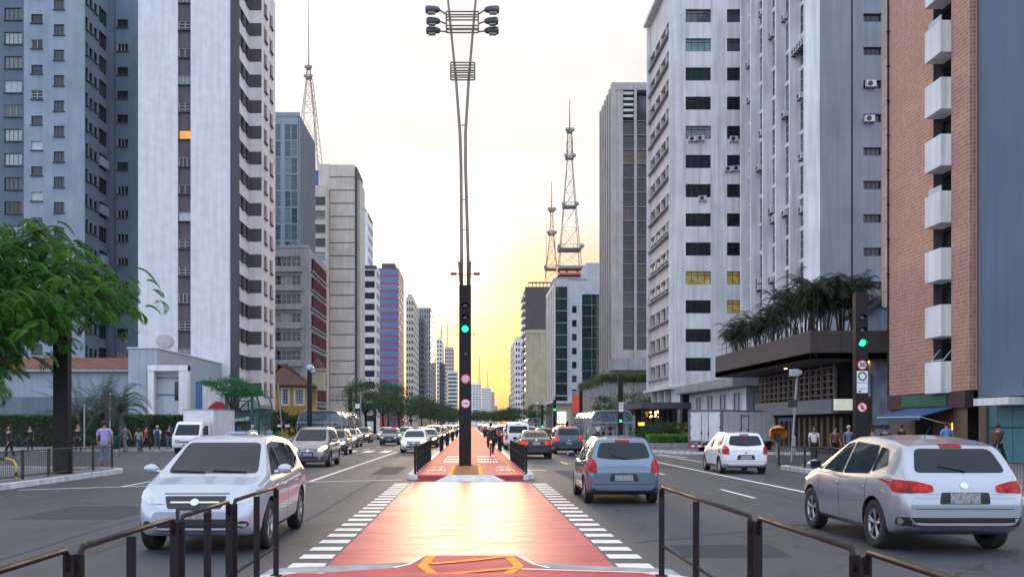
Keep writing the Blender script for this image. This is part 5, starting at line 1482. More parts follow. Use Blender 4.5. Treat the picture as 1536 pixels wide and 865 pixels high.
# ---- L6: white tower and striped block
b = Bld('narrow white tower with small window rows behind the striped block', 'office tower', -28, 270)
D = 270; x0, x1 = wx(530, D), wx(552, D); ZT = wz(318, D)
b.face('F', D, x0, x1, 0, ZT, M_white, [(x0 + 2.0, x0 + 2.9, ZT - 4 - k * 3.1, ZT - 2.6 - k * 3.1, dict(nx=1, sill=False)) for k in range(8)])
b.face('L', x1, D, D + 14, 0, ZT - 1.5, M_white, [(D + 1 + i * 3.2, D + 3.4 + i * 3.2, ZT - 5 - k * 3.1, ZT - 3.2 - k * 3.1, dict(nx=2, sill=False)) for k in range(7) for i in range(4)])
b.shell(x0, x1 - .01, D + .01, D + 14, 0, ZT, M_white, 'lU'); b.box('roof_plant', x0 + 1, x1 - 1, D + 2, D + 8, ZT, ZT + 1.8, M_concrete)
b.done()
b = Bld('white office block with dark horizontal window stripes, left of centre', 'office block', -25, 235, 'office_block')
D = 235; x0, x1 = wx(537, D), wx(564.5, D); ZT = wz(398, D)
M_strg = glassm('stripe glass', dark=(.02, .028, .05), light=(.05, .06, .09), p_light=.2, rough=.12)
b.face('F', D, x0, x1, 0, ZT, M_white, [(x0 + .2, x1 - .45, ZT - 2.7 - k * 2.8 - .1, ZT - 1.1 - k * 2.8 - .1, dict(nx=5, sill=False, glass=M_strg, fw=.06)) for k in range(14)], .12)
b.face('L', x1, D, D + 9, 0, ZT, M_pk, [(D + 1 + i * 2.6, D + 2.9 + i * 2.6, ZT - 2.7 - k * 2.8, ZT - 1.1 - k * 2.8, dict(nx=1, sill=False)) for k in range(13) for i in range(3)], .12)
b.shell(x0, x1 - .01, D + .01, D + 9, 0, ZT, M_white, 'lU'); b.box('roof_edge', x0, x1 + .1, D - .1, D + .3, ZT - .9, ZT, M_dkgrey)
b.done()
# ---- L7: blue block with thin red bands
b = Bld('blue glass block with thin red bands on every floor, centre left', 'office block', -29, 330, 'office_block')
D = 330; x0, x1 = wx(565, D), wx(598, D); ZT = wz(402, D)
M_bluep = glassm('blue spandrel', dark=(.09, .16, .32), light=(.14, .22, .38), p_light=.6, rough=.2)
M_redb = mat('red floor band', (.36, .03, .05), .5, var=.15)
b.face('F', D, x0, x1, 0, ZT, M_redb, [(x0, x1, ZT - 2.6 - k * 2.62 + .12, ZT - k * 2.62 - .3, dict(nx=5, sill=False, glass=M_bluep, frame=mat('slate frame', (.07, .09, .14), .5, var=0), fw=.07)) for k in range(20) if ZT - 2.6 - k * 2.62 > 1], .08)
b.face('L', x1, D, D + 26, 0, ZT, M_redb, [(D + .6 + i * 6.4, D + 6.2 + i * 6.4, ZT - 2.6 - k * 2.62 + .12, ZT - k * 2.62 - .3, dict(nx=2, sill=False, glass=M_bluep, frame=M_frame_l, fw=.25)) for k in range(20) for i in range(4) if ZT - 2.6 - k * 2.62 > 1], .1)
b.shell(x0, x1 - .01, D + .01, D + 26, 0, ZT, M_grey_blue, 'lU'); b.box('roof_plant', x0 + 1.5, x1 - 1.5, D + 3, D + 12, ZT, ZT + 2.2, M_dkgrey)
b.done()
mb = MB()
# ---- farther left towers
def far_tower(label, D, px0, px1, pys, dep, m, rows, cols, scol, storey, glass=None, side='L', wfrac=.6, hf=.5, name='office_tower', cat='tower', z0=0, group=None, roof=None):
    x0, x1 = wx(px0, D), wx(px1, D); ZT = wz(pys, D)
    b = Bld(label, cat, (x0 + x1) / 2, D, name, group)
    ws = []
    for k in range(rows):
        z = ZT - 1.2 - (k + 1) * storey + .6
        if z < z0 + 1: break
        for i in range(cols):
            u0 = x0 + (x1 - x0) * (i + (1 - wfrac) / 2) / cols; ws.append((u0, u0 + (x1 - x0) * wfrac / cols, z, z + storey * hf, dict(nx=1, sill=False, glass=glass or M_glass_d, fw=.08)))
    b.face('F', D, x0, x1, z0, ZT, m, ws, .15)
    ws = []
    xs = x1 if side == 'L' else x0
    for k in range(rows):
        z = ZT - 1.2 - (k + 1) * storey + .6
        if z < z0 + 1: break
        for i in range(scol): ws.append((D + dep * (i + .2) / scol, D + dep * (i + .8) / scol, z, z + storey * hf, dict(nx=1, sill=False, glass=glass or M_glass_d, fw=.08)))
    b.face(side, xs, D, D + dep, z0, ZT, m, ws, .15)
    b.shell(x0 + (.01 if side == 'R' else 0), x1 - (.01 if side == 'L' else 0), D + .01, D + dep, z0, ZT, m, ('l' if side == 'L' else 'r') * 0 + 'U')
    if roof: b.box('roof_plant', x0 + (x1 - x0) * .2, x0 + (x1 - x0) * .75, D + 1, D + dep * .6, ZT, ZT + roof, m)
    b.done(); return b
far_tower('pale beige tower with warm lit edge, right of the blue red block', 430, 609, 620, 445, 45, M_beige, 20, 3, 8, 3.0, roof=1.5)
far_tower('dark slate tower in front of the pale stone one, centre left', 510, 621, 636, 478, 28, M_dkgrey, 17, 5, 4, 3.1, wfrac=.8)
far_tower('tall pale stone tower with vertical ribs behind the dark slate one', 600, 622, 646, 461, 95, M_concrete, 20, 7, 3, 3.4, wfrac=.45, hf=.8)
far_tower('low cream block below the far left towers above the trees', 470, 623, 652, 602, 20, M_cream, 2, 6, 2, 4, cat='building', name='low_building')
far_tower('slim pale tower just right of the pale stone tower', 760, 655, 663, 507, 60, M_pinkwhite, 20, 2, 4, 3.4)
far_tower('dark narrow block at the foot of the slim pale tower', 720, 659, 666, 544, 30, M_dkgrey, 14, 2, 3, 3.4)
far_tower('pinkish far tower glowing in the sunset, left of the central column', 900, 667, 680, 520, 60, M_beige, 20, 4, 4, 3.6)
far_tower('grey white block with strip windows, directly left of the central column', 820, 671, 686.5, 556, 30, M_white, 13, 1, 3, 3.4, wfrac=.85, hf=.45)
far_tower('white stepped block immediately right of the central column in the haze', 1250, 700, 722, 575, 60, M_white, 14, 5, 2, 3.6, side='L')
far_tower('pale distant block with a flat top, second right of the central column', 1400, 723, 736.5, 581, 60, M_pinkwhite, 13, 4, 2, 3.6)
far_tower('dim orange distant block, third right of the central column', 1500, 737, 742, 587, 80, M_beige, 12, 2, 2, 3.8)
far_tower('smallest distant block on the left of the sunset gap', 1700, 742, 746.5, 608, 80, M_beige, 7, 2, 2, 4)
# ---- right far
far_tower('pinkish far tower right of the sunset gap', 480, 773, 784, 507, 60, M_pinkwhite, 13, 3, 6, 3.1, side='R', roof=1)
far_tower('distant slab at the right foot of the sunset gap', 700, 768, 776, 590, 60, M_beige, 8, 2, 4, 3.1, side='R')
# ---- R: dark block over a beige one
b = Bld('dark brown office block with bare front wall and balconied street side', 'office block', 28, 375, 'office_block')
D = 375; x0, x1 = wx(788, D), wx(832, D); ZT = wz(430, D)
M_dbr = wallm('dark umber wall', (.075, .065, .07), .3)
b.face('F', D, x0, x1, 0, ZT, M_dbr)
b.face('R', x0, D, D + 20, 0, ZT, M_pk, [(D + .5, D + 19.5, ZT - 2.8 - k * 3.0, ZT - 1.0 - k * 3.0, dict(nx=6, sill=False, glass=M_glass_d, fw=.2)) for k in range(18) if ZT - 2.8 - k * 3 > 1], .4)
for k in range(18): b.box('balcony', x0 - .9, x0, D + .3, D + 19.7, ZT - 4.0 - k * 3.0, ZT - 3.0 - k * 3.0, M_pk)
b.shell(x0 + .01, x1, D + .01, D + 20, 0, ZT, M_dbr, 'rU' * 0 + 'U')
mb = MB()
for i in range(7): X = x0 + 1.5 + i * (x1 - x0 - 3) / 6; mb.box(X - .15, X + .15, D + 1, D + 1.3, ZT, ZT + 1.6)
mb.box(x0 + 1.2, x1 - 1.2, D + .8, D + 1.5, ZT + 1.6, ZT + 2.1); mb.build('roof_crown', M_dkgrey, b.root)
b.done()
b = Bld('plain beige block standing before the dark brown office block', 'building', 29, 362, 'low_block')
D = 362; x0, x1 = wx(790, D), wx(826, D); ZT = wz(499, D)
b.face('F', D, x0, x1, 0, ZT, M_cream); b.shell(x0, x1, D + .01, D + 10, 0, ZT, M_cream, 'Uk'); b.box('cornice', x0 - .3, x1 + .3, D - .4, D + .4, ZT - .2, ZT + 1.2, M_cream)
for i in range(4): X = x0 + (i + .5) * (x1 - x0) / 4; b.box('pilaster', X - .5, X + .5, D - .25, D - .01, 4, ZT - .25, M_cream)
b.done()
# ---- R: green glass block
b = Bld('white block with dark green glass and a column of small square windows', 'office block', 27, 235, 'office_block')
D = 235; X = lambda p: wx(p, D); Z = lambda p: wz(p, D)
M_gg = glassm('green curtain glass', dark=(.004, .022, .022), light=(.012, .06, .055), p_light=.5, rough=.05)
M_mullg = mat('green mullion', (.01, .03, .03), .4, var=0)
wl = [(X(833), X(850.5), Z(593) + k * (Z(430) - Z(593)) / 9 + .05, Z(593) + (k + 1) * (Z(430) - Z(593)) / 9 - .05, dict(nx=3, glass=M_gg, frame=M_mullg, sill=False, fw=.07)) for k in range(9)]
wm = [(X(858), X(865), Z(459.5 + k * 20.8) - .85 * 0 - 1.6, Z(459.5 + k * 20.8) + .1, dict(nx=1, glass=M_glass_d, frame=M_sign_k, sill=False)) for k in range(7)]
wr_ = [(X(873) + i * (X(903) - X(873)) / 2, X(873) + (i + 1) * (X(903) - X(873)) / 2 - .04, Z(572) + k * (Z(441) - Z(572)) / 8 + .02, Z(572) + (k + 1) * (Z(441) - Z(572)) / 8 - .02, dict(nx=2, nz=2, glass=M_gg, frame=M_mullg, sill=False, fw=.06)) for k in range(8) for i in range(2)]
M_pw = tilem('white facing slabs', (.50, .52, .56), (.30, .31, .34), 1.6, .9, .03, 0, .6, .06)
b.face('F', D, X(851), X(903.5), Z(603), Z(421), M_pw, wm + wr_, .15)
b.face('F', D - .6, X(831.5), X(851), Z(594), Z(429), M_pw, wl, .1)
b.face('F', D - .3, X(832), X(851), Z(429), Z(419), M_pw)
b.face('R', X(831.5), D - .6, D + 26, Z(603), Z(421), M_pk, [(D + 2 + i * 5, D + 5 + i * 5, Z(600), Z(428), dict(nx=2, nz=8, glass=M_glass_d, sill=False)) for i in range(5)], .3)
b.face('F', D + .3, X(829), X(858), 0, Z(603), M_cream, [(X(858) * 0 + X(846), X(846) + 1.2, .2, 2.6, dict(nx=1, sill=False))])
b.face('F', D + .1, X(858.5), X(903), 0, Z(603.5), M_concrete)
b.box('corner_fascia', X(831), X(905), D - .9, D + .2, Z(605), Z(601), M_pw)
b.box('roof_block', X(881), X(905), D + 2, D + 14, Z(421), Z(392), M_pw); b.box('roof_block', X(831), X(881), D + 1.5, D + 12, Z(421), Z(416), M_concrete)
b.shell(X(831.6), X(905), D + .31, D + 27, 0, Z(421) - .02, M_concrete, 'U')
b.done()
# red steel tower base on its roof + masts
M_mastr = mat('mast steel red', (.42, .10, .07), .5, var=.2); M_mastg = mat('mast steel grey', (.25, .23, .22), .5, var=.2)
def lattice(label, D, px, pyb, secs, r, m, platforms=(), spike=None, legs=4, whips=()):
    """secs: list of (py, half width px) from the foot up; braced lattice mast"""
    x = wx(px, D); root = empty('antenna_tower', (x, D, wz(pyb, D)), 0, label, 'antenna tower', 'broadcast masts above the roofs')
    lv = [(wz(p, D), h * D / FPX) for p, h in secs]
    def corners(h): return [(x + h * math.cos(R(45 + 90 * k)) * 1.35, D + h * math.sin(R(45 + 90 * k)) * 1.35) for k in range(4)]
    sub = []
    for i in range(len(lv) - 1):
        z0, h0 = lv[i]; z1, h1 = lv[i + 1]
        n = max(1, int((z1 - z0) / max(2.2 * (h0 + h1) / 2 * 1.2, 2.0)))
        for k in range(n): sub.append((z0 + (z1 - z0) * k / n, h0 + (h1 - h0) * k / n))
    sub.append(lv[-1])
    mb = MB()
    for i in range(len(sub) - 1):
        a = corners(sub[i][1]); c = corners(sub[i + 1][1]); z0, z1 = sub[i][0], sub[i + 1][0]
        for k in range(4):
            mb.tube((*a[k], z0), (*c[k], z1), r, n=4, cap=False)
            k2 = (k + 1) % 4
            mb.tube((*a[k], z0), (*c[k2], z1), r * .5, n=3, cap=False); mb.tube((*a[k2], z0), (*c[k], z1), r * .5, n=3, cap=False); mb.tube((*c[k], z1), (*c[k2], z1), r * .6, n=3, cap=False)
    o = mb.build('lattice', m, root); o['kind'] = 'stuff' if False else o.get('kind', '') or ''
    del o['kind']
    for py, hw in platforms:
        h = hw * D / FPX; z = wz(py, D); mb = MB()
        mb.box(x - h, x + h, D - h, D + h, z - .12, z + .12)
        for q in range(9):
            t = -h + 2 * h * q / 8
            for (ax, ay) in ((t, -h), (t, h), (-h, t), (h, t)): mb.tube((x + ax, D + ay, z), (x + ax, D + ay, z + 1.1), .06, n=3, cap=False)
        for s1 in (-1, 1):
            mb.tube((x - h, D + s1 * h, z + 1.1), (x + h, D + s1 * h, z + 1.1), .07, n=4); mb.tube((x + s1 * h, D - h, z + 1.1), (x + s1 * h, D + h, z + 1.1), .07, n=4)
            mb.lathe([(.0001, -.1), (.5, -.05), (.6, .3)], (x + s1 * h, D - h - .3, z + .6), 'Y', 10)
        mb.build('platform', M_mastg, root)
    if spike:
        mb = MB(); mb.tube((x, D, lv[-1][0]), (x, D, wz(spike, D)), r * 2.2, r * .8, 6); mb.build('spire', m, root)
    for dx, p0, p1 in whips:
        mb = MB(); X_ = x + dx * D / FPX; mb.tube((X_, D, wz(p0, D)), (X_, D, wz(p1, D)), r * 1.2, r * .5, 5); mb.build('aerial', m, root)
    return root
lattice('tall lattice broadcast tower on the roof at right of centre, with ringed platforms', 262, 854.5, 400, [(400, 17), (376, 15), (311, 9.5), (241, 4), (200, 3.2)], .10, mat('mast steel haze', (.22, .16, .15), .5, var=.2), [(375, 17), (311, 10), (238, 6), (199, 4)], 150, whips=[(-4.5, 232, 212), (4.5, 230, 205), (-22, 372, 355)])
lattice('smaller red lattice mast standing left of the tallest one on the right', 300, 827.5, 420, [(420, 10), (405, 8.5), (352, 2.6), (318, 2)], .10, M_mastr, [(404, 10), (352, 5), (317, 4)], 272, whips=[(-8, 410, 335)])
b = Bld('red and grey steel mast platform on the roof by the green glass block', 'steel platform', wx(856, 260), 258, 'mast_platform')
D = 260
for py in (402, 412): b.box('beam', wx(836, D), wx(884, D), D - 3, D + 3, wz(py + 2.4, D), wz(py - 1.4, D), M_mastr if py > 405 else M_mastg)
for px in (838, 850, 866, 882): b.box('post', wx(px, D) - .3, wx(px, D) + .3, D - .5, D + .5, wz(425, D), wz(400, D), M_mastr)
b.box('plinth', wx(833, D), wx(884, D), D - 2.5, D + 2.4, 0, wz(417, D), M_concrete)
b.done()
lattice('guyed lattice mast behind the blue grey glass tower at upper left', 330, 463, 330, [(330, 16), (172, 9.2), (120, 3.2), (104, 2.8)], .13, mat('mast steel rust', (.36, .22, .17), .5, var=.2), [(118, 4.5), (104, 3.4)], 2)
mb = MB(); D = 330
root = empty('antenna_tower', (wx(480, D), D, 0), 0, 'leaning lattice brace of the left mast coming down behind the beige tower', 'antenna tower', 'broadcast masts above the roofs')
for s in (-1, 1):
    p = (wx(467 + s * 2, D), D, wz(120, D)); q = (wx(482 + s * 3, D), D, wz(260, D)); mb.tube(p, q, .18, n=4)
for k in range(16):
    t = k / 15; t2 = (k + 1) / 15
    pa = Vector((wx(465, D), D, wz(120, D))).lerp(Vector((wx(479, D), D, wz(260, D))), t); pb = Vector((wx(469, D), D, wz(120, D))).lerp(Vector((wx(485, D), D, wz(260, D))), min(1, t2)); mb.tube(pa, pb, .09, n=3)
mb.build('lattice', MATS['mast steel rust'], root)
for i, (px, D, p0, p1) in enumerate(((671, 1100, 540, 478), (719, 1500, 580, 533), (731.5, 1600, 590, 554), (662, 800, 510, 485), (769, 700, 600, 570))):
    lattice(['thin far mast left of the central column', 'thin far mast nearest right of the central column', 'second thin far mast right of the central column', 'tiny mast on the slim pale tower', 'tiny mast right of the sunset gap'][i], D, px, p0, [(p0, 1.6), (p1 + 14, .6)], .3, M_mastr, [], p1)

# ---- R: dark glass tower with stone fins
b = Bld('tall slim tower of stone fins and dark glass floors, right of centre', 'office tower', 33, 180)
D = 180; X = lambda p: wx(p, D); Z = lambda p: wz(p, D)
M_st = wallm('warm stone', (.36, .33, .32), .3); ZT = Z(124)
M_br = glassm('bronze dark glass', dark=(.012, .016, .024), light=(.14, .08, .05), p_light=.10, rough=.05)
wf = []
zz0 = Z(181)
for a, c in ((934.5, 951), (955, 972)):
    for k in range(17):
        z = zz0 - (k + 1) * 2.76
        wf.append((X(a), X(c) - .02, z + .02, z + 2.70, dict(nx=3, nz=1, top=1.3, glass=M_br, frame=M_frame_d, sill=False, fw=.05)))
wf = [q for q in wf if q[2] > Z(540)]
b.face('F', D, X(923.5), X(974), Z(560), zz0, M_st, wf, .45)
b.face('F', D, X(923.5), X(934.5), zz0, ZT, M_st); b.box('fin', X(951), X(954.8), D - .3, D + .3, Z(541), ZT - .3, M_st)
b.face('F', D + 1.6, X(934.5), X(974), zz0, Z(135), M_black)
for k in range(5): b.box('louvre', X(935), X(950.5), D + .15, D + 1.0, Z(141 + k * 8.5), Z(137.5 + k * 8.5), M_frame_l)
b.box('roof_beam', X(923.5), X(974), D - .1, D + 1.6, Z(135), ZT, M_st)
mb = MB(); mb.lathe([(.0001, Z(181)), (2.0, Z(181)), (2.0, Z(150)), (1.6, Z(141)), (.0001, Z(138))], (X(964), D + 2.6, 0), 'Z', 16); mb.build('tank', M_dkgrey, b.root)
xs = X(923.5)
b.face('R', xs, D, D + 18.5, 0, ZT, M_dbr)
for i in range(6): b.box('fin', xs - .75, xs - .01, D + .05 + i * 3.2, D + 1.5 + i * 3.2, Z(600), ZT - .01, M_st)
b.box('fin', xs - .75, xs + .0, D - .3, D + .04, Z(600), ZT - .02, M_st)
b.shell(xs + .01, X(990), D + 1.7, D + 18.5, 0, ZT, M_dbr, 'U')
b.box('plinth', X(911), X(985), D - 8, D - .8, Z(558), Z(541.5), M_concrete)
b.done()
# ---- R: concrete garden wall with planting below that tower
b = Bld('board marked concrete retaining wall with planting on top, right of centre', 'concrete wall', 30, 140, 'retaining_wall')
D = 140; X = lambda p: wx(p, D); Z = lambda p: wz(p, D)
b.face('R', X(905), D, D + 32, 0, Z(573), M_concrete); b.face('F', D, X(905), X(990), 0, Z(573), M_concrete)
for i in range(20): b.box('rib', X(905) + .3 + i * .42, X(905) + .42 + i * .42, D - .06, D - .003, .2, Z(573) - .1, M_concrete)
b.shell(X(905) + .01, X(990), D + .01, D + 32, 0, Z(573) - .02, M_concrete, 'U')
b.done()
M_mag = mat('magenta hoarding', (.30, .04, .22), .5, var=.1); M_redb2 = mat('orange red banner', (.62, .06, .03), .5, var=.1, emit=(1, .08, .03), es=.12)
D = 168
b = Bld('magenta shop hoarding beside the concrete retaining wall', 'hoarding', wx(880, D), D, 'hoarding'); b.box('panel', wx(874.5, D), wx(887, D), D, D + .6, wz(597, D), wz(571, D), M_mag); b.box('support', wx(876, D), wx(886, D), D + .1, D + .5, 0, wz(597, D), M_dbr); b.box('lit_sign', wx(880, D), wx(886, D), D - .2, D - .01, wz(612, D), wz(604, D), mat('glowing orange sign', (.7, .15, .02), .5, var=.4, scale=2, emit=(1, .3, .03), es=1.6)); b.done()
D = 138
b = Bld('orange red banner on a grey shop front left of the black column', 'shop front', wx(865, D), D, 'shop_front'); b.box('banner', wx(859, D), wx(868.5, D), D - .25, D, wz(620, D), wz(594, D), M_redb2); b.box('frame_panel', wx(858.3, D), wx(869, D), D, D + .5, 0, wz(586, D), M_concrete); b.done()
D = 104
root = empty('advertising_panel', (wx(842.5, D), D, 0), 0, 'lit white advertising panel with a red display strip below it', 'advertising panel')
xa, xb_ = wx(836, D), wx(849, D)
mb = MB(); mb.box(xa - .06, xb_ + .06, D, D + .25, wz(636, D), wz(616, D), bev=.03); mb.box((xa + xb_) / 2 - .12, (xa + xb_) / 2 + .12, D + .02, D + .2, .15, wz(636, D)); mb.build('frame', M_steel_b, root)
mb = MB(); mb.box(xa, xb_, D - .01, D - .001, wz(634, D), wz(617, D)); mb.build('lit_poster', mat('lit poster', (.8, .8, .8), .4, var=0, emit=(1, .97, .95), es=2.2), root)
mb = MB()
for i in range(4): mb.box(xa + .06 + i * .23, xa + .22 + i * .23, D - .03, D - .012, wz(640, D), wz(636.5, D), i % 2)
mb.box(xa, xb_, D - .012, D + .1, wz(641, D), wz(636, D), 2); mb.build('display_strip', [mat('red digits', (.7, .1, .05), .4, var=0, emit=(1, .12, .04), es=3), mat('amber digits', (.7, .5, .05), .4, var=0, emit=(1, .6, .1), es=3), M_sign_k], root)

# ---- R: white office block with stepped window bands on its street side
b = Bld('white office block with dark square windows and slanting window bands on its street side', 'office block', 25, 104, 'office_block')
D = 104; X = lambda p: wx(p, D); Z = lambda p: wz(p, D)
p_ = 43.8 * D / FPX; xs = X(1010); ZT = wz(42, 117.6)
wf = []
for k in range(-1, 13):
    zc = Z(24 + k * 43.7 if k < 9 else 24 + 8.0 * 43.7 + (k - 8) * 43.2)
    gl = {9: M_warm_win, 6: M_gg, 5: M_bluewin, 0: M_curt, 1: M_curt, 2: M_gg}.get(k, M_glass)
    if Z(555) < zc < ZT - 2: 
        wf += [(X(1028.5), X(1066.5), zc - .72, zc + .75, dict(nx=4, top=.38, glass=gl, sill=False)), (X(1090.5), X(1128), zc - .72, zc + .75, dict(nx=4, top=.38, glass=M_warm_win if k in (9, 10) else gl, sill=False))]
b.face('F', D, xs, X(1140), Z(581), ZT, M_white, wf, .25)
for k in range(14): 
    pass
ws = []; Db = 117.6
zz_ = [q[2] for q in wf[::2]]
for z in sorted(zz_):
    ws += [(D + 1.0 + i * 3.15, D + 3.8 + i * 3.15, z - .35, z + 1.15, dict(nx=2, glass=M_glass_d, frame=M_frame_d, sill=False)) for i in range(4)]
b.face('R', xs, D, Db, Z(581), ZT, M_pk, ws, .5)
for z in sorted(zz_):
    b.box('ledge', xs - .38, xs - .01, D + .7, Db - .4, z - .66, z - .48, M_concrete)
b.box('corner_pier', xs - .42, xs - .02, D + .02, D + .45, Z(581), ZT - .02, M_white); b.box('corner_pier', xs - .42, xs - .02, Db - .5, Db, Z(581), ZT - .04, M_white)
b.box('under_slab', xs - .8, X(1140), D - .3, Db + .2, Z(583), Z(579), M_white)
b.box('roof_slab', xs - .8, X(1140), D + .1, Db + .1, ZT + .01, ZT + .4, M_white)
b.shell(xs + .01, X(1140), D + .51, Db, Z(581) + .1, ZT, M_white, 'rU' * 0 + 'U')
for i in range(4): b.box('column', xs + .1, xs + .7, D + 1 + i * 3.8, D + 1.7 + i * 3.8, 0, Z(583), M_white)
for i in range(2): b.box('column', xs + .1 + i * 6, xs + .8 + i * 6, D + .2, D + .9, 0, Z(583), M_white)
b.box('lobby', xs + 1.6, X(1140), D + 2.5, Db, 0, Z(584), M_glass_d)
b.box('mast_frame', xs + .5, xs + 1.2, Db - 1.4, Db - .6, ZT + .4, ZT + 4.4, M_mastr)
def ac_mesh():
    m = MB(); m.box(-.42, .42, -.35, 0, 0, .56, 0, .02); m.disc((-.1, -.362, .28), .23, 'Y', 20, 1, .01, .17); m.disc((-.1, -.358, .28), .16, 'Y', 16, 2, .006)
    m.box(-.38, -.33, -.34, .02, -.10, 0, 2); m.box(.33, .38, -.34, .02, -.10, 0, 2); return m.mesh('air_conditioner', [M_frame_l, M_frame_d, M_sign_k])
AC = ac_mesh()
for px, py in ((1038, 213), (1050, 212), (1100, 213), (1092, 258), (1104, 257), (1053, 302)): inst('air_conditioner', AC, b.root, (X(px), D - .02, Z(py)), 0)
for z in sorted(zz_)[3:6]:
    for i in range(5): inst('air_conditioner', AC, b.root, (xs - .1, D + 2 + i * 2.1, z - .3), R(-90))
b.done()
# canopy with warm lights under it
D = 98
b = Bld('dark flat canopy with warm lit restaurant front under the white office block', 'canopy', wx(1000, D), D, 'canopy')
b.box('canopy_roof', wx(962, D), wx(1036, D), D, D + 12, wz(612, D), wz(603, D), M_dkgrey)
for px in (965, 990, 1012, 1033): b.box('post', wx(px, D) - .1, wx(px, D) + .1, D + .2, D + .4, 0.15, wz(612, D), M_steel_b)
b.box('shop_front', wx(968, D), wx(1034, D), D + 6, D + 6.3, .15, wz(611, D), M_glass_d)
mb = MB(); r2 = random.Random(5)
for i in range(9): px = 986 + r2.random() * 16; mb.ball((wx(px, D), D + 3 + r2.random() * 2, wz(616 + r2.random() * 9, D)), .09, sub=1)
mb.build('pendant_lamp', mat('warm bulb', (.9, .5, .2), .5, var=0, emit=(1, .48, .16), es=12), b.root)
b.box('shop_sign', wx(957, D), wx(966, D), D - .3, D - .1, wz(638, D), wz(633, D), mat('amber shop sign', (.7, .35, .04), .5, var=.2, emit=(1, .5, .05), es=1.5))
b.done()

# ---- R: ribbed tower
b = Bld('grey slab tower with projecting white fins and many air conditioners, upper right', 'office tower', 32, 81)
D = 81; X = lambda p: wx(p, D); Z = lambda p: wz(p, D); xs = 29.0; ZT = 54
M_slab = wallm('blue grey render', (.21, .225, .26), .35, var=.12)
wf = [(X(1295.5), X(1322.5), Z(26.5 + k * 50.2) - .35, Z(26.5 + k * 50.2) + .38, dict(nx=4, glass=M_glass_d, sill=False)) for k in range(-1, 12)]
wf = [q for q in wf if q[3] < ZT - .3]
b.face('F', D, xs, X(1276.5), 0, ZT, M_slab); b.face('F', D + .25, X(1276.5), X(1279.5), 0, ZT, M_slab); b.face('F', D + .05, X(1279.5), X(1340), 0, ZT, M_slab, wf, .3)
M_teal = glassm('teal strip glass', dark=(.02, .06, .08), light=(.20, .30, .34), p_light=.5, rough=.08)
ys = [81, 85.1, 89, 92.9, 96.9, 100.5]
for i in range(5):
    y0, y1 = ys[i], ys[i + 1]
    mb = MB(); mb.box(xs, xs + 1.3, y1 - .32, y1, 0, ZT - .01); mb.build('fin', M_white, b.root)
    ws = [(y0 + .4, y1 - .36, z, z + 2.55, dict(nx=3, nz=3, glass=M_teal, frame=M_frame_l, sill=False)) for z in np.arange(2.2, ZT - 2, 2.9)]
    b.face('R', xs + .85, y0 + (.33 if i == 0 else .01), y1 - .33, 0, ZT, M_white, ws, .12)
mb = MB(); mb.box(xs - .01, xs + 1.3, D - .02, D + .32, 0, ZT - .01); mb.build('fin', M_white, b.root)
b.shell(xs + 1.0, X(1340), D + .4, 100.5, 0, ZT, M_slab, 'U')
r3 = random.Random(11)
acs = [(1140, 20), (1172, 30), (1120, 98), (1128, 77), (1155, 53), (1170, 64), (1200, 68), (1196, 74), (1148, 160), (1172, 175), (1140, 200), (1198, 145), (1200, 235), (1133, 255), (1157, 330), (1152, 318), (1175, 320), (1200, 315), (1135, 422), (1135, 432), (1152, 421), (1122, 150), (1147, 105), (1128, 310)]
for px, py in acs:
    # the strip between two fins this one hangs in
    Dy = 1400 * (xs + .5) / (px - 706); i = max(0, min(4, int(np.searchsorted(ys, Dy)) - 1)); yy = ys[i + 1] - .5
    inst('air_conditioner', AC, b.root, (xs + .8, min(max(Dy, ys[i] + .8), ys[i + 1] - .85), wz(py, Dy) - .25), R(-90))
for k in range(5): inst('air_conditioner', AC, b.root, (xs + .45, 81.9 + k * .62, wz(70 + k * 0, 83) - .2), R(-90))
inst('air_conditioner', AC, b.root, (X(1303), D, Z(184)), 0); inst('air_conditioner', AC, b.root, (X(1305), D, Z(132)), 0)
b.done()

# ---- R: low grey annex with concrete canopy behind the truck
b = Bld('low grey building with a weathered concrete canopy behind the white box truck', 'low building', 24, 80, 'low_building')
b.face('R', 23.2, 78.6, 99, 0, 4.9, M_white, [(80 + i * 4.6, 82.6 + i * 4.6, 2.2, 4.5, dict(nx=2, glass=M_shut, sill=False)) for i in range(4)]); b.face('F', 78.6, 23.2, 31, 0, 4.9, M_grey_blue, [(23.8, 26.2, 2.4, 4.6, dict(nx=1, glass=M_shut, sill=False)), (26.8, 29.4, 1.0, 4.6, dict(nx=3, glass=M_glass_d, sill=False))])
b.box('canopy', 21.8, 31, 77.8, 99.5, 4.95, 5.75, M_concrete, .03); b.box('base_band', 23.0, 31, 78.4, 78.58, 1.4, 2.2, mat('red brown band', (.12, .05, .045), .6, var=.2))
b.shell(23.21, 31, 78.61, 99, 0, 4.94, M_concrete, 'U')
b.done()

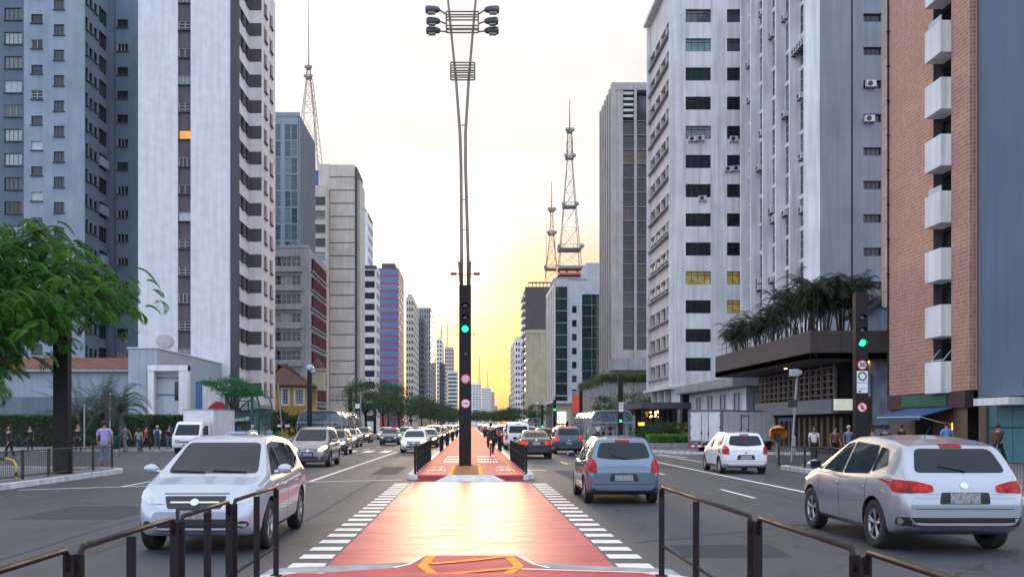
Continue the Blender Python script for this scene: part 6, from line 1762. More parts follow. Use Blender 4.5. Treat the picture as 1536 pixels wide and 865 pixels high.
# ---- R: dark terrace building with palms
M_terr = tilem('brown concrete panels', (.075, .060, .062), (.045, .036, .038), 1.6, 3.5, .03, 0, .8, .06)
M_wood = mat('timber slats', (.10, .052, .028), .5, var=.4, scale=2)
b = Bld('brown concrete building with overhanging planted terrace above dark glazing', 'building', 24, 66, 'terrace_building')
zl, zh = 5.6, 7.3
b.box('terrace_slab', 20.0, 33.0, 55, 76.3, zl + .02, zl + .4, M_terr)
b.box('parapet', 20.0, 20.35, 55, 76.3, zl, zh, M_terr, .02); b.box('parapet', 20.36, 33.0, 55.0, 55.35, zl + .003, zh - .003, M_terr); b.box('parapet', 20.36, 33.0, 75.95, 76.3, zl + .003, zh - .003, M_terr)
b.box('planter_soil', 20.36, 33, 55.4, 75.9, zl + .41, zh - .25, mat('soil', (.03, .022, .016), .9, var=.4))
b.box('fascia', 22.1, 22.4, 57.2, 72.5, wz(620, 57), wz(597.5, 57), mat('slate fascia', (.10, .125, .17), .5, var=.1, streak=.2), .02)
b.box('fascia', 22.41, 33, 57.2, 57.5, wz(620, 57) + .01, wz(597.5, 57), M_dbr)
# upper timber screen and ground floor
for y_ in np.arange(57.6, 72.4, 1.05):
    mb = MB(); mb.box(22.55, 22.62, y_, y_ + .55, wz(596, 57), zl - .35); mb.build('timber_panel', M_wood, b.root)
    mb = MB(); mb.box(22.95, 23.02, y_ + .1, y_ + .5, .2, wz(622, 57) - .1); mb.build('timber_panel', M_wood, b.root)
mb = MB()
for z in np.arange(3.6, 5.4, .42): mb.box(22.35, 22.43, 57.3, 72.5, z, z + .07)
for y_ in np.arange(57.3, 72.6, 2.1): mb.box(22.30, 22.36, y_, y_ + .09, wz(597, 57), zl - .1)
mb.build('sun_screen', mat('blue grey louvre', (.09, .10, .14), .5, var=.1), b.root)
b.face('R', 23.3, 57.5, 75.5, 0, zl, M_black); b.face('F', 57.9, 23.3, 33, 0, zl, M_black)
for X_ in np.arange(24.0, 28, .7): b.box('timber_panel', X_, X_ + .35, 57.6, 57.68, .2, 3.0, M_wood)
b.box('door_frame', 22.85, 22.95, 66.5, 69.0, 2.0, 2.25, mat('blue door trim', (.03, .10, .30), .5, var=.1)); b.box('door_frame', 22.85, 22.95, 66.3, 66.5, .15, 2.25, MATS['blue door trim']); b.box('door_frame', 22.85, 22.95, 69.0, 69.2, .15, 2.25, MATS['blue door trim'])
b.box('lit_sign', wx(1251, 56.5), wx(1280, 56.5), 56.3, 56.55, wz(615, 56.5), wz(598, 56.5), mat('pale lit sign', (.5, .55, .45), .5, var=.25, scale=2, emit=(.75, .8, .6), es=.35))
b.shell(23.31, 33, 57.91, 75.5, 0, zl - .01, M_dbr, 'U')
for x_, y_ in ((24.2, 56.9), (21.6, 64)):
    mb = MB(); mb.lathe([(.0001, zl - .03), (.11, zl - .03), (.11, zl)], (x_, y_, 0), 'Z', 12); mb.build('downlight', mat('warm bulb', (.9, .5, .2), .5), b.root)
mb = MB()
for y_ in np.arange(55.5, 76, 1.3): mb.tube((20.2, y_, zh), (20.2, y_, zh + .95), .02, n=4)
for z in (zh + .5, zh + .95): mb.tube((20.2, 70.5, z), (20.2, 76.2, z), .02, n=4)
mb.build('terrace_rail', M_steel_b, b.root)
b.done()

# ---- R: old blue white gable wall
b = Bld('old blue white party wall with peeling paint between terrace building and brick tower', 'old building', 25, 57, 'old_building')
D = 57; X = lambda p: wx(p, D); Z = lambda p: wz(p, D)
M_peel = mat('peeling blue white paint', (.33, .38, .46), .9, var=.35, scale=1.1, bump=.8, bscale=5, streak=.5)
mb = MB(); mb.prism([(X(1290), 0), (X(1362), 0), (X(1362), Z(440)), (X(1328), Z(446)), (X(1290), Z(474))], D, D + .3, 'Y'); mb.build('wall', M_peel, b.root)
mb = MB(); mb.prism([(X(1288), Z(476)), (X(1328), Z(447)), (X(1336), Z(443)), (X(1336), Z(438)), (X(1328), Z(441)), (X(1288), Z(470))], D - .5, D + 3, 'Y'); mb.build('roof_edge', M_dkgrey, b.root)
b.box('chimney', X(1322), X(1334), D - .3, D + .4, Z(462), Z(450), M_white)
b.box('drain_pipe', X(1306), X(1307), D - .12, D - .01, 0.15, Z(560), M_dkgrey); b.box('dado', X(1308), X(1335), D - .06, D - .003, Z(642), Z(637), M_dkgrey)
b.box('doorway', X(1301), X(1307), D - .05, D - .003, .15, Z(595), M_wood)
b.done()

# ---- R: brick tower with white balconies
M_brick = tilem('salmon mosaic tiles', (.42, .195, .135), (.60, .44, .36), .19, .19, .016, 0, .6, .22)
b = Bld('salmon brick tower with a stack of white box balconies at right', 'apartment tower', 26, 46, 'apartment_tower')
xs = 23.0; yN, yF = 43.0, 51.3; ZT = 30
yo0, yo1 = 1400 * xs / (1427 - 706), 1400 * xs / (1400 - 706)   # recess edges
zb = wz(585, 46)
b.face('R', xs, yo1, yF, wz(588, 46), ZT, M_brick); b.face('R', xs, yN, yo0, wz(588, 46), ZT, M_brick)
b.face('F', yN, xs, xs + .35, wz(588, 46), ZT, M_brick)
b.face('F', yo1, xs, xs + 1.4, 0, ZT, M_dbr) ; mb = MB(); mb.quad((xs, yo0, zb), (xs + 1.4, yo0, zb), (xs + 1.4, yo0, ZT), (xs, yo0, ZT)); mb.build('wall', M_brick, b.root)
pz = 2.72; zt0 = wz(540, 44)   # top of the lowest balcony box
ws = [(yo0 + .1, yo1 - .1, zt0 + k * pz + .02, zt0 + k * pz + 1.0, dict(nx=2, glass=M_glass_d, sill=False, frame=M_frame_d)) for k in range(11) if zt0 + k * pz + 1 < ZT]
b.face('R', xs + 1.4 * .3, yo0, yo1, zb, ZT, M_black, ws, .2)
yb0, yb1 = 1400 * 22.5 / (1411 - 706), 1400 * 22.5 / (1387 - 706)
for k in range(11):
    zt = zt0 + k * pz
    b.box('balcony', 22.5, xs + .42, yb0, yb1, zt - 1.52, zt, M_white, .015)
    if k in (7,): inst('air_conditioner', AC, b.root, (22.95, (yb0 + yb1) / 2 - .1, zt + .005), R(-90))
    if k in (3, 6): b.box('balcony_rail_panel', 22.55, 22.6, yb0 + .1, yb1 - .3, zt, zt + .3, M_shut)
mb = MB(); z = zt0 + .05
mb.tube((22.75, yb0 + .2, z + .05), (22.75, yb1 - .1, z + .05), .025, n=4); mb.tube((22.75, yb0 + .2, z + .05), (23.2, yb0 + .2, z + .6), .025, n=4); mb.tube((22.75, yb1 - .1, z + .05), (23.2, yb1 - .1, z + .6), .025, n=4); mb.build('awning_window', M_frame_l, b.root)
inst('air_conditioner', AC, b.root, (22.95, yb0 + .7, zt0 + 6 * pz + .02), R(-90)) if False else None
# dark vertical joint and the pale strip beyond it
b.box('joint', xs - .06, xs + .2, yF, yF + .12, wz(588, 46), ZT, M_black)
b.face('R', xs + .02, yF + .12, yF + .95, wz(455, 51), ZT, tilem('pale pink tiles', (.42, .31, .28), (.24, .17, .16), 1.0, 1.3, .04, 0, .6, .12))
for k in range(11): b.box('bracket', xs - .16, xs, yF - .1, yF + .02, 10 + k * 1.9, 10.06 + k * 1.9, M_frame_d)
# shop level
b.box('shop_fascia', xs - .12, xs + .3, yN + .2, yF, wz(612, 46), wz(589, 46), mat('maroon fascia', (.06, .025, .03), .5, var=.2))
b.box('shop_fascia', xs - .18, xs - .121, wx(1, 1) * 0 + 1400 * xs / (1424 - 706), 1400 * xs / (1357 - 706), wz(609, 46), wz(591, 46), mat('green fascia', (.02, .11, .055), .5, var=.2))
M_brst = wallm('brown stone', (.14, .095, .07), .3)
b.face('R', xs + .05, yN + .3, yo0 - .05, 0, wz(612, 46), M_brst); b.face('R', xs + .05, 48.4, yF, 0, wz(612, 46), M_brst)
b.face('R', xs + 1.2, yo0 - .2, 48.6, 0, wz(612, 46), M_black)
b.box('lit_counter', xs + .9, xs + 1.15, 46.2, 47.2, 1.5, 1.85, mat('amber counter light', (.8, .35, .04), .5, var=.3, emit=(1, .42, .04), es=2.5))
b.shell(xs + 1.5, xs + 9, yN, yF, 0, ZT, M_dbr, 'U')
mb = MB()   # retracting awning
y0, y1 = 44.2, 48.9; zt = wz(611, 46); mb.add([(xs - .15, y0, zt), (xs - .15, y1, zt), (xs - 1.7, y1, zt - .42), (xs - 1.7, y0, zt - .42), (xs - .15, y0, zt - .05), (xs - .15, y1, zt - .05), (xs - 1.7, y1, zt - .47), (xs - 1.7, y0, zt - .47), (xs - 1.72, y0, zt - .62), (xs - 1.72, y1, zt - .62)],
    [(0, 1, 2, 3), (4, 7, 6, 5), (0, 3, 7, 4), (1, 5, 6, 2), (3, 2, 9, 8)]); mb.build('awning', mat('blue awning cloth', (.025, .075, .19), .8, var=.15), b.root)
mb = MB(); mb.tube((xs - 1.7, y0, zt - .47), (xs - 1.7, y1, zt - .47), .03); mb.tube((xs - .1, y0, zt - .9), (xs - 1.7, y0, zt - .47), .02); mb.tube((xs - .1, y1, zt - .9), (xs - 1.7, y1, zt - .47), .02); mb.build('awning_frame', M_frame_l, b.root)
b.done()

# ---- R: smooth blue wall building at the right edge
b = Bld('plain steel blue building wall with teal doors at the right edge', 'building', 26, 36, 'blank_building')
M_bw = mat('steel blue render', (.11, .15, .215), .75, var=.12, scale=.25, streak=.2, bump=.15, bscale=6)
b.face('R', 23.35, 30, 42.95, 3.0, 28, M_bw); b.shell(23.36, 34, 30, 42.94, 3.0, 28, M_bw)
M_tl = mat('teal painted door', (.07, .20, .23), .4, var=.15)
for i in range(3): b.box('door', 23.5, 23.6, 39.35 + i * 1.15, 40.45 + i * 1.15, .15, 2.62, M_tl, .02)
b.box('door_rail', 23.45, 23.49, 39.4, 42.8, 1.62, 1.68, M_dkgrey)
b.face('R', 23.62, 38.9, 42.9, 0, 3.0, M_dbr); b.box('pier', 23.35, 23.7, 42.3, 42.9, 0, 3.0, M_brst); b.box('pier', 23.2, 23.7, 38.6, 39.1, 0, 3.4, M_brst)
b.box('canopy', 22.4, 23.5, 38.9, 41.6, 2.55 + .05, 2.92, M_white, .01)
b.face('R', 23.0, 30, 38.6, 0, 3.6, mat('umber shop front', (.035, .026, .028), .6, var=.3, streak=.3))
mb = MB()
for z in np.arange(.2, 2.7, .09): mb.box(22.93, 22.99, 33.5, 37.4, z, z + .07)
mb.build('roller_shutter', M_alu, b.root)
b.box('shop_cornice', 22.8, 23.4, 30, 38.5, 3.3, 3.7, M_dkgrey)
b.done()

# ---- left: low buildings behind the hedge
b = Bld('long low white building with a brown tiled roof edge behind the hedge at left', 'low building', -38, 80, 'low_building')
D = 80; X = lambda p: wx(p, D); Z = lambda p: wz(p, D)
M_lowb = wallm('blue white low wall', (.30, .34, .40), .4)
b.face('F', D, -62, X(231), 0, Z(553), M_lowb); b.box('roof_fascia', -62, X(233), D - .5, D - .1, Z(557), Z(553.5), M_frame_l)
mb = MB(); mb.add([(-62, D - .6, Z(554)), (X(233), D - .6, Z(554)), (X(233), D + 5, Z(530)), (-62, D + 5, Z(530))], [(0, 1, 2, 3)]); mb.build('roof', tilem('clay roof', (.20, .072, .045), (.08, .03, .02), .3, .3, .03, .5, .85, .35), b.root)
b.shell(-62, X(231), D + .01, D + 9, 0, Z(556), M_white, 'TU')
b.face('F', 77, -62, X(265), 0, wz(595, 77), wallm('slate boundary wall', (.13, .155, .19), .4), name='boundary_wall'); b.box('boundary_wall', -62, wx(265, 77), 77.02, 77.3, 0, wz(595, 77) - .003, M_concrete)
b.done()
b = Bld('white angular building with portal frame, blue stripe and satellite dish at left', 'showroom', -25, 76, 'showroom')
M_wp = tilem('white metal cladding', (.36, .41, .48), (.22, .26, .31), .55, 30, .02, 0, .4, .05)
xs = -25.2
b.face('L', xs, 75, 94.5, 0, wz(523, 75.2) - .02, M_wp, name='wall'); b.shell(-27.5, xs - .01, 75.01, 94.5, 0, wz(523, 75.2) - .02, M_wp, 'U')
b.face('F', 75.0, -27.5, xs, 0, wz(523, 75.2) - .02, M_wp)
b.box('parapet', -27.6, xs + .08, 74.9, 94.6, wz(523, 75.2), wz(521, 75.2), M_frame_l)
px0, px1 = wx(224, 74.6), wx(279, 74.6)
for a, c in ((224, 233), (270, 284)): b.box('portal_frame', wx(a, 74.6), wx(c, 74.6), 74.2, 74.88, 0, wz(548, 74.6), M_white, .02)
b.box('portal_frame', wx(224, 74.6), wx(284, 74.6), 74.15, 74.9, wz(556.5, 74.6), wz(548, 74.6), M_white, .02)
b.box('blue_stripe', xs, xs + .06, 85.6, 87.4, .2, wz(573, 86) + 0, mat('blue stripe paint', (.02, .12, .42), .4, var=.1))
b.box('red_canopy_wall', xs, xs + .05, 87.6, 94, .2, wz(575, 88), M_white)
b.box('glazed_screen', wx(234, 75), wx(269, 75), 75.05, 75.1, 0, wz(557, 75), M_shut); b.box('window', wx(262, 75), wx(269, 75), 74.98, 75.04, wz(600, 75), wz(572, 75), M_glass_d)
b.box('glazing_bar', wx(234, 75), wx(270, 75), 74.95, 75.0, wz(592, 75), wz(591, 75), M_frame_d); b.box('glazing_bar', wx(234, 75), wx(270, 75), 74.95, 75.0, wz(567, 75), wz(566, 75), M_frame_d)
mb = MB(); mb.prism([(0, 0), (2.9, 0), (2.9, .55), (2.3, .85), (1.4, 1.0), (.6, .5)], 0, .5, 'Y')
mb.v = [(wx(311, 84) + v[0] * .55, 84 + v[1] + 0, wz(613, 84) + v[2] * .72) for v in mb.v]; mb.build('red_awning', mat('red awning', (.42, .03, .03), .6, var=.2), b.root)
b.done()
root = empty('satellite_dish', (wx(248, 79), 79, wz(523, 79)), 0, 'grey satellite dish on the roof of the white angular building', 'satellite dish')
mb = MB(); prof = [(.0001, 0), (.3, .03), (.55, .10), (.75, .19), (.76, .21), (.55, .13), (.0001, .04)]
mb.lathe(prof, (0, 0, 0), 'Y', 24); M = Matrix.Rotation(R(25), 4, 'Z') @ Matrix.Rotation(R(-35), 4, 'X')
mb.v = [tuple(M @ Vector(v) + Vector((0, 0, .75))) for v in mb.v]; mb.build('dish', M_steel_g, root, False)
mb = MB(); mb.tube((0, .1, -.15), (0, .1, .7), .04); mb.tube((.4, .1, -.15), (0, .1, .55), .03); mb.build('dish_mount', M_steel_g, root, False)
# ------------------------------------------------------------------ vegetation
M_leaf = leafm('street tree leaf', (.009, .034, .010), (.032, .09, .017))
M_leaf_f = leafm('feathery leaf', (.010, .055, .010), (.10, .28, .025), 0.9)
M_leaf_h = leafm('hedge leaf', (.012, .04, .012), (.05, .13, .025), 0.7)
M_leaf_br = leafm('bright hedge leaf', (.04, .14, .012), (.14, .32, .03), 1.5)
M_leaf_p = leafm('palm leaf', (.004, .018, .007), (.014, .042, .010), 1.2)
M_leaf_g = leafm('grey green leaf', (.018, .04, .034), (.06, .11, .085), 2)
M_bark = mat('bark', (.05, .04, .033), .9, var=.35, scale=5, bump=.8, bscale=12, streak=.4)
M_bark_d = mat('dark bark', (.022, .018, .016), .9, var=.3, scale=5, bump=.6, bscale=14)
def leaves(name, pts, size, m, parent, asp=.5, up=.3, jitter=.5):
    """one leaf-shaped face pair for every point"""
    n = len(pts); P = np.array(pts)
    d = rng.normal(size=(n, 3)); d[:, 2] = d[:, 2] * .6 - up * .3; d /= np.linalg.norm(d, axis=1)[:, None]
    q = rng.normal(size=(n, 3)); q[:, 2] *= .5; s = np.cross(d, q); s /= np.linalg.norm(s, axis=1)[:, None] + 1e-9
    L = size * (1 + jitter * (rng.random(n) - .5))[:, None]
    a = P - d * L * .5; c = P + d * L * .5; b = P + s * L * asp * .5; e = P - s * L * asp * .5
    V = np.stack([a, b, c, e], 1).reshape(-1, 3); F = np.arange(4 * n).reshape(-1, 4)
    me = bpy.data.meshes.new(name); me.from_pydata(V.tolist(), [], F.tolist()); me.materials.append(m)
    return link(name, me, parent)
def blob_pts(cx_, cy_, cz, rx, ry, rz, nclump, per, cr, hollow=.45):
    out_ = []
    for _ in range(nclump):
        v = rng.normal(size=3); v /= np.linalg.norm(v); r = hollow + (1 - hollow) * rng.random() ** .6
        c = np.array([cx_ + v[0] * rx * r, cy_ + v[1] * ry * r, cz + v[2] * rz * r]); k = cr * (.6 + .8 * rng.random())
        g_ = rng.normal(size=(int(per * (.5 + rng.random())), 3)) * np.array([k, k, k * .55]) * .55
        out_.append(c + g_)
    return np.concatenate(out_)
def tree(label, x, y, h, r, px0=None, m=None, group=None, per=34, ncl=60, leaf=.22, lean=0, trunk_r=.16, cz=.62):
    root = empty('street_tree', (x, y, .15), 0, label, 'tree', group)
    mb = MB(); top = h * .5
    mb.path([(x, y, 0.1), (x + .1, y, h * .2), (x + lean * .5, y + .1, h * .36), (x + lean, y, top)], [trunk_r * 1.3, trunk_r, trunk_r * .85, trunk_r * .7], 8)
    for k in range(6):
        a = k * 1.05 + x; rr_ = r * .6
        mb.path([(x + lean * .6, y, h * .38), (x + lean + math.cos(a) * rr_ * .5, y + math.sin(a) * rr_ * .5, h * .58), (x + lean + math.cos(a) * rr_, y + math.sin(a) * rr_, h * (.68 + .1 * math.sin(k)))], [trunk_r * .5, trunk_r * .35, trunk_r * .15], 6)
    mb.build('trunk', M_bark_d, root)
    pts = blob_pts(x + lean, y, h * cz + h * .04, r, r, h * .30, ncl, per, r * .32)
    leaves('crown', pts, leaf, m or M_leaf, root); return root
GT = 'street trees along the left pavement'
for i, (D, px, h, r, lb) in enumerate(((112, 548, 7.4, 3.0, 'round crowned street tree right behind the plain black column at left'), (128, 574, 7.6, 3.4, 'broad dark green street tree, second in the left row'), (140, 540, 9.2, 2.6, 'taller pointed tree behind the second in the left row'),
        (150, 598, 8.0, 3.6, 'third dark street tree of the left row'), (175, 582, 10.5, 3.2, 'taller dark tree behind the third in the left row'), (190, 616, 8.0, 3.8, 'fourth tree of the left row near the far shelter'), (225, 632, 8.4, 4.2, 'fifth tree of the left row'), (265, 645, 8.6, 4.6, 'sixth tree of the left row'), (310, 656, 9.0, 5.2, 'seventh tree of the left row'), (370, 665, 9.2, 6, 'eighth tree of the left row'), (430, 673, 9.5, 6.5, 'ninth tree of the left row, next to the central column'), (500, 680, 9.5, 7, 'farthest tree of the left row, partly behind the central column'))):
    tree(lb, wx(px, D), D, h, r, group=GT, leaf=.16 * (D / 100), ncl=70 if D < 250 else 60, per=40)
for i, (D, px, h, r, lb) in enumerate(((700, 714, 12, 9, 'hazy far tree just right of the central column'), (820, 727, 13, 11, 'second hazy far tree right of the central column'), (950, 740, 13, 11, 'farthest hazy tree before the sunset gap'), (520, 752, 10, 6, 'small dark tree at the bottom of the sunset gap'), (420, 762, 9, 5, 'dark tree right of the sunset gap'), (330, 770, 8, 4, 'dark tree beside the far right tower foot'), (210, 803, 6.5, 2.6, 'dark round tree by the small right shelter'))):
    tree(lb, wx(px, D), D, h, r, group='far trees around the sunset gap', leaf=.16 * (D / 100), ncl=60, per=36)
# trees and planting right by the retaining wall
for i, (px, D, h, r, lb) in enumerate(((945, 126, 6.8, 3.0, 'bushy dark tree in front of the concrete retaining wall'), (965, 128, 6.0, 2.6, 'second bushy tree by the concrete retaining wall'), (905, 134, 6.2, 1.6, 'narrow small tree left of the concrete retaining wall'), (985, 124, 5.6, 2.2, 'small tree hard by the restaurant canopy'))):
    tree(lb, wx(px, D), D, h, r, leaf=.24, ncl=50, per=36, group='trees by the retaining wall')

# big feathery tree at the left edge: trunk outside the frame, drooping sprays of leaflets inside it
root = empty('feathery_tree', (-17.6, 30.5, .15), 0, 'large feathery leaved tree hanging into the picture from the left edge', 'tree')
mb = MB(); mb.path([(-17.6, 30.5, .1), (-17.4, 30.5, 2.2), (-17.1, 30.4, 4.4)], [.30, .24, .2], 10)
ends = []
r4 = random.Random(21)
targets = [(-16.6, 29.6, 7.9), (-15.2, 29.9, 8.1), (-14.0, 30.6, 7.9), (-12.6, 30.0, 7.5), (-11.4, 30.2, 6.6), (-13.2, 29.0, 6.5), (-15.6, 28.8, 6.8), (-14.6, 31.5, 5.6), (-16.4, 29.2, 5.4), (-13.9, 29.4, 5.0), (-15.2, 29.6, 4.4), (-17.2, 28.8, 6.4), (-12.2, 31.2, 6.3), (-16.8, 31.8, 8.2), (-18.5, 29.8, 7.6), (-18.6, 31.0, 5.8), (-11.0, 30.6, 5.9), (-13.4, 31.5, 7.2), (-14.8, 30.4, 6.6), (-17.0, 30.5, 4.0), (-13.6, 29.8, 8.0), (-12.0, 29.6, 6.9), (-14.2, 28.0, 5.6), (-13.0, 28.2, 5.2), (-16.2, 28.4, 4.4), (-17.0, 29.0, 3.6), (-15.0, 28.3, 5.9), (-11.6, 28.8, 6.1), (-14.6, 29.0, 3.9), (-16.0, 29.6, 3.4), (-12.8, 28.0, 4.9), (-12.2, 28.1, 5.4), (-13.6, 27.9, 4.5), (-13.1, 27.7, 5.6), (-14.6, 27.8, 4.9), (-15.4, 28.0, 6.8), (-13.9, 28.3, 7.1), (-14.4, 28.6, 3.6), (-15.2, 28.9, 3.2), (-11.2, 29.2, 5.3), (-13.2, 29.6, 4.6)]
for t in targets:
    t = Vector(t); s_ = Vector((-17.15, 30.4, 3.6 + r4.random() * .8)); mid = s_.lerp(t, .5) + Vector((0, 0, .8))
    mb.path([s_, s_.lerp(mid, .5) + Vector((0, 0, .25)), mid, mid.lerp(t, .55) + Vector((0, 0, .25)), t], [.10, .08, .055, .035, .015], 6)
    ends.append((mid, t))
mb.build('trunk', M_bark_d, root)
V = []; F = []
def leaflet(p, d, s, L, W):
    b = len(V); V.extend([p, p + d * L * .5 + s * W, p + d * L, p + d * L * .5 - s * W]); F.append((b, b + 1, b + 2, b + 3))
def spray(p, d, L, r_):
    """a twice divided leaf: a drooping rib with side ribs set with leaflets"""
    n = 9; cur = Vector(p); d = d.normalized()
    for i in range(n):
        d = (d + Vector((0, 0, -.19))).normalized(); cur = cur + d * (L / n)
        side = d.cross(Vector((0, 0, 1)))
        if side.length < .1: side = Vector((1, 0, 0))
        side.normalize()
        w_ = math.sin(math.pi * (i + 1.2) / (n + 1)) * L * .30
        for s in (-1, 1):
            k = 6
            dd = (side * s + d * .45 + Vector((0, 0, -.25 + r_.uniform(-.1, .1)))).normalized()
            for j in range(k):
                pp = cur + dd * w_ * (j + .6) / k
                for q in (-1, 1): leaflet(pp, (d * q * .8 + dd * .6 + Vector((0, 0, -.15))).normalized(), dd.cross(d).normalized() * .3 + d * .2, .10, .03)
for mid, t in ends:
    ax = (t - mid)
    for k in range(44):
        f = r4.random() ** .55; base = mid.lerp(t, f * 1.05) + Vector((r4.gauss(0, .34), r4.gauss(0, .5), r4.gauss(0, .24)))
        a = r4.random() * 6.283; spray(base, Vector((math.cos(a) + ax.x * .12, math.sin(a), r4.uniform(-.2, .7))), r4.uniform(.4, .8), r4)
me = bpy.data.meshes.new('crown'); me.from_pydata([tuple(v) for v in V], [], F); me.materials.append(M_leaf_f); link('crown', me, root)

# hedge at left, bright clipped hedge in its planter at right
def hedge(label, x0, x1, y0, y1, z0, z1, m, n, leaf, name='hedge'):
    root = empty(name, ((x0 + x1) / 2, y0, z0), 0, label, 'hedge')
    mb = MB(); mb.box(x0 + .12, x1 - .12, y0 + .12, y1 - .1, z0, z1 - .12); mb.build('stems', M_bark_d, root)
    k = n; q = rng.random((k, 3)); P = np.stack([x0 + (x1 - x0) * q[:, 0], y0 + (y1 - y0) * q[:, 1] ** 1.6, z0 + (z1 - z0) * (1 - (1 - q[:, 2]) ** 1.7)], 1)
    P += rng.normal(size=P.shape) * .05; leaves('foliage', P, leaf, m, root, up=0); return root
hedge('long clipped dark green hedge below the low white building at left', -40, -20.9, 68, 69.4, .15, 2.42, M_leaf_h, 26000, .17)
hedge('bright green clipped hedge in a low planter right of the bus shelter', 11.9, 14.9, 62.5, 64, .5, 1.05, M_leaf_br, 5200, .10)
b = Bld('low concrete planter holding the bright clipped hedge', 'planter', 13.5, 62, 'planter')
b.box('planter_wall', 11.7, 16.2, 62.2, 64.4, .15, .52, M_concrete, .03); b.done()
root = empty('shrub', (13.8, 66, .15), 0, 'dark shrubs growing behind the bright clipped hedge', 'shrub')
leaves('foliage', blob_pts(13.8, 66.5, 1.2, 2.2, .8, .7, 40, 60, .5, .2), .16, M_leaf, root)
mb = MB(); [mb.tube((12.4 + i * .7, 66.4, .1), (12.5 + i * .7, 66.5, 1.4), .03, n=5) for i in range(5)]; mb.build('stems', M_bark_d, root)
root = empty('roof_planting', (wx(930, 141), 141, wz(573, 141)), 0, 'trailing hedge along the top of the concrete retaining wall', 'hedge')
P = []
for t in np.linspace(0, 1, 60):
    X_ = wx(905, 140) + t * (wx(985, 140) - wx(905, 140)); P.append(np.array([X_, 140.3, wz(568, 140)]) + rng.normal(size=(60, 3)) * np.array([.35, .4, .42]))
    if t > .0: P.append(np.array([wx(905, 140) + .2, 140 + t * 30, wz(569, 140)]) + rng.normal(size=(60, 3)) * np.array([.4, .6, .42]))
leaves('foliage', np.concatenate(P), .3, leafm('moss leaf', (.02, .05, .015), (.06, .12, .03)), root)
mb = MB(); mb.box(wx(905, 140) + .1, wx(985, 140), 140.1, 140.5, wz(574, 140), wz(571, 140)); mb.build('stems', M_bark_d, root)

# palms
def frond(V, F, p, az, el, L, droop, nl=16, lw=.03, ll=.42, r_=random):
    d = Vector((math.cos(az) * math.cos(el), math.sin(az) * math.cos(el), math.sin(el))); cur = Vector(p); rib = [cur.copy()]
    n = nl
    for i in range(n):
        d = (d + Vector((0, 0, -droop / n * (1 + 1.4 * i / n)))).normalized(); cur = cur + d * (L / n); rib.append(cur.copy())
        side = d.cross(Vector((0, 0, 1)))
        if side.length < .05: side = Vector((1, 0, 0))
        side.normalize(); prof = math.sin(math.pi * min(1, (i + 2) / (n + 1.5))) ** .6
        for s in (-1, 1):
            dd = (side * s + d * .75 + Vector((0, 0, -.35 + r_.uniform(-.12, .12)))).normalized(); l_ = ll * prof
            up_ = dd.cross(d).normalized()
            b = len(V); w_ = d * lw
            V.extend([cur - w_, cur + w_, cur + dd * l_ + Vector((0, 0, -.12 * l_))]); F.append((b, b + 1, b + 2))
    for i in range(len(rib) - 1):
        b = len(V); s = .014 * (1 - i / len(rib)) + .004; sv = Vector((0, 0, s))
        V.extend([rib[i] + sv, rib[i] - sv, rib[i + 1] - sv, rib[i + 1] + sv]); F.append((b, b + 1, b + 2, b + 3))
def palm_clump(label, x, y, z0, h, nst, spread, group='palms on the terrace', seed=0, fl=1.5):
    r_ = random.Random(seed); root = empty('palm', (x, y, z0), 0, label, 'palm', group); mb = MB(); V = []; F = []
    for k in range(nst):
        a = r_.random() * 6.28; q = r_.random() ** .5 * spread; hx = h * r_.uniform(.55, 1.0)
        bx_, by_ = x + math.cos(a) * q * .35, y + math.sin(a) * q * .35; tx, ty = x + math.cos(a) * q, y + math.sin(a) * q
        mb.path([(bx_, by_, z0), (bx_ * .6 + tx * .4, by_ * .6 + ty * .4, z0 + hx * .35), (tx, ty, z0 + hx * .68)], [.045, .035, .028], 6)
        for j in range(9):
            az = j * 2.4 + r_.random() * .8; frond(V, F, (tx, ty, z0 + hx * .66), az, r_.uniform(.5, 1.35), fl * r_.uniform(.7, 1.1) * (.7 + hx / h * .4), r_.uniform(1.3, 2.2), 15, .03, .42, r_)
    mb.build('trunk', M_bark, root)
    me = bpy.data.meshes.new('fronds'); me.from_pydata([tuple(v) for v in V], [], F); me.materials.append(M_leaf_p); link('fronds', me, root)
zt_ = 7.1
for i, (px, D, h, n_, sp, lb) in enumerate(((1262, 57.5, 4.3, 10, 1.1, 'tallest arching palm clump behind the right black column top'), (1236, 58, 4.0, 10, 1.2, 'dense dark palm clump near the terrace corner'), (1207, 60, 4.6, 9, 1.1, 'upright palm clump in the middle of the terrace'), (1183, 63.5, 4.2, 8, 1.0, 'palm clump left of the middle of the terrace'),
        (1160, 66, 3.4, 8, 1.2, 'lower bushy palm clump at the left part of the terrace'), (1142, 69, 3.2, 8, 1.2, 'bushy palm clump further left along the terrace'), (1124, 72, 2.8, 7, 1.1, 'small palm clump close to the far end of the terrace'), (1106, 74.5, 2.6, 6, .9, 'smallest palm clump at the far left end of the terrace'), (1222, 56.8, 3.4, 7, .8, 'short palm clump right at the terrace corner'), (1283, 58, 3.9, 7, .8, 'palm clump leaning right behind the black column'))):
    palm_clump(lb, wx(px, D), D, zt_, h * 1.22, n_ + 3, sp, seed=i + 4, fl=1.6)
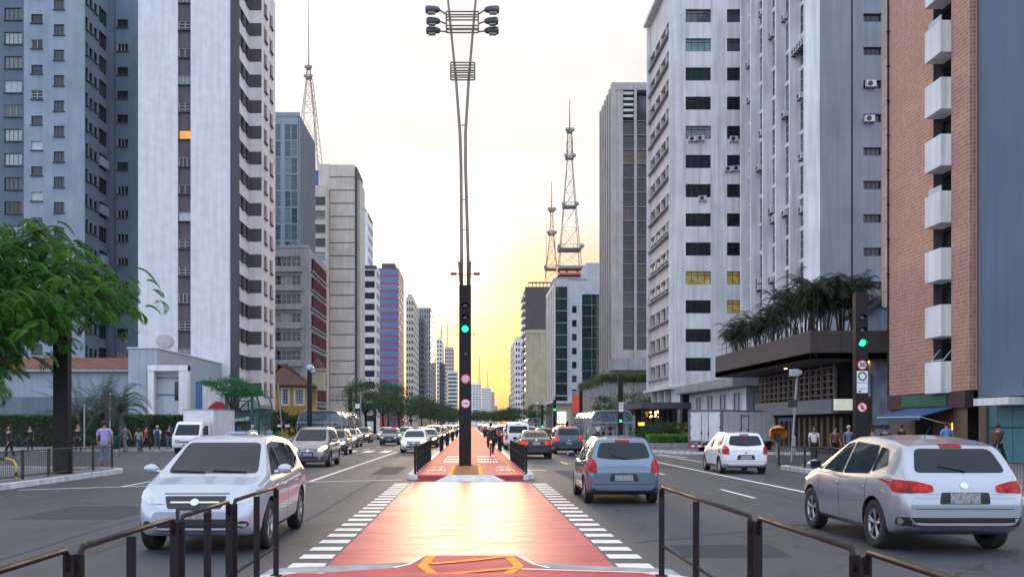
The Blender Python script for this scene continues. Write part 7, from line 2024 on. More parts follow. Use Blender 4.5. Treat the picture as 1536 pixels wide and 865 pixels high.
# date palm and two bare crowned palms at left before the hedge
def left_palm(label, px, D, ht, nf, fl, droop, seed, m, tr=.16):
    r_ = random.Random(seed); x = wx(px, D); root = empty('palm', (x, D, .15), 0, label, 'palm', 'palms before the left hedge'); mb = MB(); V = []; F = []
    mb.path([(x, D, .1), (x + .05, D, ht * .5), (x, D, ht)], [tr * 1.2, tr, tr * .85], 9)
    for j in range(nf):
        frond(V, F, (x, D, ht), j * 2.4 + r_.random() * .6, r_.uniform(.35, 1.4), fl * r_.uniform(.8, 1.1), droop * r_.uniform(.8, 1.2), 26, .035, .42, r_)
    mb.build('trunk', M_bark, root); me = bpy.data.meshes.new('fronds'); me.from_pydata([tuple(v) for v in V], [], F); me.materials.append(m); link('fronds', me, root)
left_palm('arching date palm before the hedge left of the white truck', 180, 64, 2.6, 30, 3.3, 1.9, 3, M_leaf_g)
left_palm('slender upright palm just right of the left black column', 120, 64, 2.3, 26, 3.5, .6, 5, M_leaf_g, .13)
left_palm('upright palm between the slender one and the date palm', 152, 65, 2.3, 26, 3.6, .7, 8, M_leaf_g, .13)
# spiky yuccas at the foot of the hedge
for i, (px, lb) in enumerate(((27, 'spiky agave at the foot of the hedge near the left edge'), (131, 'spiky agave at the foot of the hedge right of the black column'))):
    D = 65; x = wx(px, D); root = empty('agave', (x, D, .15), 0, lb, 'plant', 'agaves below the hedge'); r_ = random.Random(i); mb = MB()
    for k in range(70):
        a = r_.random() * 6.28; el = r_.uniform(.15, 1.5); L = r_.uniform(.7, 1.05); d = Vector((math.cos(a) * math.cos(el), math.sin(a) * math.cos(el), math.sin(el))); s = d.cross(Vector((0, 0, 1))).normalized() * .035
        p = Vector((x, D, .2)); mb.add([p - s, p + s, p + d * L * .6 + s, p + d * L, p + d * L * .6 - s], [(0, 1, 2, 3, 4)])
    mb.build('leaves', M_leaf_g, root)
# flat topped small tree over the metro entrance
root = empty('umbrella_tree', (wx(352, 72), 72, .15), 0, 'small flat topped tree spreading over the green glass station entrance', 'tree')
D = 72; mb = MB(); x = wx(352, D)
mb.path([(x - .3, D, .1), (x - .2, D, 1.8), (x, D, wz(596, D))], [.12, .1, .08], 8)
for t in ((318, 576), (335, 568), (352, 572), (372, 578), (388, 588), (330, 582)):
    mb.path([(x - .1, D, 2.6), (wx((352 + t[0]) / 2, D), D + .3, wz(t[1] + 14, D)), (wx(t[0], D), D + .2, wz(t[1], D))], [.06, .04, .015], 6)
mb.build('trunk', M_bark_d, root)
P = []
for px, py, a, c in ((322, 576, .6, .12), (340, 571, .8, .15), (335, 583, .7, .14), (358, 573, .7, .16), (352, 584, .8, .14), (374, 580, .6, .14), (385, 588, .5, .14), (366, 591, .7, .14), (345, 592, .6, .12), (312, 574, .4, .08)):
    P.append(np.array([wx(px, D), D, wz(py, D)]) + rng.normal(size=(420, 3)) * np.array([a * .7, .7, c]))
leaves('crown', np.concatenate(P), .15, leafm('umbrella leaf', (.01, .07, .03), (.03, .17, .05)), root)
# low dark bushes between white tower and yellow house
root = empty('shrub', (wx(430, 100), 100, .15), 0, 'dark shrubs in front of the yellow colonial house', 'shrub')
leaves('foliage', blob_pts(wx(428, 100), 100, 2.0, 2.6, 1.2, 1.6, 50, 60, .6, .1), .24, M_leaf, root); mb = MB(); [mb.tube((wx(428, 100) - 2 + i * .8, 100, .1), (wx(428, 100) - 2.2 + i * .9, 100, 2.6), .05, n=5) for i in range(6)]; mb.build('stems', M_bark_d, root)
root = empty('shrub', (wx(412, 66), 66, .15), 0, 'light green shrub behind the pedestrian in blue at left', 'shrub')
leaves('foliage', blob_pts(wx(412, 66), 66, .7, .9, .5, .45, 20, 60, .3, .1), .12, M_leaf_br, root); mb = MB(); mb.tube((wx(412, 66), 66, .1), (wx(412, 66), 66, .9), .04, n=5); mb.build('stems', M_bark_d, root)

# ------------------------------------------------------------------ bus shelters
def clearglass(name, col, alpha, rough=.05):
    m, t, b = newmat(name); b.inputs['Base Color'].default_value = (*col, 1); b.inputs['Roughness'].default_value = rough
    tr = N(t, 'ShaderNodeBsdfTransparent'); tr.inputs[0].default_value = (.75, .82, .86, 1); ms = N(t, 'ShaderNodeMixShader'); ms.inputs[0].default_value = alpha
    t.links.new(tr.outputs[0], ms.inputs[1]); t.links.new(b.outputs[0], ms.inputs[2]); t.links.new(ms.outputs[0], t.nodes['Material Output'].inputs[0]); return m
M_shg = clearglass('shelter glass', (.10, .16, .22), .55)
M_shw = mat('shelter frosted roof', (.45, .48, .52), .25, var=.1)
def shelter(label, xc, y0, ln, wd, h, bays=5, z0=.15):
    root = empty('bus_shelter', (xc, y0, z0), 0, label, 'bus shelter', 'curved glass bus shelters')
    prof = [(-wd / 2, 0), (-wd / 2 + .06, h * .45), (-wd / 2 + .22, h * .78), (-wd / 2 + .55, h * .95), (-wd / 2 + 1.0, h), (wd / 2 - 1.0, h), (wd / 2 - .55, h * .95), (wd / 2 - .22, h * .78), (wd / 2 - .06, h * .45), (wd / 2, 0)]
    for k in range(bays + 1):
        y = y0 + ln * k / bays; mb = MB(); mb.path([(xc + a, y, z0 + c) for a, c in prof], .07, 6); mb.build('arched_rib', M_steel_g, root)
    for k in range(bays):
        ya, yb = y0 + ln * k / bays + .08, y0 + ln * (k + 1) / bays - .08; mb = MB()
        for i in range(len(prof) - 1):
            if i in (0, 8) and k % 2: continue
            (a, c), (a2, c2) = prof[i], prof[i + 1]; top_ = i in (3, 4, 5)
            mb.quad((xc + a, ya, z0 + c), (xc + a2, ya, z0 + c2), (xc + a2, yb, z0 + c2), (xc + a, yb, z0 + c), 1 if top_ else 0)
        mb.build('glass_bay', [M_shg, M_shw], root)
    mb = MB(); pp = [(a * .96, c) for a, c in prof]; mb.add([(xc + a, y0 + .02, z0 + c) for a, c in pp[1:9]], [tuple(range(8))]); mb.build('end_glass', M_shg, root)
    mb = MB(); mb.box(xc - wd / 2, xc + wd / 2, y0 - .05, y0 + .05, z0 + h * .58, z0 + h * .63); mb.box(xc - wd / 2, xc + wd / 2, y0 - .04, y0 + .04, z0 + h * .28, z0 + h * .31); mb.build('cross_bar', M_steel_g, root)
    for k in range(3):
        y = y0 + ln * (k + .5) / 3; mb = MB(); mb.box(xc - .25, xc + .25, y - 1.0, y + 1.0, z0 + .42, z0 + .48, bev=.01)
        for s in (-.8, .8): mb.box(xc - .2, xc + .2, y + s - .03, y + s + .03, z0, z0 + .42)
        mb.build('bench', M_steel_b, root)
    return root
shelter('large curved glass bus shelter on the left before the yellow house', wx(474, 92) , 94, 16, 4.6, 3.0)
shelter('large curved glass bus shelter on the right behind the grey blue hatchback', wx(921, 94), 95, 16, 4.6, 3.0)
shelter('small distant glass bus shelter among the trees at left', wx(593, 190), 190, 14, 4.0, 2.9, 4)
shelter('small distant glass bus shelter beyond the white van at right', wx(801, 195), 195, 14, 3.4, 2.9, 4)

# ------------------------------------------------------------------ station entrance
D = 75; X = lambda p: wx(p, D); Z = lambda p: wz(p, D)
b = Bld('green framed glass underground station entrance at left', 'station entrance', X(363), D, 'station_entrance')
M_grs = mat('green painted steel', (.02, .10, .085), .45, var=.15)
b.box('post', X(337), X(341), D, D + .3, .15, Z(592), M_grs); b.box('post', X(347), X(350), D, D + .3, .15, Z(592), M_grs); b.box('post', X(376), X(379), D, D + .3, .15, Z(594), M_grs)
mb = MB(); mb.path([(X(388), D + .15, .15), (X(388), D + .15, Z(606)), (X(384), D + .15, Z(594)), (X(376), D + .15, Z(589)), (X(340), D + .15, Z(589))], .09, 6); mb.build('roof_frame', M_grs, b.root)
mb = MB(); mb.path([(X(388), D + 5, .15), (X(388), D + 5, Z(606)), (X(384), D + 5, Z(594)), (X(376), D + 5, Z(589)), (X(340), D + 5, Z(589))], .09, 6); mb.build('roof_frame', M_grs, b.root)
b.box('sign_band', X(339), X(377), D - .12, D - .01, Z(632), Z(624), mat('station sign green', (.01, .13, .10), .45, var=.1))
put_text('sign_text', text_mesh('Brigadeiro', .36, M_sign_w), b.root, (X(359), D - .13, Z(628.6)))
mb = MB(); mb.prism([(-.12, 0), (.05, .13), (.05, -.13)], 0, .01, 'Y'); mb.v = [(X(345) + v[0], D - .14 + v[1], Z(628.6) + v[2]) for v in mb.v]; mb.box(X(369.5), X(371.5), D - .14, D - .13, Z(627), Z(623.5) - .05); mb.box(X(372), X(374.5), D - .14, D - .13, Z(627), Z(625.5)); mb.build('sign_mark', M_sign_w, b.root)
b.box('lift_panel', X(349), X(376), D + .8, D + .9, .15, Z(632), mat('bronze panel', (.07, .06, .05), .4, metal=.3, var=.3)); b.box('blue_notice', X(352), X(358.5), D + .74, D + .79, Z(646), Z(639), mat('blue notice', (.02, .18, .45), .4, var=.05))
b.box('upper_frame', X(355), X(376), D + .3, D + .4, Z(602), Z(600), M_grs); b.box('upper_frame', X(370), X(372), D + .3, D + .4, Z(615), Z(602), M_grs); b.box('lift_car', X(356), X(370), D + 1.2, D + 1.3, Z(615), Z(604), M_shut)
b.box('lintel', X(341), X(376), D + .1, D + .3, Z(624) + .01, Z(617), mat('dark bronze', (.035, .04, .04), .4, var=.2))
mb = MB(); mb.quad((X(341), D + .2, .2), (X(347), D + .2, .2), (X(347), D + .2, Z(594)), (X(341), D + .2, Z(594))); mb.quad((X(388), D + .2, .2), (X(388), D + 5, .2), (X(388), D + 5, Z(606)), (X(388), D + .2, Z(606))); mb.quad((X(379), D + .2, .2), (X(387.5), D + .2, .2), (X(387.5), D + .2, Z(606)), (X(379), D + .2, Z(596)))
mb.quad((X(338), D + .2, Z(589.5)), (X(376), D + .2, Z(589.5)), (X(376), D + 5, Z(589.5)), (X(338), D + 5, Z(589.5)))
mb.build('glass_panel', clearglass('green glass', (.04, .12, .12), .5), b.root)
b.done()

# ------------------------------------------------------------------ fences
def bar_fence(label, pts, z0, h, bars=.12, post=1.9, group='dark bar fences along the pavements'):
    pts = [Vector((a, c, 0)) for a, c in pts]; root = empty('pavement_fence', (pts[0].x, pts[0].y, z0), 0, label, 'fence', group)
    br = MB()
    for i in range(len(pts) - 1):
        a, c = pts[i], pts[i + 1]; L = (c - a).length; n = max(1, round(L / post))
        for k in range(n + (i == len(pts) - 2)):
            p = a.lerp(c, k / n); mb = MB(); mb.box(p.x - .035, p.x + .035, p.y - .035, p.y + .035, z0, z0 + h + .04, bev=.008); mb.build('post', M_fence, root)
        mb = MB()
        for zz_ in (z0 + .10, z0 + h): mb.tube((a.x, a.y, zz_), (c.x, c.y, zz_), .022, n=6)
        mb.build('rail', M_fence, root)
        k = int(L / bars)
        for j in range(k): p = a.lerp(c, (j + .5) / k); br.tube((p.x, p.y, z0 + .10), (p.x, p.y, z0 + h), .008, n=4, cap=False)
    br.build('bars', M_fence, root); return root
M_fence = mat('dark brown fence paint', (.028, .022, .022), .45, var=.3, rvar=.2)
bar_fence('dark bar fence along the left kerb before the pedestrian in the lilac shirt', [(-13.45, 35.0), (-13.25, 31.0), (-13.3, 26), (-13.4, 21)], .15, .84)
bar_fence('dark bar fence beside the small white hatchback on the right kerb', [(11.95, 36.2), (13.0, 33.5), (13.0, 28), (12.95, 23.6)], .15, .78)
bar_fence('dark bar fence cut by the right edge behind the silver crossover', [(12.85, 23.2), (12.8, 15)], .15, .72)
# yellow hoop barrier at the left edge
root = empty('hoop_barrier', (wx(12, 26.5), 26.5, .15), 0, 'yellow striped hoop barrier at the left edge behind the fence', 'barrier')
mb = MB(); x = wx(13, 26.5); mb.path([(x + .16, 26.6, .15), (x + .16, 26.6, .62), (x + .08, 26.6, .76), (x - .1, 26.6, .80), (x - 1.2, 26.6, .80), (x - 1.3, 26.6, .7), (x - 1.3, 26.6, .15)], .035, 8); mb.build('hoop', mat('yellow enamel', (.5, .36, .02), .4, var=.2), root)
mb = MB(); mb.tube((x + .16, 26.6, .3), (x + .16, 26.6, .42), .038); mb.tube((x - .3, 26.6, .8), (x - .15, 26.6, .8), .038); mb.build('stripe', M_sign_k, root)
# small street furniture
root = empty('litter_bin', (-19.6, 55.4 + 3.0, .15), 0, 'green litter bin on a post right of the pedestrian in the lilac shirt', 'litter bin')
X_, Y_ = wx(172.5, 50), 50.0
root.location = (X_, Y_, 0.0); mb = MB(); mb.lathe([(.0001, .45), (.19, .45), (.24, 1.12), (.25, 1.15), (.22, 1.15), (.18, .5)], (X_, Y_, 0), 'Z', 16); mb.tube((X_ + .26, Y_, 0), (X_ + .26, Y_, 1.3), .03); mb.box(X_ - .1, X_ + .3, Y_ - .02, Y_ + .02, .9, .95); mb.build('bin', mat('bin green', (.01, .09, .06), .5, var=.15), root)
def pole_sign(label, px, D, z1, plates, r=.04, tilt=0, name='sign_post', cat='sign post'):
    x = wx(px, D); root = empty(name, (x, D, .15), 0, label, cat); mb = MB(); mb.tube((x, D, 0.1), (x + tilt, D, z1), r, r * .9); mb.build('post', M_steel_g, root)
    for (dx, z0, z1_, w_, m_) in plates:
        mb = MB(); mb.box(x + dx - w_ / 2, x + dx + w_ / 2, D - .05, D - .02, z0, z1_, bev=.005); mb.build('plate', m_, root)
    return root
pole_sign('thin post carrying four black pedestrian direction plates before the hedge', 165, 48, 3.4, [(-.13, 2.62, 3.3, .22, M_sign_k), (.13, 2.62, 3.3, .22, M_sign_k), (-.13, 1.95, 2.55, .22, M_sign_k), (.13, 1.95, 2.55, .22, M_sign_k)], .035)
pole_sign('plain slim grey pole right next to the left black column', 103.5, 45, 4.0, [], .06, name='slim_pole', cat='pole')
pole_sign('slim grey pole in front of the slender upright palm', 126.5, 55, 3.0, [], .05, name='slim_pole', cat='pole')
t_ = pole_sign('leaning grey camera pole before the terrace building', 1187, 42, 4.05, [(.05, 2.55, 2.9, .42, M_sign_k)], .055, .26, 'camera_pole', 'camera pole')
x = wx(1187, 42) + .26
mb = MB(); mb.box(x - .34, x + .02, 41.75, 42.1, 3.92, 4.25, bev=.04); mb.box(x - .05, x + .18, 41.85, 42.1, 4.0, 4.2, bev=.04); mb.build('camera_housing', mat('camera grey', (.32, .35, .38), .5, var=.15), t_)
mb = MB(); mb.box(wx(1190, 42) - .08, wx(1190, 42) + .08, 41.9, 42.0, .4, 1.25, bev=.02); mb.build('control_box', M_steel_g, t_)
pole_sign('thin street pole with a small white box beside the far left trees', 541, 105, wz(586, 105), [(-.35, wz(612, 105), wz(605, 105), .5, M_sign_w)], .07, name='slim_pole', cat='pole')
pole_sign('leaning dark utility pole at the foot of the yellow house', 424, 98, wz(575, 98), [(-.3, 1.5, 1.75, .5, M_sign_w), (.5, 1.5, 1.75, .5, M_sign_w)], .08, -.5, 'slim_pole', 'pole')
pole_sign('thin pole with a round white disc near the beige block at right', 806, 200, wz(604, 200), [(0, wz(606, 200), wz(602, 200), .5, M_sign_w)], .06)
# orange phone hood
D = 46; x = wx(1167, D); root = empty('phone_hood', (x, D, .15), 0, 'orange egg shaped public phone hood on its post at right', 'phone booth')
mb = MB(); bm = bmesh.new(); bmesh.ops.create_uvsphere(bm, u_segments=28, v_segments=18, radius=1)
bmesh.ops.delete(bm, geom=[v for v in bm.verts if v.co.z < -.45 or (v.co.y < -.25 and v.co.z < .35)], context='VERTS')
M = Matrix.Translation((x, D, 1.28)) @ Matrix.Rotation(R(-18), 4, 'X') @ Matrix.Diagonal((.42, .42, .46, 1)); bmesh.ops.transform(bm, matrix=M, verts=bm.verts)
g_ = bmesh.ops.solidify(bm, geom=bm.faces[:], thickness=.02); mb.bm(bm, 0, True); mb.build('hood', mat('orange fibreglass', (.62, .20, .02), .35, var=.1, coat=.4), root)
mb = MB(); mb.tube((x, D + .2, .15), (x, D + .25, 1.3), .04); mb.build('post', M_steel_g, root); mb = MB(); mb.box(x - .13, x + .13, D - .02, D + .18, .95, 1.35, bev=.02); mb.build('phone', M_trim, root)

# ------------------------------------------------------------------ people
def skin_mesh(nodes, edges, sub=1, root_i=0):
    me = bpy.data.meshes.new('tmp'); me.from_pydata([n[0] for n in nodes], edges, [])
    o = bpy.data.objects.new('tmp_skin', me); COL.objects.link(o)
    md = o.modifiers.new('s', 'SKIN'); md.use_smooth_shade = True
    if sub: sm = o.modifiers.new('u', 'SUBSURF'); sm.levels = sub; sm.render_levels = sub
    for i, n in enumerate(nodes):
        sv = me.skin_vertices[0].data[i]; r_ = n[1]; sv.radius = r_ if isinstance(r_, tuple) else (r_, r_); sv.use_root = (i == root_i)
    bpy.context.view_layer.update()
    res = bpy.data.meshes.new_from_object(o.evaluated_get(bpy.context.evaluated_depsgraph_get())); bpy.data.objects.remove(o); return res
M_skin = mat('skin', (.34, .19, .13), .55, var=.08, scale=8); M_skin_d = mat('darker skin', (.14, .075, .05), .55, var=.08, scale=8)
M_hair = mat('dark hair', (.015, .011, .009), .6, var=.3, scale=20); M_hair_f = mat('fair hair', (.30, .17, .07), .6, var=.3, scale=20); M_hair_g = mat('grey hair', (.35, .34, .33), .7, var=.2, scale=20)
M_shoe = mat('dark shoes', (.02, .018, .018), .5, var=.1)
def cloth(n, c): return mat('cloth ' + n, c, .85, var=.15, scale=6, bump=.3, bscale=25)
def person(label, x, y, z0, rz, h, shirt, trous, hair=M_hair, stride=.3, arm=.2, skin=M_skin, long_hair=False, bag=None, skirt=False, build_=1.0, sleeves='short', pose=None, group='people on the pavements', cap=None):
    """rz=0 faces +y (away from the camera)"""
    root = empty('person', (x, y, z0), R(rz), label, 'person', group); k = h / 1.75
    J = {}
    J['pel'] = (0, 0, .95); J['wst'] = (0, 0, 1.08); J['chs'] = (0, .01, 1.28); J['shc'] = (0, 0, 1.43); J['nk'] = (0, .01, 1.51); J['hd0'] = (0, .02, 1.58); J['hd1'] = (0, .015, 1.66); J['hd2'] = (0, .005, 1.72)
    for s, n in ((-1, 'l'), (1, 'r')):
        f = stride * s
        J['hip' + n] = (s * .095, 0, .90); J['kn' + n] = (s * .10, f * .26 + .02, .50); J['an' + n] = (s * .10, f * .48 - .02 - (.05 if f < 0 else 0), .09 + (.05 if f < 0 else 0)); J['to' + n] = (s * .115, f * .48 + .13, .035 + (.01 if f < 0 else 0))
        J['sh' + n] = (s * .185 * build_, 0, 1.41); J['el' + n] = (s * .235 * build_, -f * arm - .01, 1.14); J['wr' + n] = (s * .235 * build_, -f * arm * 1.9 + .07, .90); J['pa' + n] = (s * .23 * build_, -f * arm * 2.1 + .10, .83)
    if pose: J.update(pose)
    B_ = build_
    names = ['pel', 'wst', 'chs', 'shc', 'nk', 'hd0', 'hd1', 'hd2']; rad = {'pel': (.135 * B_, .10 * B_), 'wst': (.125 * B_, .095 * B_), 'chs': (.155 * B_, .105 * B_), 'shc': (.13 * B_, .075), 'nk': (.05, .05), 'hd0': (.066, .082), 'hd1': (.078, .095), 'hd2': (.055, .068)}
    E = [('pel', 'wst'), ('wst', 'chs'), ('chs', 'shc'), ('shc', 'nk'), ('nk', 'hd0'), ('hd0', 'hd1'), ('hd1', 'hd2')]
    for n in 'lr':
        names += ['hip' + n, 'kn' + n, 'an' + n, 'to' + n, 'sh' + n, 'el' + n, 'wr' + n, 'pa' + n]
        rad.update({'hip' + n: (.08 * B_, .085 * B_), 'kn' + n: (.052, .055), 'an' + n: (.036, .04), 'to' + n: (.035, .025), 'sh' + n: (.052, .055), 'el' + n: (.038, .038), 'wr' + n: (.024, .028), 'pa' + n: (.018, .036)})
        E += [('pel', 'hip' + n), ('hip' + n, 'kn' + n), ('kn' + n, 'an' + n), ('an' + n, 'to' + n), ('shc', 'sh' + n), ('sh' + n, 'el' + n), ('el' + n, 'wr' + n), ('wr' + n, 'pa' + n)]
    for n in 'lr':
        p = Vector(J['pa' + n]); w_ = Vector(J['wr' + n]); d = (p - w_).normalized(); fw = Vector((0, 1, 0)); fw = (fw - d * fw.dot(d)).normalized()
        for q, (o_, L) in enumerate(((-.027, .062), (-.009, .074), (.009, .08), (.027, .07))):
            a = p + fw * o_ + d * .025; names.append(f'f{n}{q}'); J[f'f{n}{q}'] = tuple(a + d * L * .55 + Vector((0, .004, 0))); rad[f'f{n}{q}'] = (.008, .008); E.append(('pa' + n, f'f{n}{q}'))
            names.append(f'g{n}{q}'); J[f'g{n}{q}'] = tuple(a + d * L * .95 + Vector((0, .016, 0))); rad[f'g{n}{q}'] = (.007, .007); E.append((f'f{n}{q}', f'g{n}{q}'))
        names.append('th' + n); J['th' + n] = tuple(w_ + d * .055 + fw * .055); rad['th' + n] = (.009, .009); E.append(('wr' + n, 'th' + n))
    nodes = [(tuple(c * k for c in J[n]), tuple(c * k for c in rad[n])) for n in names]
    me = skin_mesh(nodes, [(names.index(a), names.index(c)) for a, c in E], 1)
    # face: nose, brow, ears added on the same mesh
    hc = Vector(J['hd1']) * k
    bm = bmesh.new(); bm.from_mesh(me)
    for v in bm.verts:
        r_ = v.co - hc
        if abs(r_.x) < .016 * k and r_.y > .05 * k and -.035 * k < r_.z < .01 * k: v.co.y += .018 * k
    for s in (-1, 1):
        for cc, rr_, sc in (((s * .08, -.005, -.01), .022, (.45, .8, 1.2)), ((s * .03, .088, .008), .011, (1, .6, .7))):
            g2 = bmesh.ops.create_icosphere(bm, subdivisions=1, radius=rr_ * k); bmesh.ops.scale(bm, vec=sc, verts=g2['verts']); bmesh.ops.translate(bm, vec=hc + Vector(cc) * k, verts=g2['verts'])
    bm.to_mesh(me); bm.free(); me.materials.clear(); me.materials.append(skin); me.polygons.foreach_set('use_smooth', [True] * len(me.polygons))
    def ch(name, me_, m_=None):
        if m_: me_.materials.clear(); me_.materials.append(m_)
        o = bpy.data.objects.new(name, me_); COL.objects.link(o); o.parent = root; return o
    ch('body', me)
    def garment(keys, edges, grow, m_, name):
        nd = [(tuple(c * k for c in J[n_]) if isinstance(n_, str) and n_ in J else n_, tuple(c * k * 1.0 + grow for c in rd)) for n_, rd in keys]
        mm = skin_mesh(nd, edges, 1); mm.polygons.foreach_set('use_smooth', [True] * len(mm.polygons)); ch(name, mm, m_)
    def mid(a, c, t): return tuple((J[a][i] * (1 - t) + J[c][i] * t) * k for i in range(3))
    # shirt: hem below the waist, sleeves to the elbow or wrist
    t_ = .75 if sleeves == 'short' else 0
    kk = [(tuple(Vector(J['pel']) * k + Vector((0, 0, -.03 * k))), (rad['pel'][0] * 1.06, rad['pel'][1] * 1.08)), (tuple(Vector(J['wst']) * k), rad['wst']), (tuple(Vector(J['chs']) * k), rad['chs']), (tuple(Vector(J['shc']) * k), rad['shc'])]
    ee = [(0, 1), (1, 2), (2, 3)]
    for n in 'lr':
        b0 = len(kk); kk.append((tuple(Vector(J['sh' + n]) * k), rad['sh' + n]))
        ee.append((3, b0))
        if sleeves == 'short': kk.append((mid('sh' + n, 'el' + n, .8), (.050, .052))); ee.append((b0, b0 + 1))
        else: kk.append((tuple(Vector(J['el' + n]) * k), (.044, .044))); kk.append((mid('el' + n, 'wr' + n, .95), (.034, .034))); ee += [(b0, b0 + 1), (b0 + 1, b0 + 2)]
    garment([(a, tuple(c for c in rd)) for a, rd in kk], ee, .018, shirt, 'shirt')
    if not skirt:
        kk = [(tuple(Vector(J['pel']) * k + Vector((0, 0, .03 * k))), rad['pel'])]; ee = []
        for n in 'lr':
            b0 = len(kk); kk += [(tuple(Vector(J['hip' + n]) * k), rad['hip' + n]), (tuple(Vector(J['kn' + n]) * k), (.060, .062)), (mid('kn' + n, 'an' + n, .93), (.05, .052))]; ee += [(0, b0), (b0, b0 + 1), (b0 + 1, b0 + 2)]
        garment(kk, ee, .012, trous, 'trousers')
    else:
        mb = MB(); c = Vector(J['pel']) * k; mb.lathe([(.14 * k, c.z + .1), (.17 * k, c.z - .05), (.2 * k, c.z - .35), (.22 * k, c.z - .5), (.2 * k, c.z - .5)], (c.x, c.y, 0), 'Z', 16); ch('skirt', mb.mesh('skirt', trous))
    for n in 'lr':
        a = Vector(J['an' + n]) * k; t = Vector(J['to' + n]) * k; mm = skin_mesh([(tuple(a + Vector((0, -.03, -.03)) * k), (.042 * k, .04 * k)), (tuple((a + t) / 2), (.042 * k, .036 * k)), (tuple(t + Vector((0, .04, 0)) * k), (.034 * k, .022 * k))], [(0, 1), (1, 2)]); ch('shoe', mm, M_shoe)
    # hair cap
    mb = MB(); bm = bmesh.new(); bmesh.ops.create_icosphere(bm, subdivisions=3, radius=1)
    for v in bm.verts: v.co = Vector((v.co.x * .094, v.co.y * .110, v.co.z * .10)) * k + hc + Vector((0, -.012, .028)) * k
    bmesh.ops.delete(bm, geom=[v for v in bm.verts if (v.co.y - hc.y > .035 * k and v.co.z - hc.z < .055 * k) or v.co.z - hc.z < -.055 * k], context='VERTS')
    mb.bm(bm, 0, True)
    if long_hair:
        mb.lathe([(.085 * k, hc.z + .05 * k), (.10 * k, hc.z - .08 * k), (.10 * k, hc.z - .2 * k), (.05 * k, hc.z - .26 * k)], (hc.x, hc.y - .045 * k, 0), 'Z', 14)
    ch('hair', mb.mesh('hair', cap or hair))
    if bag:
        mb = MB(); c = Vector(J['chs']) * k; mb.box(c.x - .15 * k, c.x + .15 * k, c.y - .30 * k, c.y - .13 * k, c.z - .26 * k, c.z + .16 * k, bev=.05)
        for s in (-1, 1): mb.path([(c.x + s * .10 * k, c.y - .14 * k, c.z + .14 * k), (c.x + s * .12 * k, c.y - .02, c.z + .21 * k), (c.x + s * .12 * k, c.y + .13 * k, c.z + .1 * k), (c.x + s * .12 * k, c.y + .12 * k, c.z - .12 * k), (c.x + s * .13 * k, c.y - .12 * k, c.z - .2 * k)], .016, 6)
        o = bpy.data.objects.new('backpack', mb.mesh('backpack', bag)); COL.objects.link(o); o.location = root.location; o.rotation_euler = root.rotation_euler
        tag(o, 'backpack worn by the ' + label.split(' person')[0].replace('the ', '') if False else BAGL.get(label, 'backpack on a walking person'), 'backpack')
    return root
BAGL = {}
L_ = cloth('lilac', (.42, .36, .72)); K_ = cloth('black', (.015, .015, .018)); G_ = cloth('grey', (.12, .13, .13)); W_ = cloth('white', (.62, .64, .68)); Bd = cloth('blue jeans', (.05, .09, .17)); Bl = cloth('sky blue', (.12, .25, .58)); Rd = cloth('maroon', (.18, .03, .03)); Lb = cloth('washed blue', (.18, .25, .36))
person('person seen from behind in a lilac shirt standing at the end of the left fence', wx(157, 35.6), 35.6, .15, 8, 1.74, L_, Lb, M_hair, .04, .1, build_=1.18)
person('person in black near the left edge before the agave', wx(14, 47), 47, 0, 150, 1.70, K_, K_, M_hair, .35, long_hair=True, sleeves='long')
person('person in dark clothes walking between the agave and the black column', wx(45, 60), 60, 0, 200, 1.65, K_, K_, M_hair, .5, .3, sleeves='long')
person('fair haired person in a black jacket right of the slim grey pole', wx(117, 58.5), 58.5, 0, 170, 1.72, K_, K_, M_hair_f, .2, .1, long_hair=True, sleeves='long')
person('person in a loose grey suit walking before the date palm', wx(188, 60), 60, 0, 60, 1.74, G_, G_, M_hair, .6, .3, sleeves='long', build_=1.12)
person('person in a pale grey top and jeans right of the date palm', wx(208, 58.5), 58.5, 0, 30, 1.55, cloth('pale grey', (.25, .25, .27)), Bd, M_hair, .5, .3, long_hair=True)
person('person in a maroon jacket walking beside the pale grey top', wx(219, 60.5), 60.5, 0, -40, 1.64, Rd, K_, M_hair, .6, .3, sleeves='long')
BAGL['person in white shirt and jeans walking left of the white truck'] = 'navy backpack worn by the white shirted walker left of the truck'
person('person in white shirt and jeans walking left of the white truck', wx(236, 61), 61, 0, 10, 1.68, W_, Bd, M_hair_g, .5, .3, bag=cloth('navy', (.02, .04, .12)))
person('person in dark clothes half hidden by the white truck cab', wx(254, 62.5), 62.5, 0, 190, 1.66, K_, Bd, M_hair, .4, .3)
BAGL['person in a white shirt before the green station entrance'] = 'black backpack worn before the green station entrance'
person('person in a white shirt before the green station entrance', wx(379, 52), 52, 0, 20, 1.72, W_, Bd, M_hair_g, .4, .3, bag=K_, build_=1.1)
person('person in a sky blue shirt right of the station entrance', wx(404, 54), 54, 0, -30, 1.66, Bl, K_, M_hair, .4, .3)
person('person in a white top standing right of the orange phone hood', wx(1221, 44), 44, .0, 170, 1.66, W_, K_, M_hair, .2, .15, long_hair=True)
person('person in a patterned brown top right of the white top', wx(1252, 45), 45, .0, 200, 1.64, cloth('brown print', (.16, .09, .08)), K_, M_hair, .3, .2)
person('person in a pale cap and blue print shirt beside the signed black column', wx(1273, 44), 44, .0, 185, 1.70, cloth('blue print', (.12, .18, .30)), Bd, M_hair_g, .2, .2, cap=W_)
person('person in black just right of the signed black column', wx(1309, 42), 42, .0, 20, 1.58, K_, K_, M_hair, .3)
person('second dark figure right of the signed column, before the old gable wall', wx(1328, 45), 45, .0, -20, 1.66, K_, K_, M_hair, .3)
person('person in a blue shirt under the blue awning', wx(1420, 39.5), 39.5, .15, 10, 1.70, Bl, K_, M_hair, .3, .2, build_=1.1)
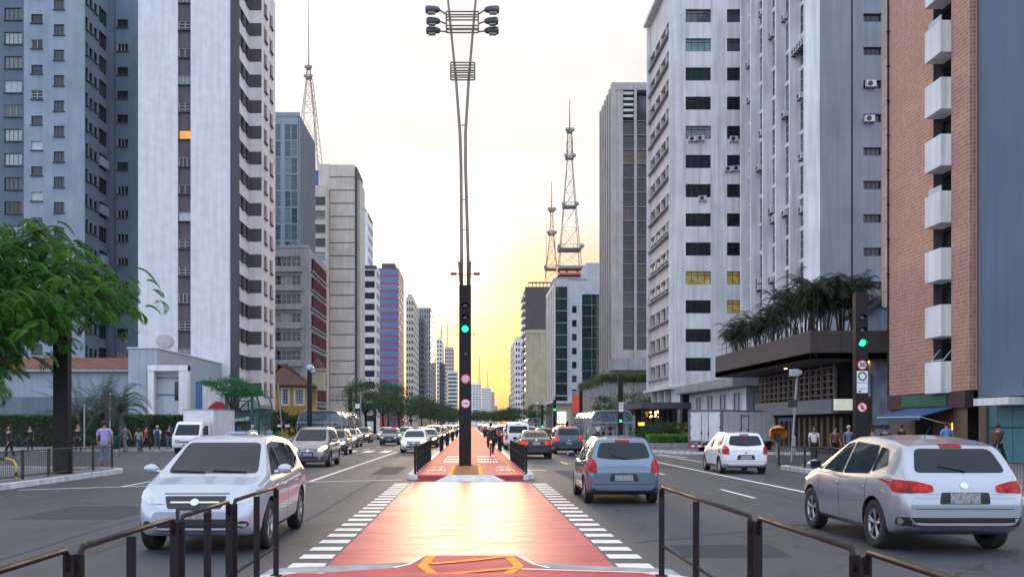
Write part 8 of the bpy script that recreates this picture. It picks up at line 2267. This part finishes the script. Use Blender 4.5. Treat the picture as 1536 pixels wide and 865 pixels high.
person('small dark figure left of the blue awning counter', wx(1352, 43), 43, .15, 30, 1.6, K_, K_, M_hair, .3)
BAGL['person in black walking past the teal doors at the right edge'] = 'red brown backpack worn by the walker at the right edge'
person('person in black walking past the teal doors at the right edge', wx(1497, 35.6), 35.6, .15, -60, 1.62, K_, K_, M_hair, .9, .3, bag=cloth('rust', (.12, .03, .03)), sleeves='long')
for i, (px, D, c_, lb) in enumerate(((503, 88, K_, 'person in black waiting in the left shelter mouth'), (531, 100, K_, 'first of two dark figures by the plain black column'), (536, 101, G_, 'grey clad figure by the plain black column'), (455, 96, Rd, 'person in red inside the left glass shelter'), (905, 92, G_, 'person in grey inside the right glass shelter'), (897, 90, W_, 'person in white at the left end of the right shelter'), (915, 96, Rd, 'person in maroon inside the right glass shelter'), (857, 110, K_, 'dark figure below the orange red banner'), (848, 112, W_, 'pale figure right of the lit advertising panel'), (1018, 80, K_, 'dark figure below the restaurant canopy'), (1030, 74, Rd, 'figure in maroon left of the white box truck'))):
    person(lb, wx(px, D), D, .15, [0, 170, 30, 200][i % 4], 1.68, c_, K_, M_hair, .3 + .1 * (i % 3), .25)

# cyclist on the path, seen from behind, and the bicycle (a thing of its own)
cx0, cy0 = 1.02, 47.8
bk = empty('bicycle', (cx0, cy0, .15), 0, 'black bicycle with a lit red rear lamp on the red cycle path', 'bicycle')
def cb(name, mb, m_, par=None): return mb.build(name, m_, par or bk, False)
for y_ in (-.52, .52):
    mb = MB(); mb.path([(0, y_ + .34 * math.cos(a), .34 + .34 * math.sin(a)) for a in np.linspace(0, 2 * math.pi, 29)], .022, 6); wv = cb('wheel', mb, M_rubber)
    mb = MB(); [mb.tube((0, y_, .34), (0, y_ + .32 * math.cos(a), .34 + .32 * math.sin(a)), .003, n=3) for a in np.linspace(0, 2 * math.pi, 15)]; mb.tube((-.05, y_, .34), (.05, y_, .34), .02); cb('spokes', mb, M_steel_g, wv)
mb = MB()
for a, c in (((0, -.52, .34), (0, -.08, .30)), ((0, -.08, .30), (0, -.2, .82)), ((0, -.2, .80), (0, -.52, .34)), ((0, -.08, .30), (0, .36, .72)), ((0, -.18, .74), (0, .34, .82)), ((0, .34, .88), (0, .52, .34))): mb.tube(a, c, .018)
cb('frame', mb, P_black)
mb = MB(); mb.path([(-.29, .26, .98), (-.15, .34, 1.0), (0, .36, .98), (.15, .34, 1.0), (.29, .26, .98)], .014); mb.tube((0, .34, .88), (0, .36, .98), .016); cb('handlebar', mb, M_steel_b)
mb = MB(); mb.ball((0, -.22, .88), 1, (.09, .14, .04)); cb('saddle', mb, M_trim)
mb = MB(); mb.ball((0, -.30, .74), .055); cb('rear_lamp', mb, mat('bicycle rear lamp', (.6, .02, .01), .3, var=0, emit=(1, .06, .02), es=22))
mb = MB(); [mb.tube((0, -.08, .30), (s * .09, -.08 + s * .02, .30 - s * .16), .012) for s in (-1, 1)]; [mb.box(s * .09 - .01, s * .09 + .1 * s, -.12 + s * .02, -.02 + s * .02, .29 - s * .16, .31 - s * .16) for s in (-1, 1)]; cb('crank', mb, M_steel_b)
P_ = {'pel': (0, -.22, .96), 'wst': (0, -.18, 1.09), 'chs': (0, -.08, 1.27), 'shc': (0, 0, 1.40), 'nk': (0, .03, 1.48), 'hd0': (0, .05, 1.545), 'hd1': (0, .05, 1.62), 'hd2': (0, .04, 1.69)}
for s, n in ((-1, 'l'), (1, 'r')):
    P_.update({'hip' + n: (s * .095, -.18, .92), 'kn' + n: (s * .13, .16 if s > 0 else .06, .70 if s < 0 else .58), 'an' + n: (s * .12, -.08 if s < 0 else -.06, .50 if s < 0 else .20), 'to' + n: (s * .13, .06 if s < 0 else .08, .46 if s < 0 else .15), 'sh' + n: (s * .19, -.01, 1.38), 'el' + n: (s * .28, .12, 1.16), 'wr' + n: (s * .28, .24, 1.03), 'pa' + n: (s * .28, .28, 1.0)})
for s, n in ((-1, 'l'), (1, 'r')): pass
person('cyclist in dark clothes riding away on the right half of the cycle path', cx0, cy0, .15 - .03, 0, 1.75, K_, K_, M_hair, 0, 0, pose=P_, group=None, sleeves='long', build_=1.15)
# ------------------------------------------------------------------ hazy evening air down the avenue
mb = MB(); mb.box(-420, 420, -40, 2000, -1.0, 150)
mh, th, bh = newmat('haze')
th.nodes.remove(bh)
pv = N(th, 'ShaderNodeVolumePrincipled'); pv.inputs['Color'].default_value = (.95, .92, .88, 1); pv.inputs['Density'].default_value = 0.00004; pv.inputs['Anisotropy'].default_value = .5
th.links.new(pv.outputs[0], th.nodes['Material Output'].inputs['Volume'])
HAZE = True
if HAZE:
    o = mb.build('haze', mh); o['kind'] = 'stuff'
